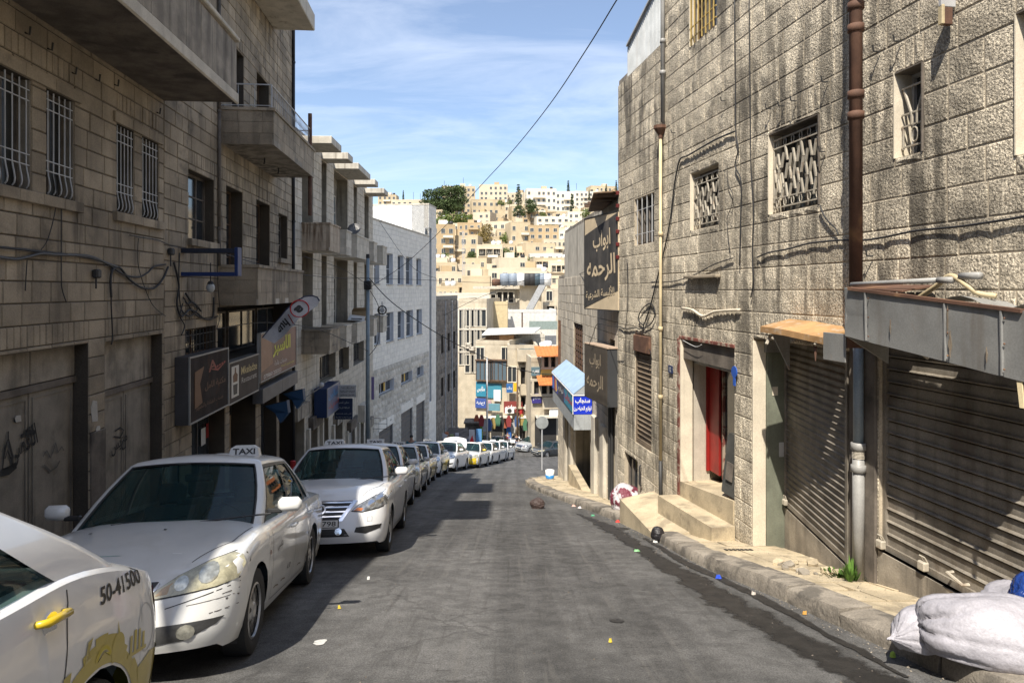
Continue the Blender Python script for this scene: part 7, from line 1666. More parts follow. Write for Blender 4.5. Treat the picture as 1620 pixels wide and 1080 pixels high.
    def cell(k, j):
        a, c = per[k], per[k+1]; t0, t1 = tt[j], tt[j+1]
        if t0 >= .035 and t1 <= .965:
            if a[0] == 'f' and c[0] == 'f' and c[1] <= .91: return 'windscreen'
            if a[0] == 'r' and c[0] == 'r' and a[1] <= .91: return 'rear_window'
            if a[0] == 's' and c[0] == 's':
                for i, p in enumerate(sB):
                    if a[1] >= p[0]-1e-6 and c[1] <= p[1]+1e-6 and t1 <= .91: return 'side_window%d' % i
                if t1 <= .91 and a[1] >= sB[0][0]-1e-6 and c[1] <= sB[-1][1]+1e-6: return 'trim'
                if t0 >= .9 or a[1] < .04: return 'trim' if t1 <= .965 and .02 < a[1] and c[1] < sB[-1][1]+.01 else None
        return None
    shell = []
    for k in range(K-1):
        for j in range(T-1):
            q = (k*T+j, (k+1)*T+j, (k+1)*T+j+1, k*T+j+1); w_ = cell(k, j)
            if w_: wins.setdefault(w_, []).append(q)
            else: shell.append(q)
        R5 = len(rings)
        shell.append((k*T+T-1, (k+1)*T+T-1, nb+(k+1)*R5, nb+k*R5))
        for j in range(R5-1): shell.append((nb+k*R5+j, nb+(k+1)*R5+j, nb+(k+1)*R5+j+1, nb+k*R5+j+1))
    N_ = len(gv); gm = [Vector((v.x, -v.y, v.z)) for v in gv]
    mb = MB(); mb.add(gv+gm, shell+[tuple(N_+i for i in q[::-1]) for q in shell]); me = mb.mesh('roof', pm)
    b = bmesh.new(); b.from_mesh(me); bmesh.ops.remove_doubles(b, verts=b.verts, dist=.001); bmesh.ops.recalc_face_normals(b, faces=b.faces)
    lone = [v for v in b.verts if not v.link_faces]; bmesh.ops.delete(b, geom=lone, context='VERTS'); b.to_mesh(me); bvh_roof = BVHTree.FromBMesh(b); b.free()
    me.shade_smooth(); me.set_sharp_from_angle(angle=rad(50)); link('roof', me, e)
    def sub(quads, off):
        """inset copy of greenhouse cells"""
        ids = sorted({i for q in quads for i in q}); mp_ = {j: i for i, j in enumerate(ids)}; c = Vector((cxm, 0, .9))
        return [gv[i]+(c-gv[i]).normalized()*off for i in ids], [tuple(mp_[i] for i in q) for q in quads]
    for nm, quads in wins.items():
        v_, f_ = sub(quads, .0 if nm == 'trim' else .012)
        if nm in ('windscreen', 'rear_window'):
            m_ = len(v_); MB().add(v_+[(a.x, -a.y, a.z) for a in v_], f_+[tuple(m_+i for i in q[::-1]) for q in f_]).build(nm, M_CGLASS, e, smooth=True, fix=True)
        else:
            for s_ in (1, -1):
                MB().add([(a.x, a.y*s_, a.z) for a in v_], f_).build('window_trim' if nm == 'trim' else 'side_window', M_TRIM if nm == 'trim' else M_CGLASS, e, smooth=True)
    # rubber edge round the screens
    for kind, nm, tl in (('f', 'screen_surround', (.045, .95)), ('r', 'rear_surround', (.045, .95))):
        kmax = max(k for k in range(K) if per[k][0] == 'f' and per[k][1] <= .905); kr = K-1-kmax
        kk = list(range(0, kmax+1)) if kind == 'f' else list(range(K-1, kr-1, -1)); path = [gp(k, tl[0]) for k in kk]; kend = kk[-1]
        path += [gp(kend, t) for t in (.2, .4, .6, .78, .9)]+[gp(k, tl[1]) for k in kk[::-1]]
        for s_ in (1, -1): MB().tube([(p.x, p.y*s_, p.z) for p in path], .011, 5).build(nm, M_TRIM, e, smooth=True)
    # interior
    g = MB(); g.box((xd+.1, -W*.8, .30), (xc-.2, W*.8, .34)); g.box((xc-.42, -W*.82, .5), (xc+.02, W*.82, belt(xc-.2)-.04), bev=.04); g.box((xd-.02, -W*.75, .6), (xd+.35, W*.75, belt(xd)-.015)); g.build('interior', M_SEAT, e)
    for sx_, sy_ in ((.0, .36), (.0, -.36), (-.88, .36), (-.88, -.36)):
        g = MB(); X = (xrf+xrr)/2+.25+sx_; hz = H-.34; g.prism([(X-.12, sy_-.24, .55), (X+.05, sy_-.24, .55), (X-.12, sy_-.20, hz-.12), (X-.24, sy_-.20, hz-.12)], (0, .46, 0)); g.box((X-.1, sy_-.25, .42), (X+.42, sy_+.25, .58), bev=.04); g.box((X-.27, sy_-.13, hz-.10), (X-.15, sy_+.13, hz+.09), bev=.04); g.build('seat', M_SEAT, e)
    sw = Matrix.Translation((xc-.50, .36, belt(xc)-.02)) @ Matrix.Rotation(rad(-62), 4, 'Y'); MB().tube([sw @ Vector((.18*math.cos(a), .18*math.sin(a), 0)) for a in [k*math.pi/8 for k in range(17)]], .014, 5).build('steering_wheel', M_TRIM, e, smooth=True)
    MB().box((xrf-.12, .05-.14, H-.22), (xrf-.08, .05+.10, H-.15), bev=.015).build('interior_mirror', M_TRIM, e)
    # wheels and arches
    sl = sp.get('spokes', 7)
    for xa in (wb/2, -wb/2):
        for s_ in (1, -1):
            y0 = W-.115; M_ = Matrix.Translation((xa, s_*y0, wr-.005)) @ Matrix.Rotation(0 if s_ > 0 else math.pi, 4, 'Z')
            rt = wr; ri = wr*.655
            tm = MB().lathe([(ri, -.09), (rt*.87, -.10), (rt*.975, -.085), (rt, -.05), (rt, .05), (rt*.975, .085), (rt*.87, .10), (ri, .085), (ri*.96, .05)], 28, M=M_, axis='y')
            w_ = tm.build('wheel', M_TYRE, e, ang=40)
            hb = MB().lathe([(0, .075), (.05, .085), (ri*.3, .075), (ri*.98, .055), (ri, .084), (ri*.93, .09), (ri*.90, .075)], 28, M=M_, axis='y') if sp.get('cap', 1) else MB().lathe([(ri*.88, .06), (ri, .084), (ri*.93, .09), (ri*.88, .07)], 28, M=M_, axis='y')
            hb.build('hubcap', M_HUB, w_, ang=30)
            if sl:
                dk = MB()
                for k in range(sl):
                    a = 2*math.pi*k/sl+.2; r0, r1, wd = ri*.40, ri*.84, math.pi/sl*.55
                    P_ = [(r0, a-wd*.4), (r1, a-wd), (r1, a+wd), (r0, a+wd*.4)]
                    yy = lambda r_: lerp(.079, .061, (r_-ri*.3)/(ri*.7)) + .004
                    dk.add([(r_*math.cos(t), yy(r_), r_*math.sin(t)) for r_, t in P_], [(0, 1, 2, 3)], M_)
                dk.build('hubcap_slot', M_TRIM, w_, fix=False, kind='stuff')
            ar = MB(); pr = [(math.cos(math.pi*k/12), math.sin(math.pi*k/12)) for k in range(13)]
            for (ya, yb2, r_) in ((W-.06, W-.42, ra-.002),):
                vs3 = [(xa+r_*c, s_*yy_, zc+r_*s2) for yy_ in (ya, yb2) for c, s2 in pr]; ar.add(vs3, [(i, i+1, 14+i, 13+i) for i in range(12)]); ar.add(vs3[13:], [tuple(range(13))])
                ar.add([(xa-r_, s_*ya, zc), (xa-r_, s_*yb2, zc), (xa-r_, s_*yb2, .16), (xa-r_, s_*ya, .16), (xa+r_, s_*ya, zc), (xa+r_, s_*yb2, zc), (xa+r_, s_*yb2, .16), (xa+r_, s_*ya, .16)], [(0, 1, 2, 3), (4, 5, 6, 7)])
            ar.build('wheel_arch', M_TRIM, e, fix=False)
    g = MB(); g.box((-wb/2+ra, -W*.86, .17), (wb/2-ra, W*.86, .32)); g.box((wb/2+ra, -W*.7, .2), (xF-.3, W*.7, .35)); g.box((xR+.25, -W*.75, .2), (-wb/2-ra, W*.75, .4)); g.build('underbody', M_TRIM, e)
    # patches
    def hit(o_, d_):
        best = None
        for bv in (bvh_body, bvh_roof):
            h_ = bv.ray_cast(Vector(o_), Vector(d_), 4)
            if h_[0] is not None and (best is None or h_[3] < best[3]): best = h_
        if best is None: h_ = bvh_body.find_nearest(Vector(o_)+Vector(d_)*1.2); best = h_
        n_ = best[1]; 
        if n_.dot(Vector(d_)) > 0: n_ = -n_
        return best[0], n_
    AX = {'front': lambda a, c: ((xF+1, a, c), (-1, 0, 0)), 'side': lambda a, c: ((a, W+1, c), (0, -1, 0)), 'rear': lambda a, c: ((xR-1, a, c), (1, 0, 0)), 'top': lambda a, c: ((a, c, H+1), (0, 0, -1))}
    def patch(nm, ax, poly, m, off=.004, mirror=False, par=None, res=.05, K_=4):
        pts = []
        for i in range(len(poly)):
            a, c = Vector(poly[i]), Vector(poly[(i+1) % len(poly)]); k = max(1, int((c-a).length/res)); pts += [a.lerp(c, j/k) for j in range(k)]
        ce = sum(pts, Vector((0, 0)))/len(pts); out = None
        for s_ in ((1, -1) if mirror else (1,)):
            vs = []; fs = []; n_ = len(pts)
            for r_ in range(K_+1):
                f = 1-r_/K_
                for p in (pts if r_ < K_ else [ce]):
                    q = ce+(p-ce)*f; o_, d_ = AX[ax](q.x, q.y); h_, nn = hit(o_, d_); v = h_+nn*off
                    if mirror and s_ < 0: v = Vector((v.x, -v.y, v.z))
                    vs.append(v)
            for r_ in range(K_-1): fs += [(r_*n_+j, r_*n_+(j+1) % n_, (r_+1)*n_+(j+1) % n_, (r_+1)*n_+j) for j in range(n_)]
            fs += [((K_-1)*n_+j, (K_-1)*n_+(j+1) % n_, K_*n_) for j in range(n_)]
            m_ = len(vs); base = [v - (v-Vector((0, 0, .5))).normalized()*.0 for v in vs[:n_]]
            o2 = MB().add(vs, fs).build(nm, m, par or e, smooth=True); out = out or o2
        return out
    def seam(nm, ax, pts, w_=.0035, m=None, mirror=True, off=.0015):
        P_ = []
        for a, c in zip(pts, pts[1:]):
            k = max(1, int(math.hypot(c[0]-a[0], c[1]-a[1])/.04)); P_ += [Vector(a).lerp(Vector(c), j/k) for j in range(k)]
        P_.append(Vector(pts[-1]))
        for s_ in ((1, -1) if mirror else (1,)):
            vs = []
            for i, p in enumerate(P_):
                d_ = (P_[min(i+1, len(P_)-1)]-P_[max(i-1, 0)]).normalized(); nn = Vector((-d_.y, d_.x))*w_
                for q in (p+nn, p-nn):
                    o_, dd = AX[ax](q.x, q.y); h_, n3 = hit(o_, dd); v = h_+n3*off; vs.append((v.x, v.y*s_, v.z))
            MB().add(vs, [(2*i, 2*i+1, 2*i+3, 2*i+2) for i in range(len(P_)-1)]).build(nm, m or M_TRIM, e, fix=False)
    def ptext(body, ax, a, c, h, w_, m, flip=1, rot=0., shear=0., off=.003, par=None, bold=.02):
        vs, fs = text_mesh(body, h, w_, bold, shear=shear); c_, s_ = math.cos(rot), math.sin(rot); out = []
        for x, y in vs:
            o_, d_ = AX[ax](a+flip*(x*c_-y*s_), c+x*s_+y*c_); h_, nn = hit(o_, d_); out.append(h_+nn*off)
        MB().add(out, fs).build('lettering', m, par or e, fix=False)
    # doors, handles, mirrors
    bz = lambda x: cr(sh, x)
    s2x = lambda s_, t: [gp(k, t).x for k in range(K) if per[k] == ('s', s_)][0]
    xA = s2x(sB[0][0], 0)+.02; xB = s2x((sB[0][1]), 0)-.02; xC = min(-wb/2+ra*.55, s2x(sB[1][1], 0))
    if sp.get('seams', True):
        seam('door_seam', 'side', [(xA, bz(xA)-.02), (xA+.02, .55), (xA-.02, .27), (xB, .25), (xB, bz(xB))]); seam('door_seam', 'side', [(xB, .25), (-wb/2+ra+.06, .25), (-wb/2+ra*1.06, .42), (-wb/2+ra*.75, .62), (xC+.02, bz(xC)-.02)])
        seam('bonnet_seam', 'top', [(xc-.05, W*.84), (wb/2+.2, W*.80), (xF-.28, W*.60)]); seam('boot_seam', 'top', [(xd-.05, W*.70), (xR+.12, W*.72)])
        seam('fuel_flap', 'side', [(-wb/2-.42+.08*math.cos(a), .80+.09*math.sin(a)) for a in [k*math.pi/8 for k in range(17)]], .002, mirror=False) if sp.get('flap') else None
    for xh in (xB+.16, xC+.14):
        for s_ in (1, -1):
            z = .83*bz(xh)/.93-.02+sp.get('hz', 0); h_, nn = hit((xh, W+1, z), (0, -1, 0)); y = h_.y
            MB().tube([(xh-.085, s_*(y-.01), z), (xh-.07, s_*(y+.03), z+.003), (xh+.06, s_*(y+.03), z-.003), (xh+.085, s_*(y-.01), z-.006)], [.012, .016, .016, .012], 7).build('door_handle', sp.get('handle', pm), e, smooth=True)
    for s_ in (1, -1):
        xm = s2x(.03, .04)-.10; zm = belt(xm)+.10; y = W*.93
        g = MB(); ms = sp.get('mir', (.07, .115, .075)); g.box((xm-ms[0]*.5, s_*(y+.05), zm-ms[2]*.8), (xm+ms[0]*.55, s_*(y+.05+ms[1]*1.75), zm+ms[2]*.8), bev=.035); ob = g.build('door_mirror', pm, e, smooth=True)
        for v in ob.data.vertices: v.co.x = max(v.co.x, xm-ms[0]*.45)
        MB().box((xm-ms[0]*.5-.003, s_*(y+.145)-.075, zm-.04), (xm-ms[0]*.5+.002, s_*(y+.145)+.075, zm+.04), bev=.0).build('mirror_glass', M_CHROME, ob); MB().box((xm-.03, s_*(y-.04), zm-.07), (xm+.02, s_*(y+.09), zm-.03), bev=.01).build('mirror_foot', M_TRIM, ob)
    for s_ in (.30, -.38):  # wipers
        MB().tube([(xc-.02-bow*.2, s_, belt(xc)+.03), (xc-.09-bow*.3, s_+.30, belt(xc)+.052), (xc-.14-bow*.35, s_+.52, belt(xc)+.062)], .008, 5).build('wiper', M_TRIM, e)
    return e, dict(patch=patch, seam=seam, ptext=ptext, xF=xF, xR=xR, W=W, H=H, hit=hit, belt=belt, xrf=xrf, xrr=xrr, xd=xd)
def roof_sign(e, A, x, txt, w=.36, h=.13, y=0., arab_=False, curved=True, col=None):
    H = A['H']; g = MB(); z = H-.012
    pr = [(-w/2, 0), (w/2, 0), (w/2-.02, h*.72), (w/2-.07, h), (-w/2+.07, h), (-w/2+.02, h*.72)] if curved else [(-w/2, 0), (w/2, 0), (w/2, h), (-w/2, h)]
    o = g.prism([(x-.05, y+a, z+c) for a, c in pr], (.1, 0, 0)).build('taxi_sign', col or paint('sign_box_white', (.62, .62, .60), .4), e); MB().box((x-.09, y-w*.35, z-.02), (x+.09, y+w*.35, z+.005)).build('sign_foot', M_TRIM, o)
    for s_ in (1, -1):
        vs, fs = text_mesh(txt, h*.52, w*.72, .03); MB().add([(x+s_*.053, y+s_*a, z+h*.45+c) for a, c in vs], fs).build('lettering', M_BLACK, o, fix=False)
def put(e, F_, R_, W, z=None):
    a = Vector((F_[0], F_[1], gz(F_[1]) + .004)); c = Vector((R_[0], R_[1], gz(R_[1]) + .004)); f = (a-c).normalized()
    side = f.cross(Vector((0, 0, 1))).normalized()*-1; u = f.cross(side).normalized(); p = (a+c)/2 - side*(W-.06)
    M = Matrix(((f.x, side.x, u.x, p.x), (f.y, side.y, u.y, p.y), (f.z, side.z, u.z, p.z), (0, 0, 0, 1))); e.matrix_world = M
SB = [(.05, .43), (.47, .80)]
# ---- the nearest taxi behind the first: older rounded saloon
spA = dict(wb=2.6, fo=.83, ro=1.03, W=.85, H=1.43, top=[(-2.33, .90), (-2.15, .975), (-1.7, 1.0), (-1.2, .99), (0, .96), (.95, .945), (1.3, .90), (1.75, .81), (2.0, .725), (2.13, .655)], sh=[(-2.33, .82), (-2.1, .90), (-1.4, .92), (0, .885), (1.0, .85), (1.5, .80), (1.9, .70), (2.13, .60)],
           xc=1.08, xd=-1.70, xrf=.36, xrr=-.92, sB=SB+[(.84, .92)], rf=.62, rake=.10, spokes=7, wr=.305, chin=.03)
cA, A = make_car('taxi_car', spA, P_WHITE, 'older white taxi saloon with a yellowed headlamp and scraped bumper, second from the viewer', 'taxis queuing down the hill')
p, xF = A['patch'], A['xF']
hl = [(.30, .555), (.50, .575), (.70, .60), (.805, .625), (.825, .70), (.80, .755), (.74, .775), (.62, .745), (.47, .68), (.37, .615)]
for k in range(1):
    p('headlight', 'front', hl, M_HL_OLD, .007, True, K_=5); p('headlight_rim', 'front', [(a+(a-.6)*.05, c+(c-.67)*.09) for a, c in hl], M_TRIM, .003, True)
M_HLI = mat('lamp_reflector', (.55, .54, .46), .15, .7, obj=True, var=.3, vscale=20)
for cy_, cz_, r_ in ((.645, .68, .058), (.50, .635, .042)): p('reflector', 'front', [(cy_+r_*math.cos(a), cz_+r_*math.sin(a)) for a in [k*math.pi/6 for k in range(12)]], M_HLI, .0095, True, res=.1, K_=2)
p('indicator', 'front', [(.36, .575), (.43, .582), (.45, .645), (.39, .615)], mat('dull_amber', (.42, .27, .12), .2, coat=1.), .0092, True, K_=2)
p('grille', 'front', [(-.28, .52), (.28, .52), (.36, .655), (-.36, .655)], M_MESH, .004); p('grille_surround', 'front', [(-.34, .49), (.34, .49), (.40, .668), (-.40, .668)], P_WHITE, .002)
for k in range(11):
    for s_ in (1, -1): A['seam']('grille_wire', 'front', [(-.30+.06*k, .53), (-.30+.06*k+s_*.07, .645)], .0025, M_CHROME, False, .006)
p('bumper_intake', 'front', [(-.30, .285), (.30, .285), (.28, .375), (-.28, .375)], M_TRIM, .004); p('intake_bar', 'front', [(-.28, .322), (.28, .322), (.28, .34), (-.28, .34)], P_WHITE, .008, K_=2)
p('fog_intake', 'front', [(.37, .29), (.55, .30), (.72, .37), (.76, .41), (.37, .40)], M_MESH, .004, True); p('fog_lamp', 'front', [(.56+.052*math.cos(a), .35+.045*math.sin(a)) for a in [k*math.pi/6 for k in range(12)]], M_HLI, .008, True, res=.1, K_=2)
A['seam']('bumper_seam', 'front', [(.43, .50), (.55, .53), (.82, .60)], .003); 
for (a, c, d_, w_) in (((.55, .505), (.80, .53), 0, .002), ((.74, .545), (.82, .56), 0, .003), ((.68, .44), (.82, .46), 0, .003), ((.76, .51), (.82, .52), 0, .005)): A['seam']('scratch', 'front', [a, c], w_, M_SCR, False, .0025)
for s_ in (-1.1, -.6, .2, .5): A['seam']('scuff', 'side', [(s_, .33), (s_+.12, .345), (s_+.2, .34)], .006, mat('mud_mark', (.16, .13, .10), .8), False)
A['ptext'](arab('تكسي'), 'side', .55, .66, .07, .22, M_SCR, -1, bold=.01); A['ptext']('A 30', 'side', .1, .42, .05, .16, M_SCR, -1, bold=.01)
p('side_repeater', 'side', [(.93+.02*math.cos(a), .66+.02*math.sin(a)) for a in [k*math.pi/4 for k in range(8)]], M_AMB, .006, False, K_=2)
p('tail_lamp', 'rear', [(.45, .66), (.80, .68), (.80, .86), (.5, .84)], M_RED, .005, True); roof_sign(cA, A, -.28, 'TAXI', .30, .11, y=.30)
p('sun_strip', 'front', [(-.55, 1.27), (.02, 1.275), (-.02, 1.335), (-.50, 1.335)], mat('pale_sun_visor', (.30, .42, .38), .5), .002, K_=2)
p('windscreen_sticker', 'front', [(.38, 1.30), (.44, 1.30), (.44, 1.33), (.38, 1.33)], M_WHITE, .004, K_=2)
for y_ in (.12, -.42): A['patch']('washer_jet', 'top', [(1.26, y_-.012), (1.28, y_-.012), (1.28, y_+.012), (1.26, y_+.012)], M_TRIM, .006, K_=1, res=.1)
put(cA, (-1.98, 5.12), (-2.30, 7.66), .85)
# ---- newer saloon with a broad chrome grille
spB = dict(wb=2.7, fo=.91, ro=.98, W=.88, H=1.50, top=[(-2.33, .98), (-2.1, 1.06), (-1.7, 1.09), (-1.2, 1.06), (0, 1.03), (1.0, 1.03), (1.4, .985), (1.85, .905), (2.12, .81), (2.26, .73)], sh=[(-2.33, .90), (-2.1, .99), (-1.4, .99), (0, .94), (1.0, .93), (1.6, .87), (2.0, .78), (2.26, .66)],
           xc=1.28, xd=-1.80, xrf=.45, xrr=-.95, sB=SB+[(.84, .91)], rf=.60, rake=.13, spokes=8, wr=.315, chin=.02)
cB, Bq = make_car('taxi_car', spB, P_WHITE2, 'newer white taxi with a broad chrome barred grille, third in the queue', 'taxis queuing down the hill')
p = Bq['patch']
p('headlight', 'front', [(.42, .64), (.55, .625), (.75, .665), (.85, .70), (.86, .83), (.80, .865), (.66, .79), (.50, .71)], M_HL, .007, True, K_=5); p('headlight_rim', 'front', [(.40, .63), (.55, .612), (.76, .652), (.862, .69), (.868, .84), (.80, .88), (.655, .80), (.49, .715)], M_TRIM, .003, True)
for cy_, cz_, r_ in ((.66, .72, .045), (.76, .765, .05)): p('reflector', 'front', [(cy_+r_*math.cos(a), cz_+r_*math.sin(a)) for a in [k*math.pi/6 for k in range(12)]], M_CHROME, .0095, True, res=.1, K_=2)
p('indicator', 'front', [(.435, .638), (.54, .632), (.56, .665), (.48, .675)], M_AMB, .0095, True, K_=2)
p('grille', 'front', [(-.24, .53), (.24, .53), (.42, .765), (-.42, .765)], M_TRIM, .004)
for k in range(4):
    z = .575+k*.055; h_ = .245+.18*(z-.53)/.235; p('grille_bar', 'front', [(-h_, z-.009), (h_, z-.009), (h_+.01, z+.010), (-h_-.01, z+.010)], M_CHROME, .012, K_=1)
A2_ = [(.42, .765), (.25, .52)]; p('grille_wing', 'front', [(.245, .515), (.30, .515), (.335, .57), (.475, .76), (.42, .77), (.27, .555)], M_CHROME, .009, True, K_=2)
p('badge', 'front', [(.075*math.cos(a), .655+.06*math.sin(a)) for a in [k*math.pi/8 for k in range(16)]], M_CHROME, .02, res=.1, K_=2); p('badge_centre', 'front', [(.05*math.cos(a), .655+.038*math.sin(a)) for a in [k*math.pi/8 for k in range(16)]], M_TRIM, .024, res=.1, K_=1)
p('lower_intake', 'front', [(-.40, .32), (.40, .32), (.33, .42), (-.33, .42)], M_TRIM, .004); p('fog_intake', 'front', [(.46, .37), (.60, .345), (.78, .40), (.80, .455), (.48, .43)], M_TRIM, .004, True); p('fog_lamp', 'front', [(.255+.045*math.cos(a), .385+.045*math.sin(a)) for a in [k*math.pi/6 for k in range(12)]], M_CHROME, .010, True, res=.1, K_=2)
A_ = Bq; xg = Bq['xF']; pl_ = MB().box((xg-.015, -.26, .435), (xg+.02, .26, .545), bev=.006).build('number_plate', M_TRIM, cB); MB().box((xg+.02, -.25, .445), (xg+.023, .25, .535)).build('plate_face', M_PLATE, pl_)
vs, fs = text_mesh('38798', .062, .30, .012); MB().add([(xg+.0245, .075+a, .49+c) for a, c in vs], fs).build('lettering', M_BLACK, pl_, fix=False)
Bq['seam']('bumper_seam', 'front', [(.62, .50), (.68, .50), (.68, .555), (.62, .555), (.62, .50)], .002); p('tail_lamp', 'rear', [(.5, .72), (.84, .74), (.84, .92), (.6, .9)], M_RED, .005, True)
roof_sign(cB, Bq, -.35, 'TAXI', .36, .11, y=-.28); put(cB, (-1.81, 9.9), (-2.02, 12.58), .88)
p('screen_label', 'front', [(-.58, 1.30), (-.46, 1.30), (-.46, 1.34), (-.58, 1.34)], mat('pale_sun_visor'), .004, K_=1) if False else None
# ---- the closest car, only its rear quarter in view
spC = dict(wb=2.7, fo=.88, ro=.88, W=.887, H=1.43, top=[(-2.23, .87), (-2.12, .955), (-1.9, 1.03), (-1.5, 1.10), (-.8, 1.07), (0, 1.0), (1.0, .98), (1.5, .94), (1.9, .85), (2.23, .70)], sh=[(-2.23, .78), (-2.1, .89), (-1.6, 1.0), (-1.2, 1.035), (-.8, 1.0), (0, .93), (1.0, .89), (1.6, .83), (2.0, .74), (2.23, .62)],
           xc=1.38, xd=-1.84, xrf=.50, xrr=-.95, sB=[(.05, .37), (.40, .66), (.69, .82)], rf=.62, rr=.55, rake=.13, spokes=0, cap=1, wr=.32, handle=P_YEL, roofw=.70, crease=.02, hz=.05)
cC, Cq = make_car('taxi_car', spC, P_WHITE2, 'white taxi nearest the viewer with a yellow door handle and golden skyline print', 'taxis queuing down the hill')
p, W_ = Cq['patch'], .887; rx_ = -1.35
p('tail_lamp', 'rear', [(.52, .76), (.66, .70), (.78, .68), (.825, .70), (.83, .80), (.81, .87), (.70, .88), (.56, .84)], M_RED, .006, True, K_=5)
Cq['seam']('fuel_flap', 'side', [(rx_-.42+.085*math.cos(a), .73+.10*math.sin(a)) for a in [k*math.pi/10 for k in range(21)]], .003, M_IRONG, False)
Cq['ptext']('50-41500', 'side', rx_-.20, .95, .07, .38, M_TRIM, -1, rot=.05, bold=.02)
def arc(cx_, cz_, r_, a0, a1, n_=8): return [(cx_+r_*math.cos(math.radians(lerp(a0, a1, k/n_))), cz_+r_*math.sin(math.radians(lerp(a0, a1, k/n_)))) for k in range(n_+1)]
p('gold_arch_print', 'side', arc(rx_, .31, .385, 150, 12)+arc(rx_, .31, .50, 12, 150), M_YPR, .003, K_=1, res=.2) if False else None
for a0 in range(0, 180, 12): p('gold_print', 'side', arc(rx_, .31, .375, a0, a0+12, 3)+arc(rx_, .31, .46+.03*math.sin(a0*.09), a0+12, a0, 3), M_YPR, .003, K_=1, res=.2)
p('gold_print', 'side', [(rx_-.50, .24), (rx_-.36, .24), (rx_-.40, .44), (rx_-.34, .58), (rx_-.46, .62), (rx_-.62, .60), (rx_-.70, .42)], M_YPR, .004, K_=2)
p('gold_print', 'side', [(rx_-.72, .25), (rx_-.52, .25), (rx_-.58, .62), (rx_-.70, .60), (rx_-.80, .64), (rx_-.84, .3)], M_YPR, .0045, K_=2)
p('gold_dome', 'side', arc(rx_-.14, .72, .055, 0, 180, 8)+[(rx_-.195, .66), (rx_-.085, .66)], M_YPR, .004, K_=2, res=.2); p('gold_arch', 'side', arc(rx_-.02, .685, .075, 20, 160, 8)+arc(rx_-.02, .685, .055, 160, 20, 8), M_YPR, .004, K_=1, res=.2)
for k, (dx, h_) in enumerate(((-.26, .07), (-.30, .085), (-.34, .08), (-.38, .06))): p('gold_column', 'side', [(rx_+dx-.011, .66), (rx_+dx+.011, .66), (rx_+dx+.011, .66+h_), (rx_+dx-.011, .66+h_)], M_YPR, .004, K_=1); 
p('gold_base', 'side', [(rx_-.41, .645), (rx_-.23, .645), (rx_-.23, .66), (rx_-.41, .66)], M_YPR, .004, K_=1); p('gold_column', 'side', [(rx_-.135, .77), (rx_-.14, .82), (rx_-.15, .77)], M_YPR, .004, K_=1)
p('gold_tower', 'side', [(rx_+.24, .62), (rx_+.30, .60), (rx_+.27, .72), (rx_+.22, .73)], M_YPR, .004, K_=1); p('gold_bird', 'side', [(rx_+.08, .73), (rx_+.13, .72), (rx_+.11, .80), (rx_+.07, .81), (rx_+.10, .77)], M_YPR, .004, K_=1); p('gold_print', 'side', [(rx_+.32, .45), (rx_+.52, .40), (rx_+.50, .52), (rx_+.40, .60), (rx_+.34, .56)], M_YPR, .004, K_=2)
h_, nn = Cq['hit']((rx_+.30, 2, .905), (0, -1, 0))
MB().lathe([(0, 0), (.045, 0), (.045, .003), (0, .003)], 14, M=Matrix.Translation((rx_+.34, h_.y-.002, .92)), axis='y').build('handle_cup', M_CHROME, cC)
put(cC, (-1.46, -.10), (-1.68, 2.58), .887)
# ---- taxis further down the hill: copies with their own signs and colours
def variant(src, Aq, F_, R_, W, label, yellow=False, sign=True, body=None, group='taxis queuing down the hill', cat='car', lid=False, txt='TAXI'):
    keep = ('lettering',)
    c = copy_tree(src); c['label'] = label; c['group'] = group
    for ch in list(c.children):
        if ch.name.split('.')[0] in ('scratch', 'scuff', 'lettering', 'sun_strip', 'taxi_sign', 'windscreen_sticker'):
            for g in list(ch.children): bpy.data.objects.remove(g)
            bpy.data.objects.remove(ch)
    if body:
        for ch in c.children:
            if ch.name.split('.')[0] in ('body', 'roof', 'door_mirror', 'door_handle') and ch.data: 
                d_ = ch.data.copy(); d_.materials[0] = body; ch.data = d_
    if sign: roof_sign(c, Aq, -.3, txt, .40, .12, curved=False)
    put(c, F_, R_, W)
    return c
c3 = variant(cB, Bq, (-2.30, 14.5), (-2.52, 17.2), .88, 'white taxi with a square roof sign, fourth in the queue', txt='تكسي' and 'TAXI')
c4_ = variant(cA, A, (-2.66, 19.6), (-2.82, 22.2), .85, 'greyish white taxi beside the lamp post, fifth in the queue', body=carpaint('grey_white_paint', (.45, .46, .46), .3))
c5_ = variant(cA, A, (-3.02, 24.8), (-3.12, 27.4), .85, 'white taxi with yellow flanks, sixth in the queue', sign=False)
c6_ = variant(cB, Bq, (-3.16, 30.0), (-3.12, 32.7), .88, 'white taxi before the one with the raised lid, seventh in the queue', sign=True)
c7_ = variant(cB, Bq, (-2.90, 35.2), (-2.55, 37.9), .88, 'white taxi with its boot lid raised', sign=False)
c8_ = variant(cA, A, (-1.92, 40.0), (-1.55, 42.5), .85, 'white taxi with a bright yellow bumper and mirrors', sign=False)
c9_ = variant(cA, A, (-1.36, 45.0), (-.95, 47.5), .85, 'small white taxi behind the yellow bumpered one', sign=True)
c10 = variant(cB, Bq, (-.92, 49.6), (-.52, 52.2), .88, 'last but one white taxi at the bottom of the queue', sign=True)
c11 = variant(cB, Bq, (-.36, 54.6), (.08, 57.2), .88, 'last white taxi at the bend, ending the queue', sign=True)
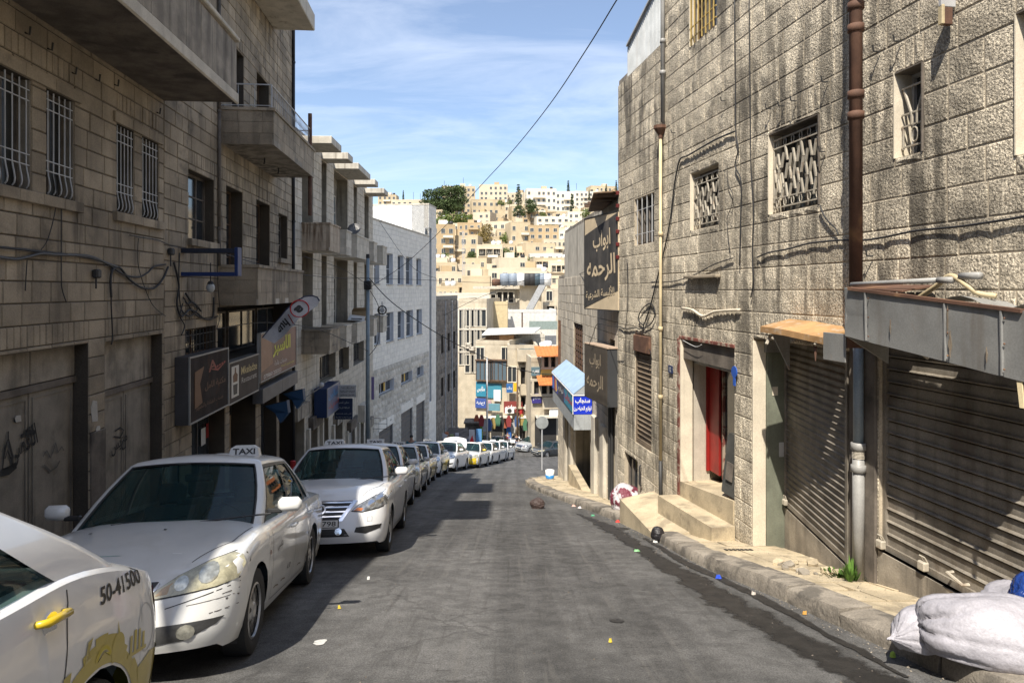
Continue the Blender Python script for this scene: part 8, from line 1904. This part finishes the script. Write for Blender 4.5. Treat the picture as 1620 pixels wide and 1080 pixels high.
# yellow panels
def ypanel(c, Aq, front=True, side=True):
    xF = Aq['xF']; W = Aq['W']; pm_ = []
    for ax, poly in ([('front', [(-.80, .22), (.80, .22), (.83, .42), (.80, .60), (.30, .52), (-.30, .52), (-.80, .60), (-.83, .42)])] if front else []) + ([('side', [(.95, .24), (-.95, .24), (-.95, .60), (.95, .58)]), ('side', [(-1.7, .30), (-2.2, .35), (-2.15, .7), (-1.75, .70)])] if side else []):
        pm_.append(Aq['patch']('yellow_panel', ax, poly, P_YEL, .010, False, par=c, K_=7, res=.05))
ypanel(c8_, A, True, False); ypanel(c5_, A, False, True); ypanel(c6_, Bq, False, True)
for ch in c8_.children:
    if ch.name.startswith('door_mirror'): d_ = ch.data.copy(); d_.materials[0] = P_YEL; ch.data = d_
A['patch']('red_screen_print', 'front', [(-.45, 1.12), (-.05, 1.08), (-.05, 1.11), (-.40, 1.16)], M_RED, .004, False, par=c8_, K_=1); A['patch']('red_screen_print', 'front', [(.08, 1.08), (.48, 1.12), (.43, 1.16), (.08, 1.11)], M_RED, .004, False, par=c8_, K_=1)
# raised boot lid
lid = MB().grid(lambda u_, w_: (-1.75-.15*u_-.55*math.sin(u_*1.4)*.4, w_*(.72-.10*u_**2), 1.12+.62*u_+.10*(1-w_*w_)-.12*u_*u_), [i/6 for i in range(7)], [-1+i/5 for i in range(11)])
o_ = lid.build('boot_lid', P_WHITE2, c7_, smooth=True, fix=False); sm_ = o_.modifiers.new('thick', 'SOLIDIFY'); sm_.thickness = .05
# ---- other vehicles at the bottom
def other(src, Aq, px, py, d, yaw, W, label, body, cat='car'):
    c = variant(src, Aq, (0, 10), (0, 12), W, label, sign=False, body=body, group='cars parked at the street bottom'); x = (px-810)/1080*d
    f = Vector((math.sin(yaw), -math.cos(yaw), 0)); y2 = d; f.z = (gz(d-math.cos(yaw))-gz(d)); f.normalize(); side = -f.cross(Vector((0, 0, 1))).normalized(); u = f.cross(side).normalized(); q = Vector((x, d, gz(d)+.004))
    c.matrix_world = Matrix(((f.x, side.x, u.x, q.x), (f.y, side.y, u.y, q.y), (f.z, side.z, u.z, q.z), (0, 0, 0, 1))); return c
other(cB, Bq, 843, 702, 71, -.75, .88, 'silver saloon parked at the bend beside the dark car', P_SILVER)
other(cA, A, 870, 708, 65, -.80, .85, 'black saloon parked against the corner building', P_DARK)
other(cA, A, 764, 690, 74, .25, .85, 'grey saloon behind the dark blue pickup under the shirts', P_GREYC)
c12 = other(cB, Bq, 788, 693, 71, -.15, .88, 'silver taxi with yellow front corners waiting at the bottom', P_SILVER); ypanel(c12, Bq, False, True)
# pickup and a small white truck
def boxcar(name, q, yaw, label, pm_, bed=True):
    M = Matrix.Translation(q) @ Matrix.Rotation(yaw, 4, 'Z'); e = empty(name, M=M, label=label, cat='pickup'); g = MB()
    g.prism([(2.2, -.82, .35), (2.25, -.82, .75), (2.1, -.82, .95), (1.2, -.82, 1.05), (.8, -.76, 1.62), (-.35, -.76, 1.65), (-.42, -.82, 1.0), (-.42, -.82, .35)], (0, 1.62, 0)); g.build('cab', pm_, e, ang=30)
    g = MB(); g.box((-2.3, -.84, .5), (-.46, .84, .62)); g.box((-2.3, -.84, .62), (-.46, -.78, 1.05)); g.box((-2.3, .78, .62), (-.46, .84, 1.05)); g.box((-2.3, -.78, .62), (-2.24, .78, 1.05)); g.build('bed', pm_, e)
    MB().prism([(1.16, -.7, 1.09), (.84, -.68, 1.56), (.84, .66, 1.56), (1.16, .68, 1.09)], (.02, 0, .02)).build('windscreen', M_GLASSD, e)
    for s_ in (-1, 1): MB().box((-.2, .80 if s_ > 0 else -.84, 1.1), (.75, .81 if s_ > 0 else -.83, 1.5)).build('side_window', M_GLASSD, e)
    for s_ in (-.6, .6): MB().box((2.2, s_-.13, .62), (2.27, s_+.13, .78), bev=.02).build('headlight', M_HL, e)
    MB().box((2.2, -.4, .5), (2.28, .4, .8), bev=.01).build('grille', M_TRIM, e)
    for xa in (1.45, -1.5):
        for s_ in (-1, 1): MB().lathe([(.0, -.1), (.33, -.1), (.33, .1), (.18, .1), (.17, .06), (0, .06)], 16, M=Matrix.Translation((xa, s_*.74, .33)) @ Matrix.Rotation(0 if s_ > 0 else math.pi, 4, 'Z'), axis='y').build('wheel', M_TYRE, e)
    return e
q = ray(812, 690)*76; q.z = gz(76); boxcar('pickup_truck', q, -math.pi/2-.1, 'white pickup with an open bed frame behind the walking people', M_WHITE)
q = ray(748, 690)*69; q.z = gz(69); boxcar('pickup_truck', q, -math.pi/2+.15, 'dark blue pickup beside the market stall', paint('navy_car', (.015, .03, .07), .3, coat=.8))
# ================================================================ people
def skin_mesh(name, verts, edges, radii, m, parent, root=0, lv=1):
    me = bpy.data.meshes.new(name); me.from_pydata([tuple(v) for v in verts], edges, []); o = bpy.data.objects.new(name, me); COL.objects.link(o)
    md = o.modifiers.new('s', 'SKIN'); md.use_smooth_shade = True
    for i, r_ in enumerate(radii): 
        r_ = r_ if isinstance(r_, tuple) else (r_, r_); me.skin_vertices[0].data[i].radius = r_; me.skin_vertices[0].data[i].use_root = (i == root)
    o.modifiers.new('d', 'SUBSURF').levels = lv
    dg = bpy.context.evaluated_depsgraph_get(); m2 = bpy.data.meshes.new_from_object(o.evaluated_get(dg)); bpy.data.objects.remove(o); m2.materials.clear(); m2.materials.append(m); m2.name = name; m2.shade_smooth()
    return link(name, m2, parent)
M_SKIN = paint('skin', (.30, .17, .11), .6); M_HAIR = paint('dark_hair', (.02, .015, .012), .7)
def person(q, yaw, shirt, trous, label, stride=.18, arms='down', h=1.72, shoes=M_TRIM):
    s = h/1.72; e = empty('person', M=Matrix.Translation(q) @ Matrix.Rotation(yaw, 4, 'Z') @ Matrix.Scale(s, 4), label=label, cat='person')
    # faces +x; joints
    P = dict(pel=(0, 0, .93), ch=(0, 0, 1.18), up=(-.01, 0, 1.40), nk=(0, 0, 1.49), hd=(.02, 0, 1.60), tp=(.02, 0, 1.68))
    st = stride
    for k, sg in (('l', 1), ('r', -1)):
        P['hip'+k] = (0, .09*sg, .88); P['kn'+k] = (.04+st*sg*.5, .10*sg, .49); P['an'+k] = (-.02+st*sg, .10*sg, .08); P['to'+k] = (.13+st*sg, .11*sg, .03)
        P['sh'+k] = (-.01, .19*sg, 1.39)
        if arms == 'fold': P['el'+k] = (.03, .25*sg, 1.13); P['wr'+k] = (.22, .06*sg, 1.15+.03*sg); P['ha'+k] = (.22, -.05*sg, 1.17+.03*sg)
        else: P['el'+k] = (-.05-st*sg*.3, .25*sg, 1.12); P['wr'+k] = (.06-st*sg*.7, .25*sg, .88); P['ha'+k] = (.10-st*sg*.8, .25*sg, .80)
    def chain(names, rad_, m, nm, extra=()):
        ns = list(rad_.keys()); ed = [(ns.index(a), ns.index(b)) for a, b in names]; return skin_mesh(nm, [P[n] for n in ns], ed, [rad_[n] for n in ns], m, e)
    E_ = [('pel', 'ch'), ('ch', 'up'), ('up', 'nk'), ('nk', 'hd'), ('hd', 'tp')]; RR = dict(pel=(.13, .10), ch=(.13, .095), up=(.12, .09), nk=.052, hd=(.078, .095), tp=(.06, .07))
    for k in 'lr':
        E_ += [('pel', 'hip'+k), ('hip'+k, 'kn'+k), ('kn'+k, 'an'+k), ('an'+k, 'to'+k), ('up', 'sh'+k), ('sh'+k, 'el'+k), ('el'+k, 'wr'+k), ('wr'+k, 'ha'+k)]
        RR.update({'hip'+k: .085, 'kn'+k: .055, 'an'+k: .038, 'to'+k: .03, 'sh'+k: .05, 'el'+k: .038, 'wr'+k: .027, 'ha'+k: (.035, .02)})
    chain(E_, RR, M_SKIN, 'body')
    S = dict(pel=(.15, .12), ch=(.15, .115), up=(.14, .11)); Es = [('pel', 'ch'), ('ch', 'up')]
    for k in 'lr': Es += [('up', 'sh'+k), ('sh'+k, 'el'+k)]; S.update({'sh'+k: .068, 'el'+k: .052})
    chain(Es, S, shirt, 'shirt')
    T = dict(pel=(.14, .11)); Et = []
    for k in 'lr': Et += [('pel', 'hip'+k), ('hip'+k, 'kn'+k), ('kn'+k, 'an'+k)]; T.update({'hip'+k: .10, 'kn'+k: .072, 'an'+k: .055})
    chain(Et, T, trous, 'trousers')
    MB().ball((.0, 0, 1.655), (.098, .088, .085), 10, 7).build('hair', M_HAIR, e, smooth=True)
    for k in 'lr': x, y, z = P['an'+k]; MB().box((x-.06, y-.045, 0), (x+.20, y+.045, .08), bev=.02).build('shoe', shoes, e)
    MB().prism([(.105, -.012, 1.60), (.105, .012, 1.60), (.13, 0, 1.575)], (0, 0, -.01)).build('nose', M_SKIN, e)
    return e
teal = paint('teal_shirt', (.03, .14, .19), .8); dk = paint('dark_cloth', (.03, .03, .035), .85); beige = paint('beige_cloth', (.3, .26, .2), .85); whc = paint('white_shirt', (.55, .55, .55), .8); redc = paint('red_shirt', (.42, .05, .06), .8); blc = paint('blue_jeans', (.05, .08, .16), .85)
def pv(px, d, dz=.15): return Vector(((px-810)/1080*d, d, gz(d)+dz))
person(pv(651, 34.2), -1.4, teal, dk, 'man in a teal shirt with folded arms beyond the taxis', 0.03, 'fold')
person(pv(663.5, 36.0, -.12), -1.3, paint('brown_shirt', (.10, .05, .03), .8), dk, 'man in a brown shirt standing next to the one in teal', .02, 'down', 1.66)
person(pv(817, 71.5, 0), -1.9, paint('charcoal_shirt', (.02, .025, .04), .8), blc, 'pedestrian in dark clothes crossing at the street bottom', .22)
person(pv(803, 74, 0), -1.4, whc, beige, 'pedestrian in a white shirt before the blue shop door', .15); person(pv(800.5, 73, 0), -1.7, redc, dk, 'pedestrian in a red top in front of the white shirted one', .14, h=1.62)
person(pv(755, 69, 0), -1.2, redc, dk, 'person in a red top by the dark blue pickup', .1, h=1.6); person(pv(836, 78.2, 0), 1.4, dk, dk, 'person in black walking away past the shops', .18)
# ================================================================ street sign, far posts, stall
q = Vector(((857.5-810)/1080*37, 37, gz(37))); e = empty('round_road_sign', q, 0, 'back of a round road sign on a slim post past the corner', 'road sign'); H_ = (459-668)/1080*37-q.z
MB().tube([(0, 0, -.1), (0, 0, H_+.25)], .035, 8).build('post', M_IRONG, e); MB().lathe([(0, 0), (.34, 0), (.345, .012), (.34, .024), (0, .024)], 24, M=Matrix.Translation((0, -.06, H_)), axis='y').build('disc', mat('sign_back_grey', (.34, .36, .35), .5, .3, var=.15), e)
for z in (-.12, .12): MB().box((-.28, -.035, H_+z-.015), (.28, -.02, H_+z+.015)).build('bracket', M_IRONG, e)
for (px, yt, yb_, d, r_, lab, m_) in ((770.5, 565, 702, 66, .09, 'tall pale lamp column in front of the curved corner building', M_IRONG), (818.5, 585, 700, 73, .10, 'brown wooden pole before the street house', M_WOODD)):
    q = Vector(((px-810)/1080*d, d, gz(d))); H_ = (459-yt)/1080*d-q.z; MB().tube([q-Vector((0, 0, .2)), q+Vector((0, 0, H_*.5)), q+Vector((0, 0, H_))], [r_*1.2, r_, r_*.7], 8).build('street_pole', m_, smooth=True, label=lab, cat='pole')
# market stall by the dark building
d = 61; q = Vector(((722-810)/1080*d, d, gz(d)+.1)); e = empty('market_stall', q, 0, 'blue market kiosk with printed boards beside the dark old building', 'stall')
MB().box((-1.7, -1, 0), (.9, 1, 1.9)).build('cabin', paint('kiosk_blue', (.015, .08, .26), .6, var=.2), e)
for k in range(6): MB().box((-1.6+k*.42, -1.03, .2), (-1.24+k*.42, -1.0, 1.7), bev=.01).build('panel', paint('kiosk_blue'), e) if False else MB().box((-1.6+k*.42, -1.03, .2), (-1.24+k*.42, -1.0, 1.7), bev=.01).build('panel', MATS['kiosk_blue'], e)
MB().prism([(-2.1, -1.5, 1.95), (1.1, -1.5, 1.95), (1.0, 1, 2.35), (-2.0, 1, 2.35)], (0, 0, .08)).build('canopy', M_SOOT, e); MB().prism([(-2.1, -1.52, 1.75), (-1.3, -1.6, 2.6), (-.6, -1.52, 2.3), (-1.2, -1.5, 1.5)], (0, .05, 0)).build('white_sheet', paint('sheet_cloth', (.5, .5, .52), .8), e)
for k, (x, cc_) in enumerate(((1.2, (.45, .45, .47)), (1.8, (.08, .22, .42)))): MB().box((x, -1.2+k*.3, .6), (x+.5, -1.12+k*.3, 2.7)).build('printed_board', paint('board_%d' % k, cc_, .5), e)
MB().prism([(1.25, -1.22, 1.0), (1.65, -1.22, 1.6), (1.5, -1.22, 2.2), (1.3, -1.22, 1.8)], (0, .01, 0)).build('red_print', MATS['red_print'], e)
for k in range(5): MB().box((-1.8+k*.45, -1.5, 2.05), (-1.5+k*.45, -1.1, 2.3+.1*(k % 3)), bev=.02).build('goods_bag', paint('goods_%d' % k, [(.45, .32, .05), (.3, .3, .3), (.35, .12, .05), (.2, .25, .1), (.4, .4, .42)][k], .7), e)
q = Vector(((750-810)/1080*72, 73.5, gz(73.5))); e = empty('shop_tent', q, 0, 'black and lime awning booth next to the market kiosk', 'booth'); MB().box((-1, -1, 0), (.6, 1, 2.9)).build('booth', M_SOOT, e); MB().box((.62, -1.02, 0), (.85, -.5, 2.9)).build('lime_post', paint('lime', (.22, .5, .05), .5), e); MB().box((-1.1, -1.5, 2.9), (.9, 1, 3.05)).build('roof', M_SOOT, e)
# ================================================================ sacks and rubbish
def sack(name, q, size, m, label, seed, yaw=0, neck=None, cat='sack'):
    rs = random.Random(seed); b = bmesh.new(); bmesh.ops.create_icosphere(b, subdivisions=5, radius=1)
    for v in b.verts:
        p = v.co.copy(); n_ = noise.noise(p*1.4+Vector((seed, 0, 0)))*.16
        w_ = abs(noise.noise(Vector((p.x*1.3+seed, p.y*4.5, p.z*3.5)))); w2 = abs(noise.noise(p*7+Vector((0, seed, 0))))
        an = math.atan2(p.z, p.y); fo = 1-abs(math.sin(an*(4+seed % 3)+2.2*noise.noise(p*1.1+Vector((0, seed, 0)))+p.x*.8)); s_ = 1+n_-.085*fo**4*(.4+abs(p.x))-.02*(1-min(1, w2*3)); p *= s_
        if neck and p.x < -.6: t = (-.6-p.x)/.4; p.y *= max(.16, 1-t*1.1); p.z *= max(.2, 1-t*.9); p.x -= t*.2
        p.z = max(p.z, -.55+.02*noise.noise(p*5)); v.co = Vector((p.x*size[0], p.y*size[1], (p.z+.55)*size[2]))
    me = bpy.data.meshes.new(name); b.to_mesh(me); b.free(); me.materials.append(m); me.shade_smooth(); o = link(name, me, None, label=label, cat=cat); o.location = q; o.rotation_euler = (rad(0), 0, yaw); o.rotation_euler.x = -math.atan(.22)*.9*abs(math.cos(yaw)); return o
M_SACK = mat('woven_sack', (.33, .32, .35), .55, obj=True, var=.08, vscale=6, bump=.5, bscale=9, bdist=.03, blotch=.2, bcol=(.45, .42, .42)); M_BLUEB = mat('blue_bag', (.01, .035, .17), .25, obj=True, bump=.8, bscale=7, bdist=.05, var=.3); M_BLKB = mat('black_bag', (.02, .018, .02), .3, obj=True, bump=.8, bscale=8, bdist=.05)
pz = lambda x, y, dz=0: Vector((x, y, gz(y)+KH+dz))
sack('white_sack', pz(3.20, 4.50, .0), (.50, .33, .27), M_SACK, 'large crumpled white sack slumped on the pavement edge, nearest', 3, yaw=-.5)
sack('white_sack', pz(2.92, 4.82, .0), (.26, .19, .17), M_SACK, 'smaller white sack with a knotted neck behind the large one', 8, yaw=.3, neck=1)
sack('white_sack', pz(3.62, 4.85, .02), (.34, .26, .26), M_SACK, 'white sack lying under the blue bag by the shutter', 12, yaw=1.0)
sack('blue_rubbish_bag', pz(3.60, 4.62, .24), (.20, .18, .20), M_BLUEB, 'shiny dark blue rubbish bag on top of the white sacks', 5, cat='rubbish bag')
sack('rubbish_bag', Vector((2.42, 14.35, gz(14.35)+.12)), (.36, .3, .36), mat('mixed_rubbish', (.55, .52, .54), .4, obj=True, blotch=1., bcol=(.16, .03, .05), bls=5, bthr=(.48, .52), bump=1, bscale=8, bdist=.06), 'clear and maroon rubbish bag heaped at the end of the platform', 21, cat='rubbish bag')
sack('rubbish_bag', Vector((.60, 16.1, gz(16.1))), (.17, .14, .16), mat('brown_bag', (.06, .04, .035), .5, obj=True, bump=1, bscale=9, bdist=.05), 'small dark brown bag lying alone in the road', 31, cat='rubbish bag')
sack('rubbish_bag', Vector((2.30, 10.75, gz(10.75)+.05)), (.11, .10, .13), M_BLKB, 'small black bag at the corner of the platform', 41, cat='rubbish bag')
def litter(px, py, size, col, label, d=None, name='litter', hgt=.04, on=0.):
    D = ray(px, py); 
    t = 1.
    for _ in range(40): t = (gz(t)+on)/D.z if D.z else t
    q = D*t; R.seed(int(px)); pts = [(size*math.cos(a)*R.uniform(.5, 1), size*.8*math.sin(a)*R.uniform(.5, 1)) for a in [k*math.pi/3.5 for k in range(7)]]
    mb = MB(); n_ = 7; vs = [(a, b_, -b_*.22+.006) for a, b_ in pts]+[(a*.6+R.uniform(-.01, .01), b_*.6, hgt*R.uniform(.6, 1.2)) for a, b_ in pts]+[(0, 0, hgt*.7)]
    mb.add(vs, [(i, (i+1) % n_, (i+1) % n_+n_, i+n_) for i in range(n_)]+[(i+n_, (i+1) % n_+n_, 2*n_) for i in range(n_)])
    o = mb.build(name, paint('litter_%02x%02x%02x' % tuple(int(c*255) for c in col), col, .5), label=label, cat='litter', fix=True); o.location = q
L_ = [(908, 801, .07, (.55, .3, .25), 'pinkish scrap of litter near the far kerb'), (917, 804, .06, (.5, .45, .45), 'white red scrap beside the pinkish one near the kerb'), (938, 816, .06, (.1, .35, .2), 'green wrapper by the platform side'), (947, 809, .07, (.6, .4, .04), 'yellow orange scrap against the kerb'), (973, 819, .09, (.62, .6, .58), 'crumpled white plastic in the gutter by the platform'), (978, 826, .07, (.55, .04, .03), 'red packet in the gutter by the platform'),
      (1010, 838, .04, (.55, .38, .05), 'tiny yellow scrap in the damp gutter'), (1008, 872, .06, (.2, .45, .2), 'green and white wrapper on the damp patch'), (1037, 858, .06, (.6, .58, .55), 'white scrap beside the small black bag'), (1137, 915, .055, (.02, .07, .5), 'small bright blue packet lying in the gutter'), (966, 1016, .022, (.6, .45, .05), 'yellow leaf on the road near the dark patch'), (537, 963, .02, (.6, .45, .05), 'yellow leaf on the road beside the taxi shadow'), (583, 917, .02, (.6, .6, .58), 'tiny white scrap on the road near the third taxi'), (1192, 941, .03, (.5, .45, .4), 'pale scrap close to the kerb'), (1272, 972, .03, (.5, .27, .06), 'orange leaf at the foot of the kerb'), (857, 762, .07, (.55, .35, .12), 'brown scrap on the corner pavement'), (1412, 1040, .03, (.35, .5, .08), 'green leaf on the kerb near the sacks')]
for a in L_: litter(*a)
def road_blotch(px, py, w_, h_, m, nm, kind='stuff', n_=22, seed=1, z=.006):
    D = ray(px, py); t = 1.
    for _ in range(40): t = gz(t)/D.z
    c = D*t; pts = []
    for k in range(n_): a = 2*math.pi*k/n_; r_ = 1+.45*noise.noise(Vector((math.cos(a)*1.6+seed, math.sin(a)*1.6, seed))); pts.append((c.x+w_*r_*math.cos(a), c.y+h_*r_*math.sin(a)))
    MB().add([(a, b_, gz(b_)+z) for a, b_ in pts], [tuple(range(n_))]).build(nm, m, kind=kind, fix=False)
road_blotch(507, 1016, .055, .07, mat('old_road_paint', (.5, .49, .46), .7, blotch=.5, bcol=(.2, .2, .19), bls=14), 'paint_remnant', seed=4); road_blotch(976, 982, .07, .06, M_DAMP, 'tar_spot', seed=7); road_blotch(985, 781+55, .12, .2, M_DAMP, 'tar_spot', seed=9)
# bucket on the corner pavement
q = Vector((1.42, 25.6, gz(25.6)+KH)); e = empty('paint_bucket', q, 0, 'white bucket with a blue band on the corner pavement', 'bucket'); MB().lathe([(.0, 0), (.14, 0), (.17, .34), (.15, .34), (.0, .05)], 14).build('pail', M_WHITE, e, smooth=True); MB().lathe([(.15, .05), (.166, .18), (.17, .18), (.154, .05)], 14).build('label_band', paint('band_blue', (.03, .2, .5), .4), e, smooth=True)
# rubble and weeds at the foot of the grey pipe
R.seed(13)
for k in range(16):
    x, y = R.uniform(3.05, 3.6), R.uniform(7.4, 8.1); s_ = R.uniform(.03, .10); pts = [(s_*math.cos(a)*R.uniform(.6, 1), s_*math.sin(a)*R.uniform(.5, 1), 0) for a in [j*math.pi/3 for j in range(6)]]
    o = MB().prism(pts, (0, 0, s_*.5)).build('rubble_piece', M_PAVE if k % 3 else M_CONC, label='broken pavement rubble at the foot of the far shutter', cat='rubble', group='rubble by the far shutter'); o.location = (x, y, gz(y)+KH); o.rotation_euler = (R.uniform(-.3, .3), R.uniform(-.3, .3), R.uniform(0, 3))
mw = leaf_mat('weed_green', (.06, .12, .02))
def weed(q, n_, h_, label, sp=.12):
    e = empty('weed', q, 0, label, 'plant'); mb = MB()
    for k in range(n_):
        a = R.uniform(0, 6.28); r0 = R.uniform(0, sp); c = Vector((r0*math.cos(a), r0*math.sin(a), 0)); hh = h_*R.uniform(.3, 1)*(1-r0/sp*.5); L0 = c+Vector((math.cos(a)*.05, math.sin(a)*.05, hh)); w = Vector((-math.sin(a), math.cos(a), .3))*.014
        mb.add([c, (c+L0)/2+w, L0, (c+L0)/2-w], [(0, 1, 2, 3)])
    mb.build('leaves', mw, e, fix=False); MB().tube([(0, 0, -.02), (0, 0, h_*.4)], .006, 4).build('stem', mw, e)
weed(pz(3.62, 7.18), 190, .17, 'green weeds sprouting at the foot of the grey drain pipe'); weed(pz(3.5, 7.05), 70, .28, 'upright green weed beside the pipe and plinth', .05); weed(pz(3.50, 7.32), 120, .07, 'low weeds spreading onto the pavement', .18)
# pavement grate
e = empty('pavement_grate', (2.98, 9.05, gz(9.05)+KH+.004), 0, 'slotted dark grate set in the pale pavement', 'grate'); ang_ = -math.atan(.22)
for k in range(7): MB().prism([(-.16+k*.055, -.05, .011), (-.125+k*.055, -.05, .011), (-.125+k*.055, .05, -.011), (-.16+k*.055, .05, -.011)], (0, 0, .006)).build('slot', M_BLACK, e)
e = empty('red_gas_bottle', pz(-6.0, 18.7, 0), 0, 'red and white container standing at a shop door', 'container'); e.location.z = gz(18.7)+.14; MB().lathe([(0, 0), (.2, 0), (.22, .1), (.22, .62), (.12, .75), (0, .76)], 14).build('tank', paint('container_red', (.4, .03, .03), .4), e, smooth=True); MB().lathe([(.225, .4), (.228, .41), (.228, .62), (.225, .63)], 14).build('white_band', M_WHITE, e); MB().lathe([(.07, .76), (.08, .9), (0, .92)], 10).build('cap', MATS['container_red'], e)

# grit and small stones gathered along the kerb and over the pavement
R.seed(71)
for nm, m_, n_, fn in (('kerb_grit', M_KERB, 900, lambda: (lambda y: (kerb_x(y)-abs(R.gauss(.02, .09)), y, gz(y)+.004))(R.uniform(4, 25))), ('pavement_grit', M_CONC, 700, lambda: (lambda y: (lerp(kerb_x(y)+.25, wall_x(y)-.02, R.random()**.5), y, gz(y)+KH+.0))(R.choice([R.uniform(4, 10.8), R.uniform(14, 26)]))), ('road_grit', M_SOOT, 300, lambda: (lambda y: (R.uniform(-2, 2.5)-.05*y, y, gz(y)+.003))(R.uniform(3, 20))), ('dark_grit', M_SOOT, 700, lambda: (lambda y: (kerb_x(y)-abs(R.gauss(.05, .35)), y, gz(y)+.004))(R.uniform(4, 22)))):
    mb = MB()
    for k in range(n_):
        q = fn(); s_ = min(.013, .0025+abs(R.gauss(0, .0038))); a = R.uniform(0, 6.28)
        P_ = [(q[0]+s_*math.cos(a+t)*R.uniform(.6, 1.2), q[1]+s_*math.sin(a+t)*R.uniform(.6, 1.2), q[2]) for t in (0, 1.6, 3.1, 4.7)]
        mb.add(P_+[(q[0], q[1], q[2]+s_*.8)], [(0, 1, 4), (1, 2, 4), (2, 3, 4), (3, 0, 4)])
    mb.build(nm, m_, kind='stuff', fix=False)
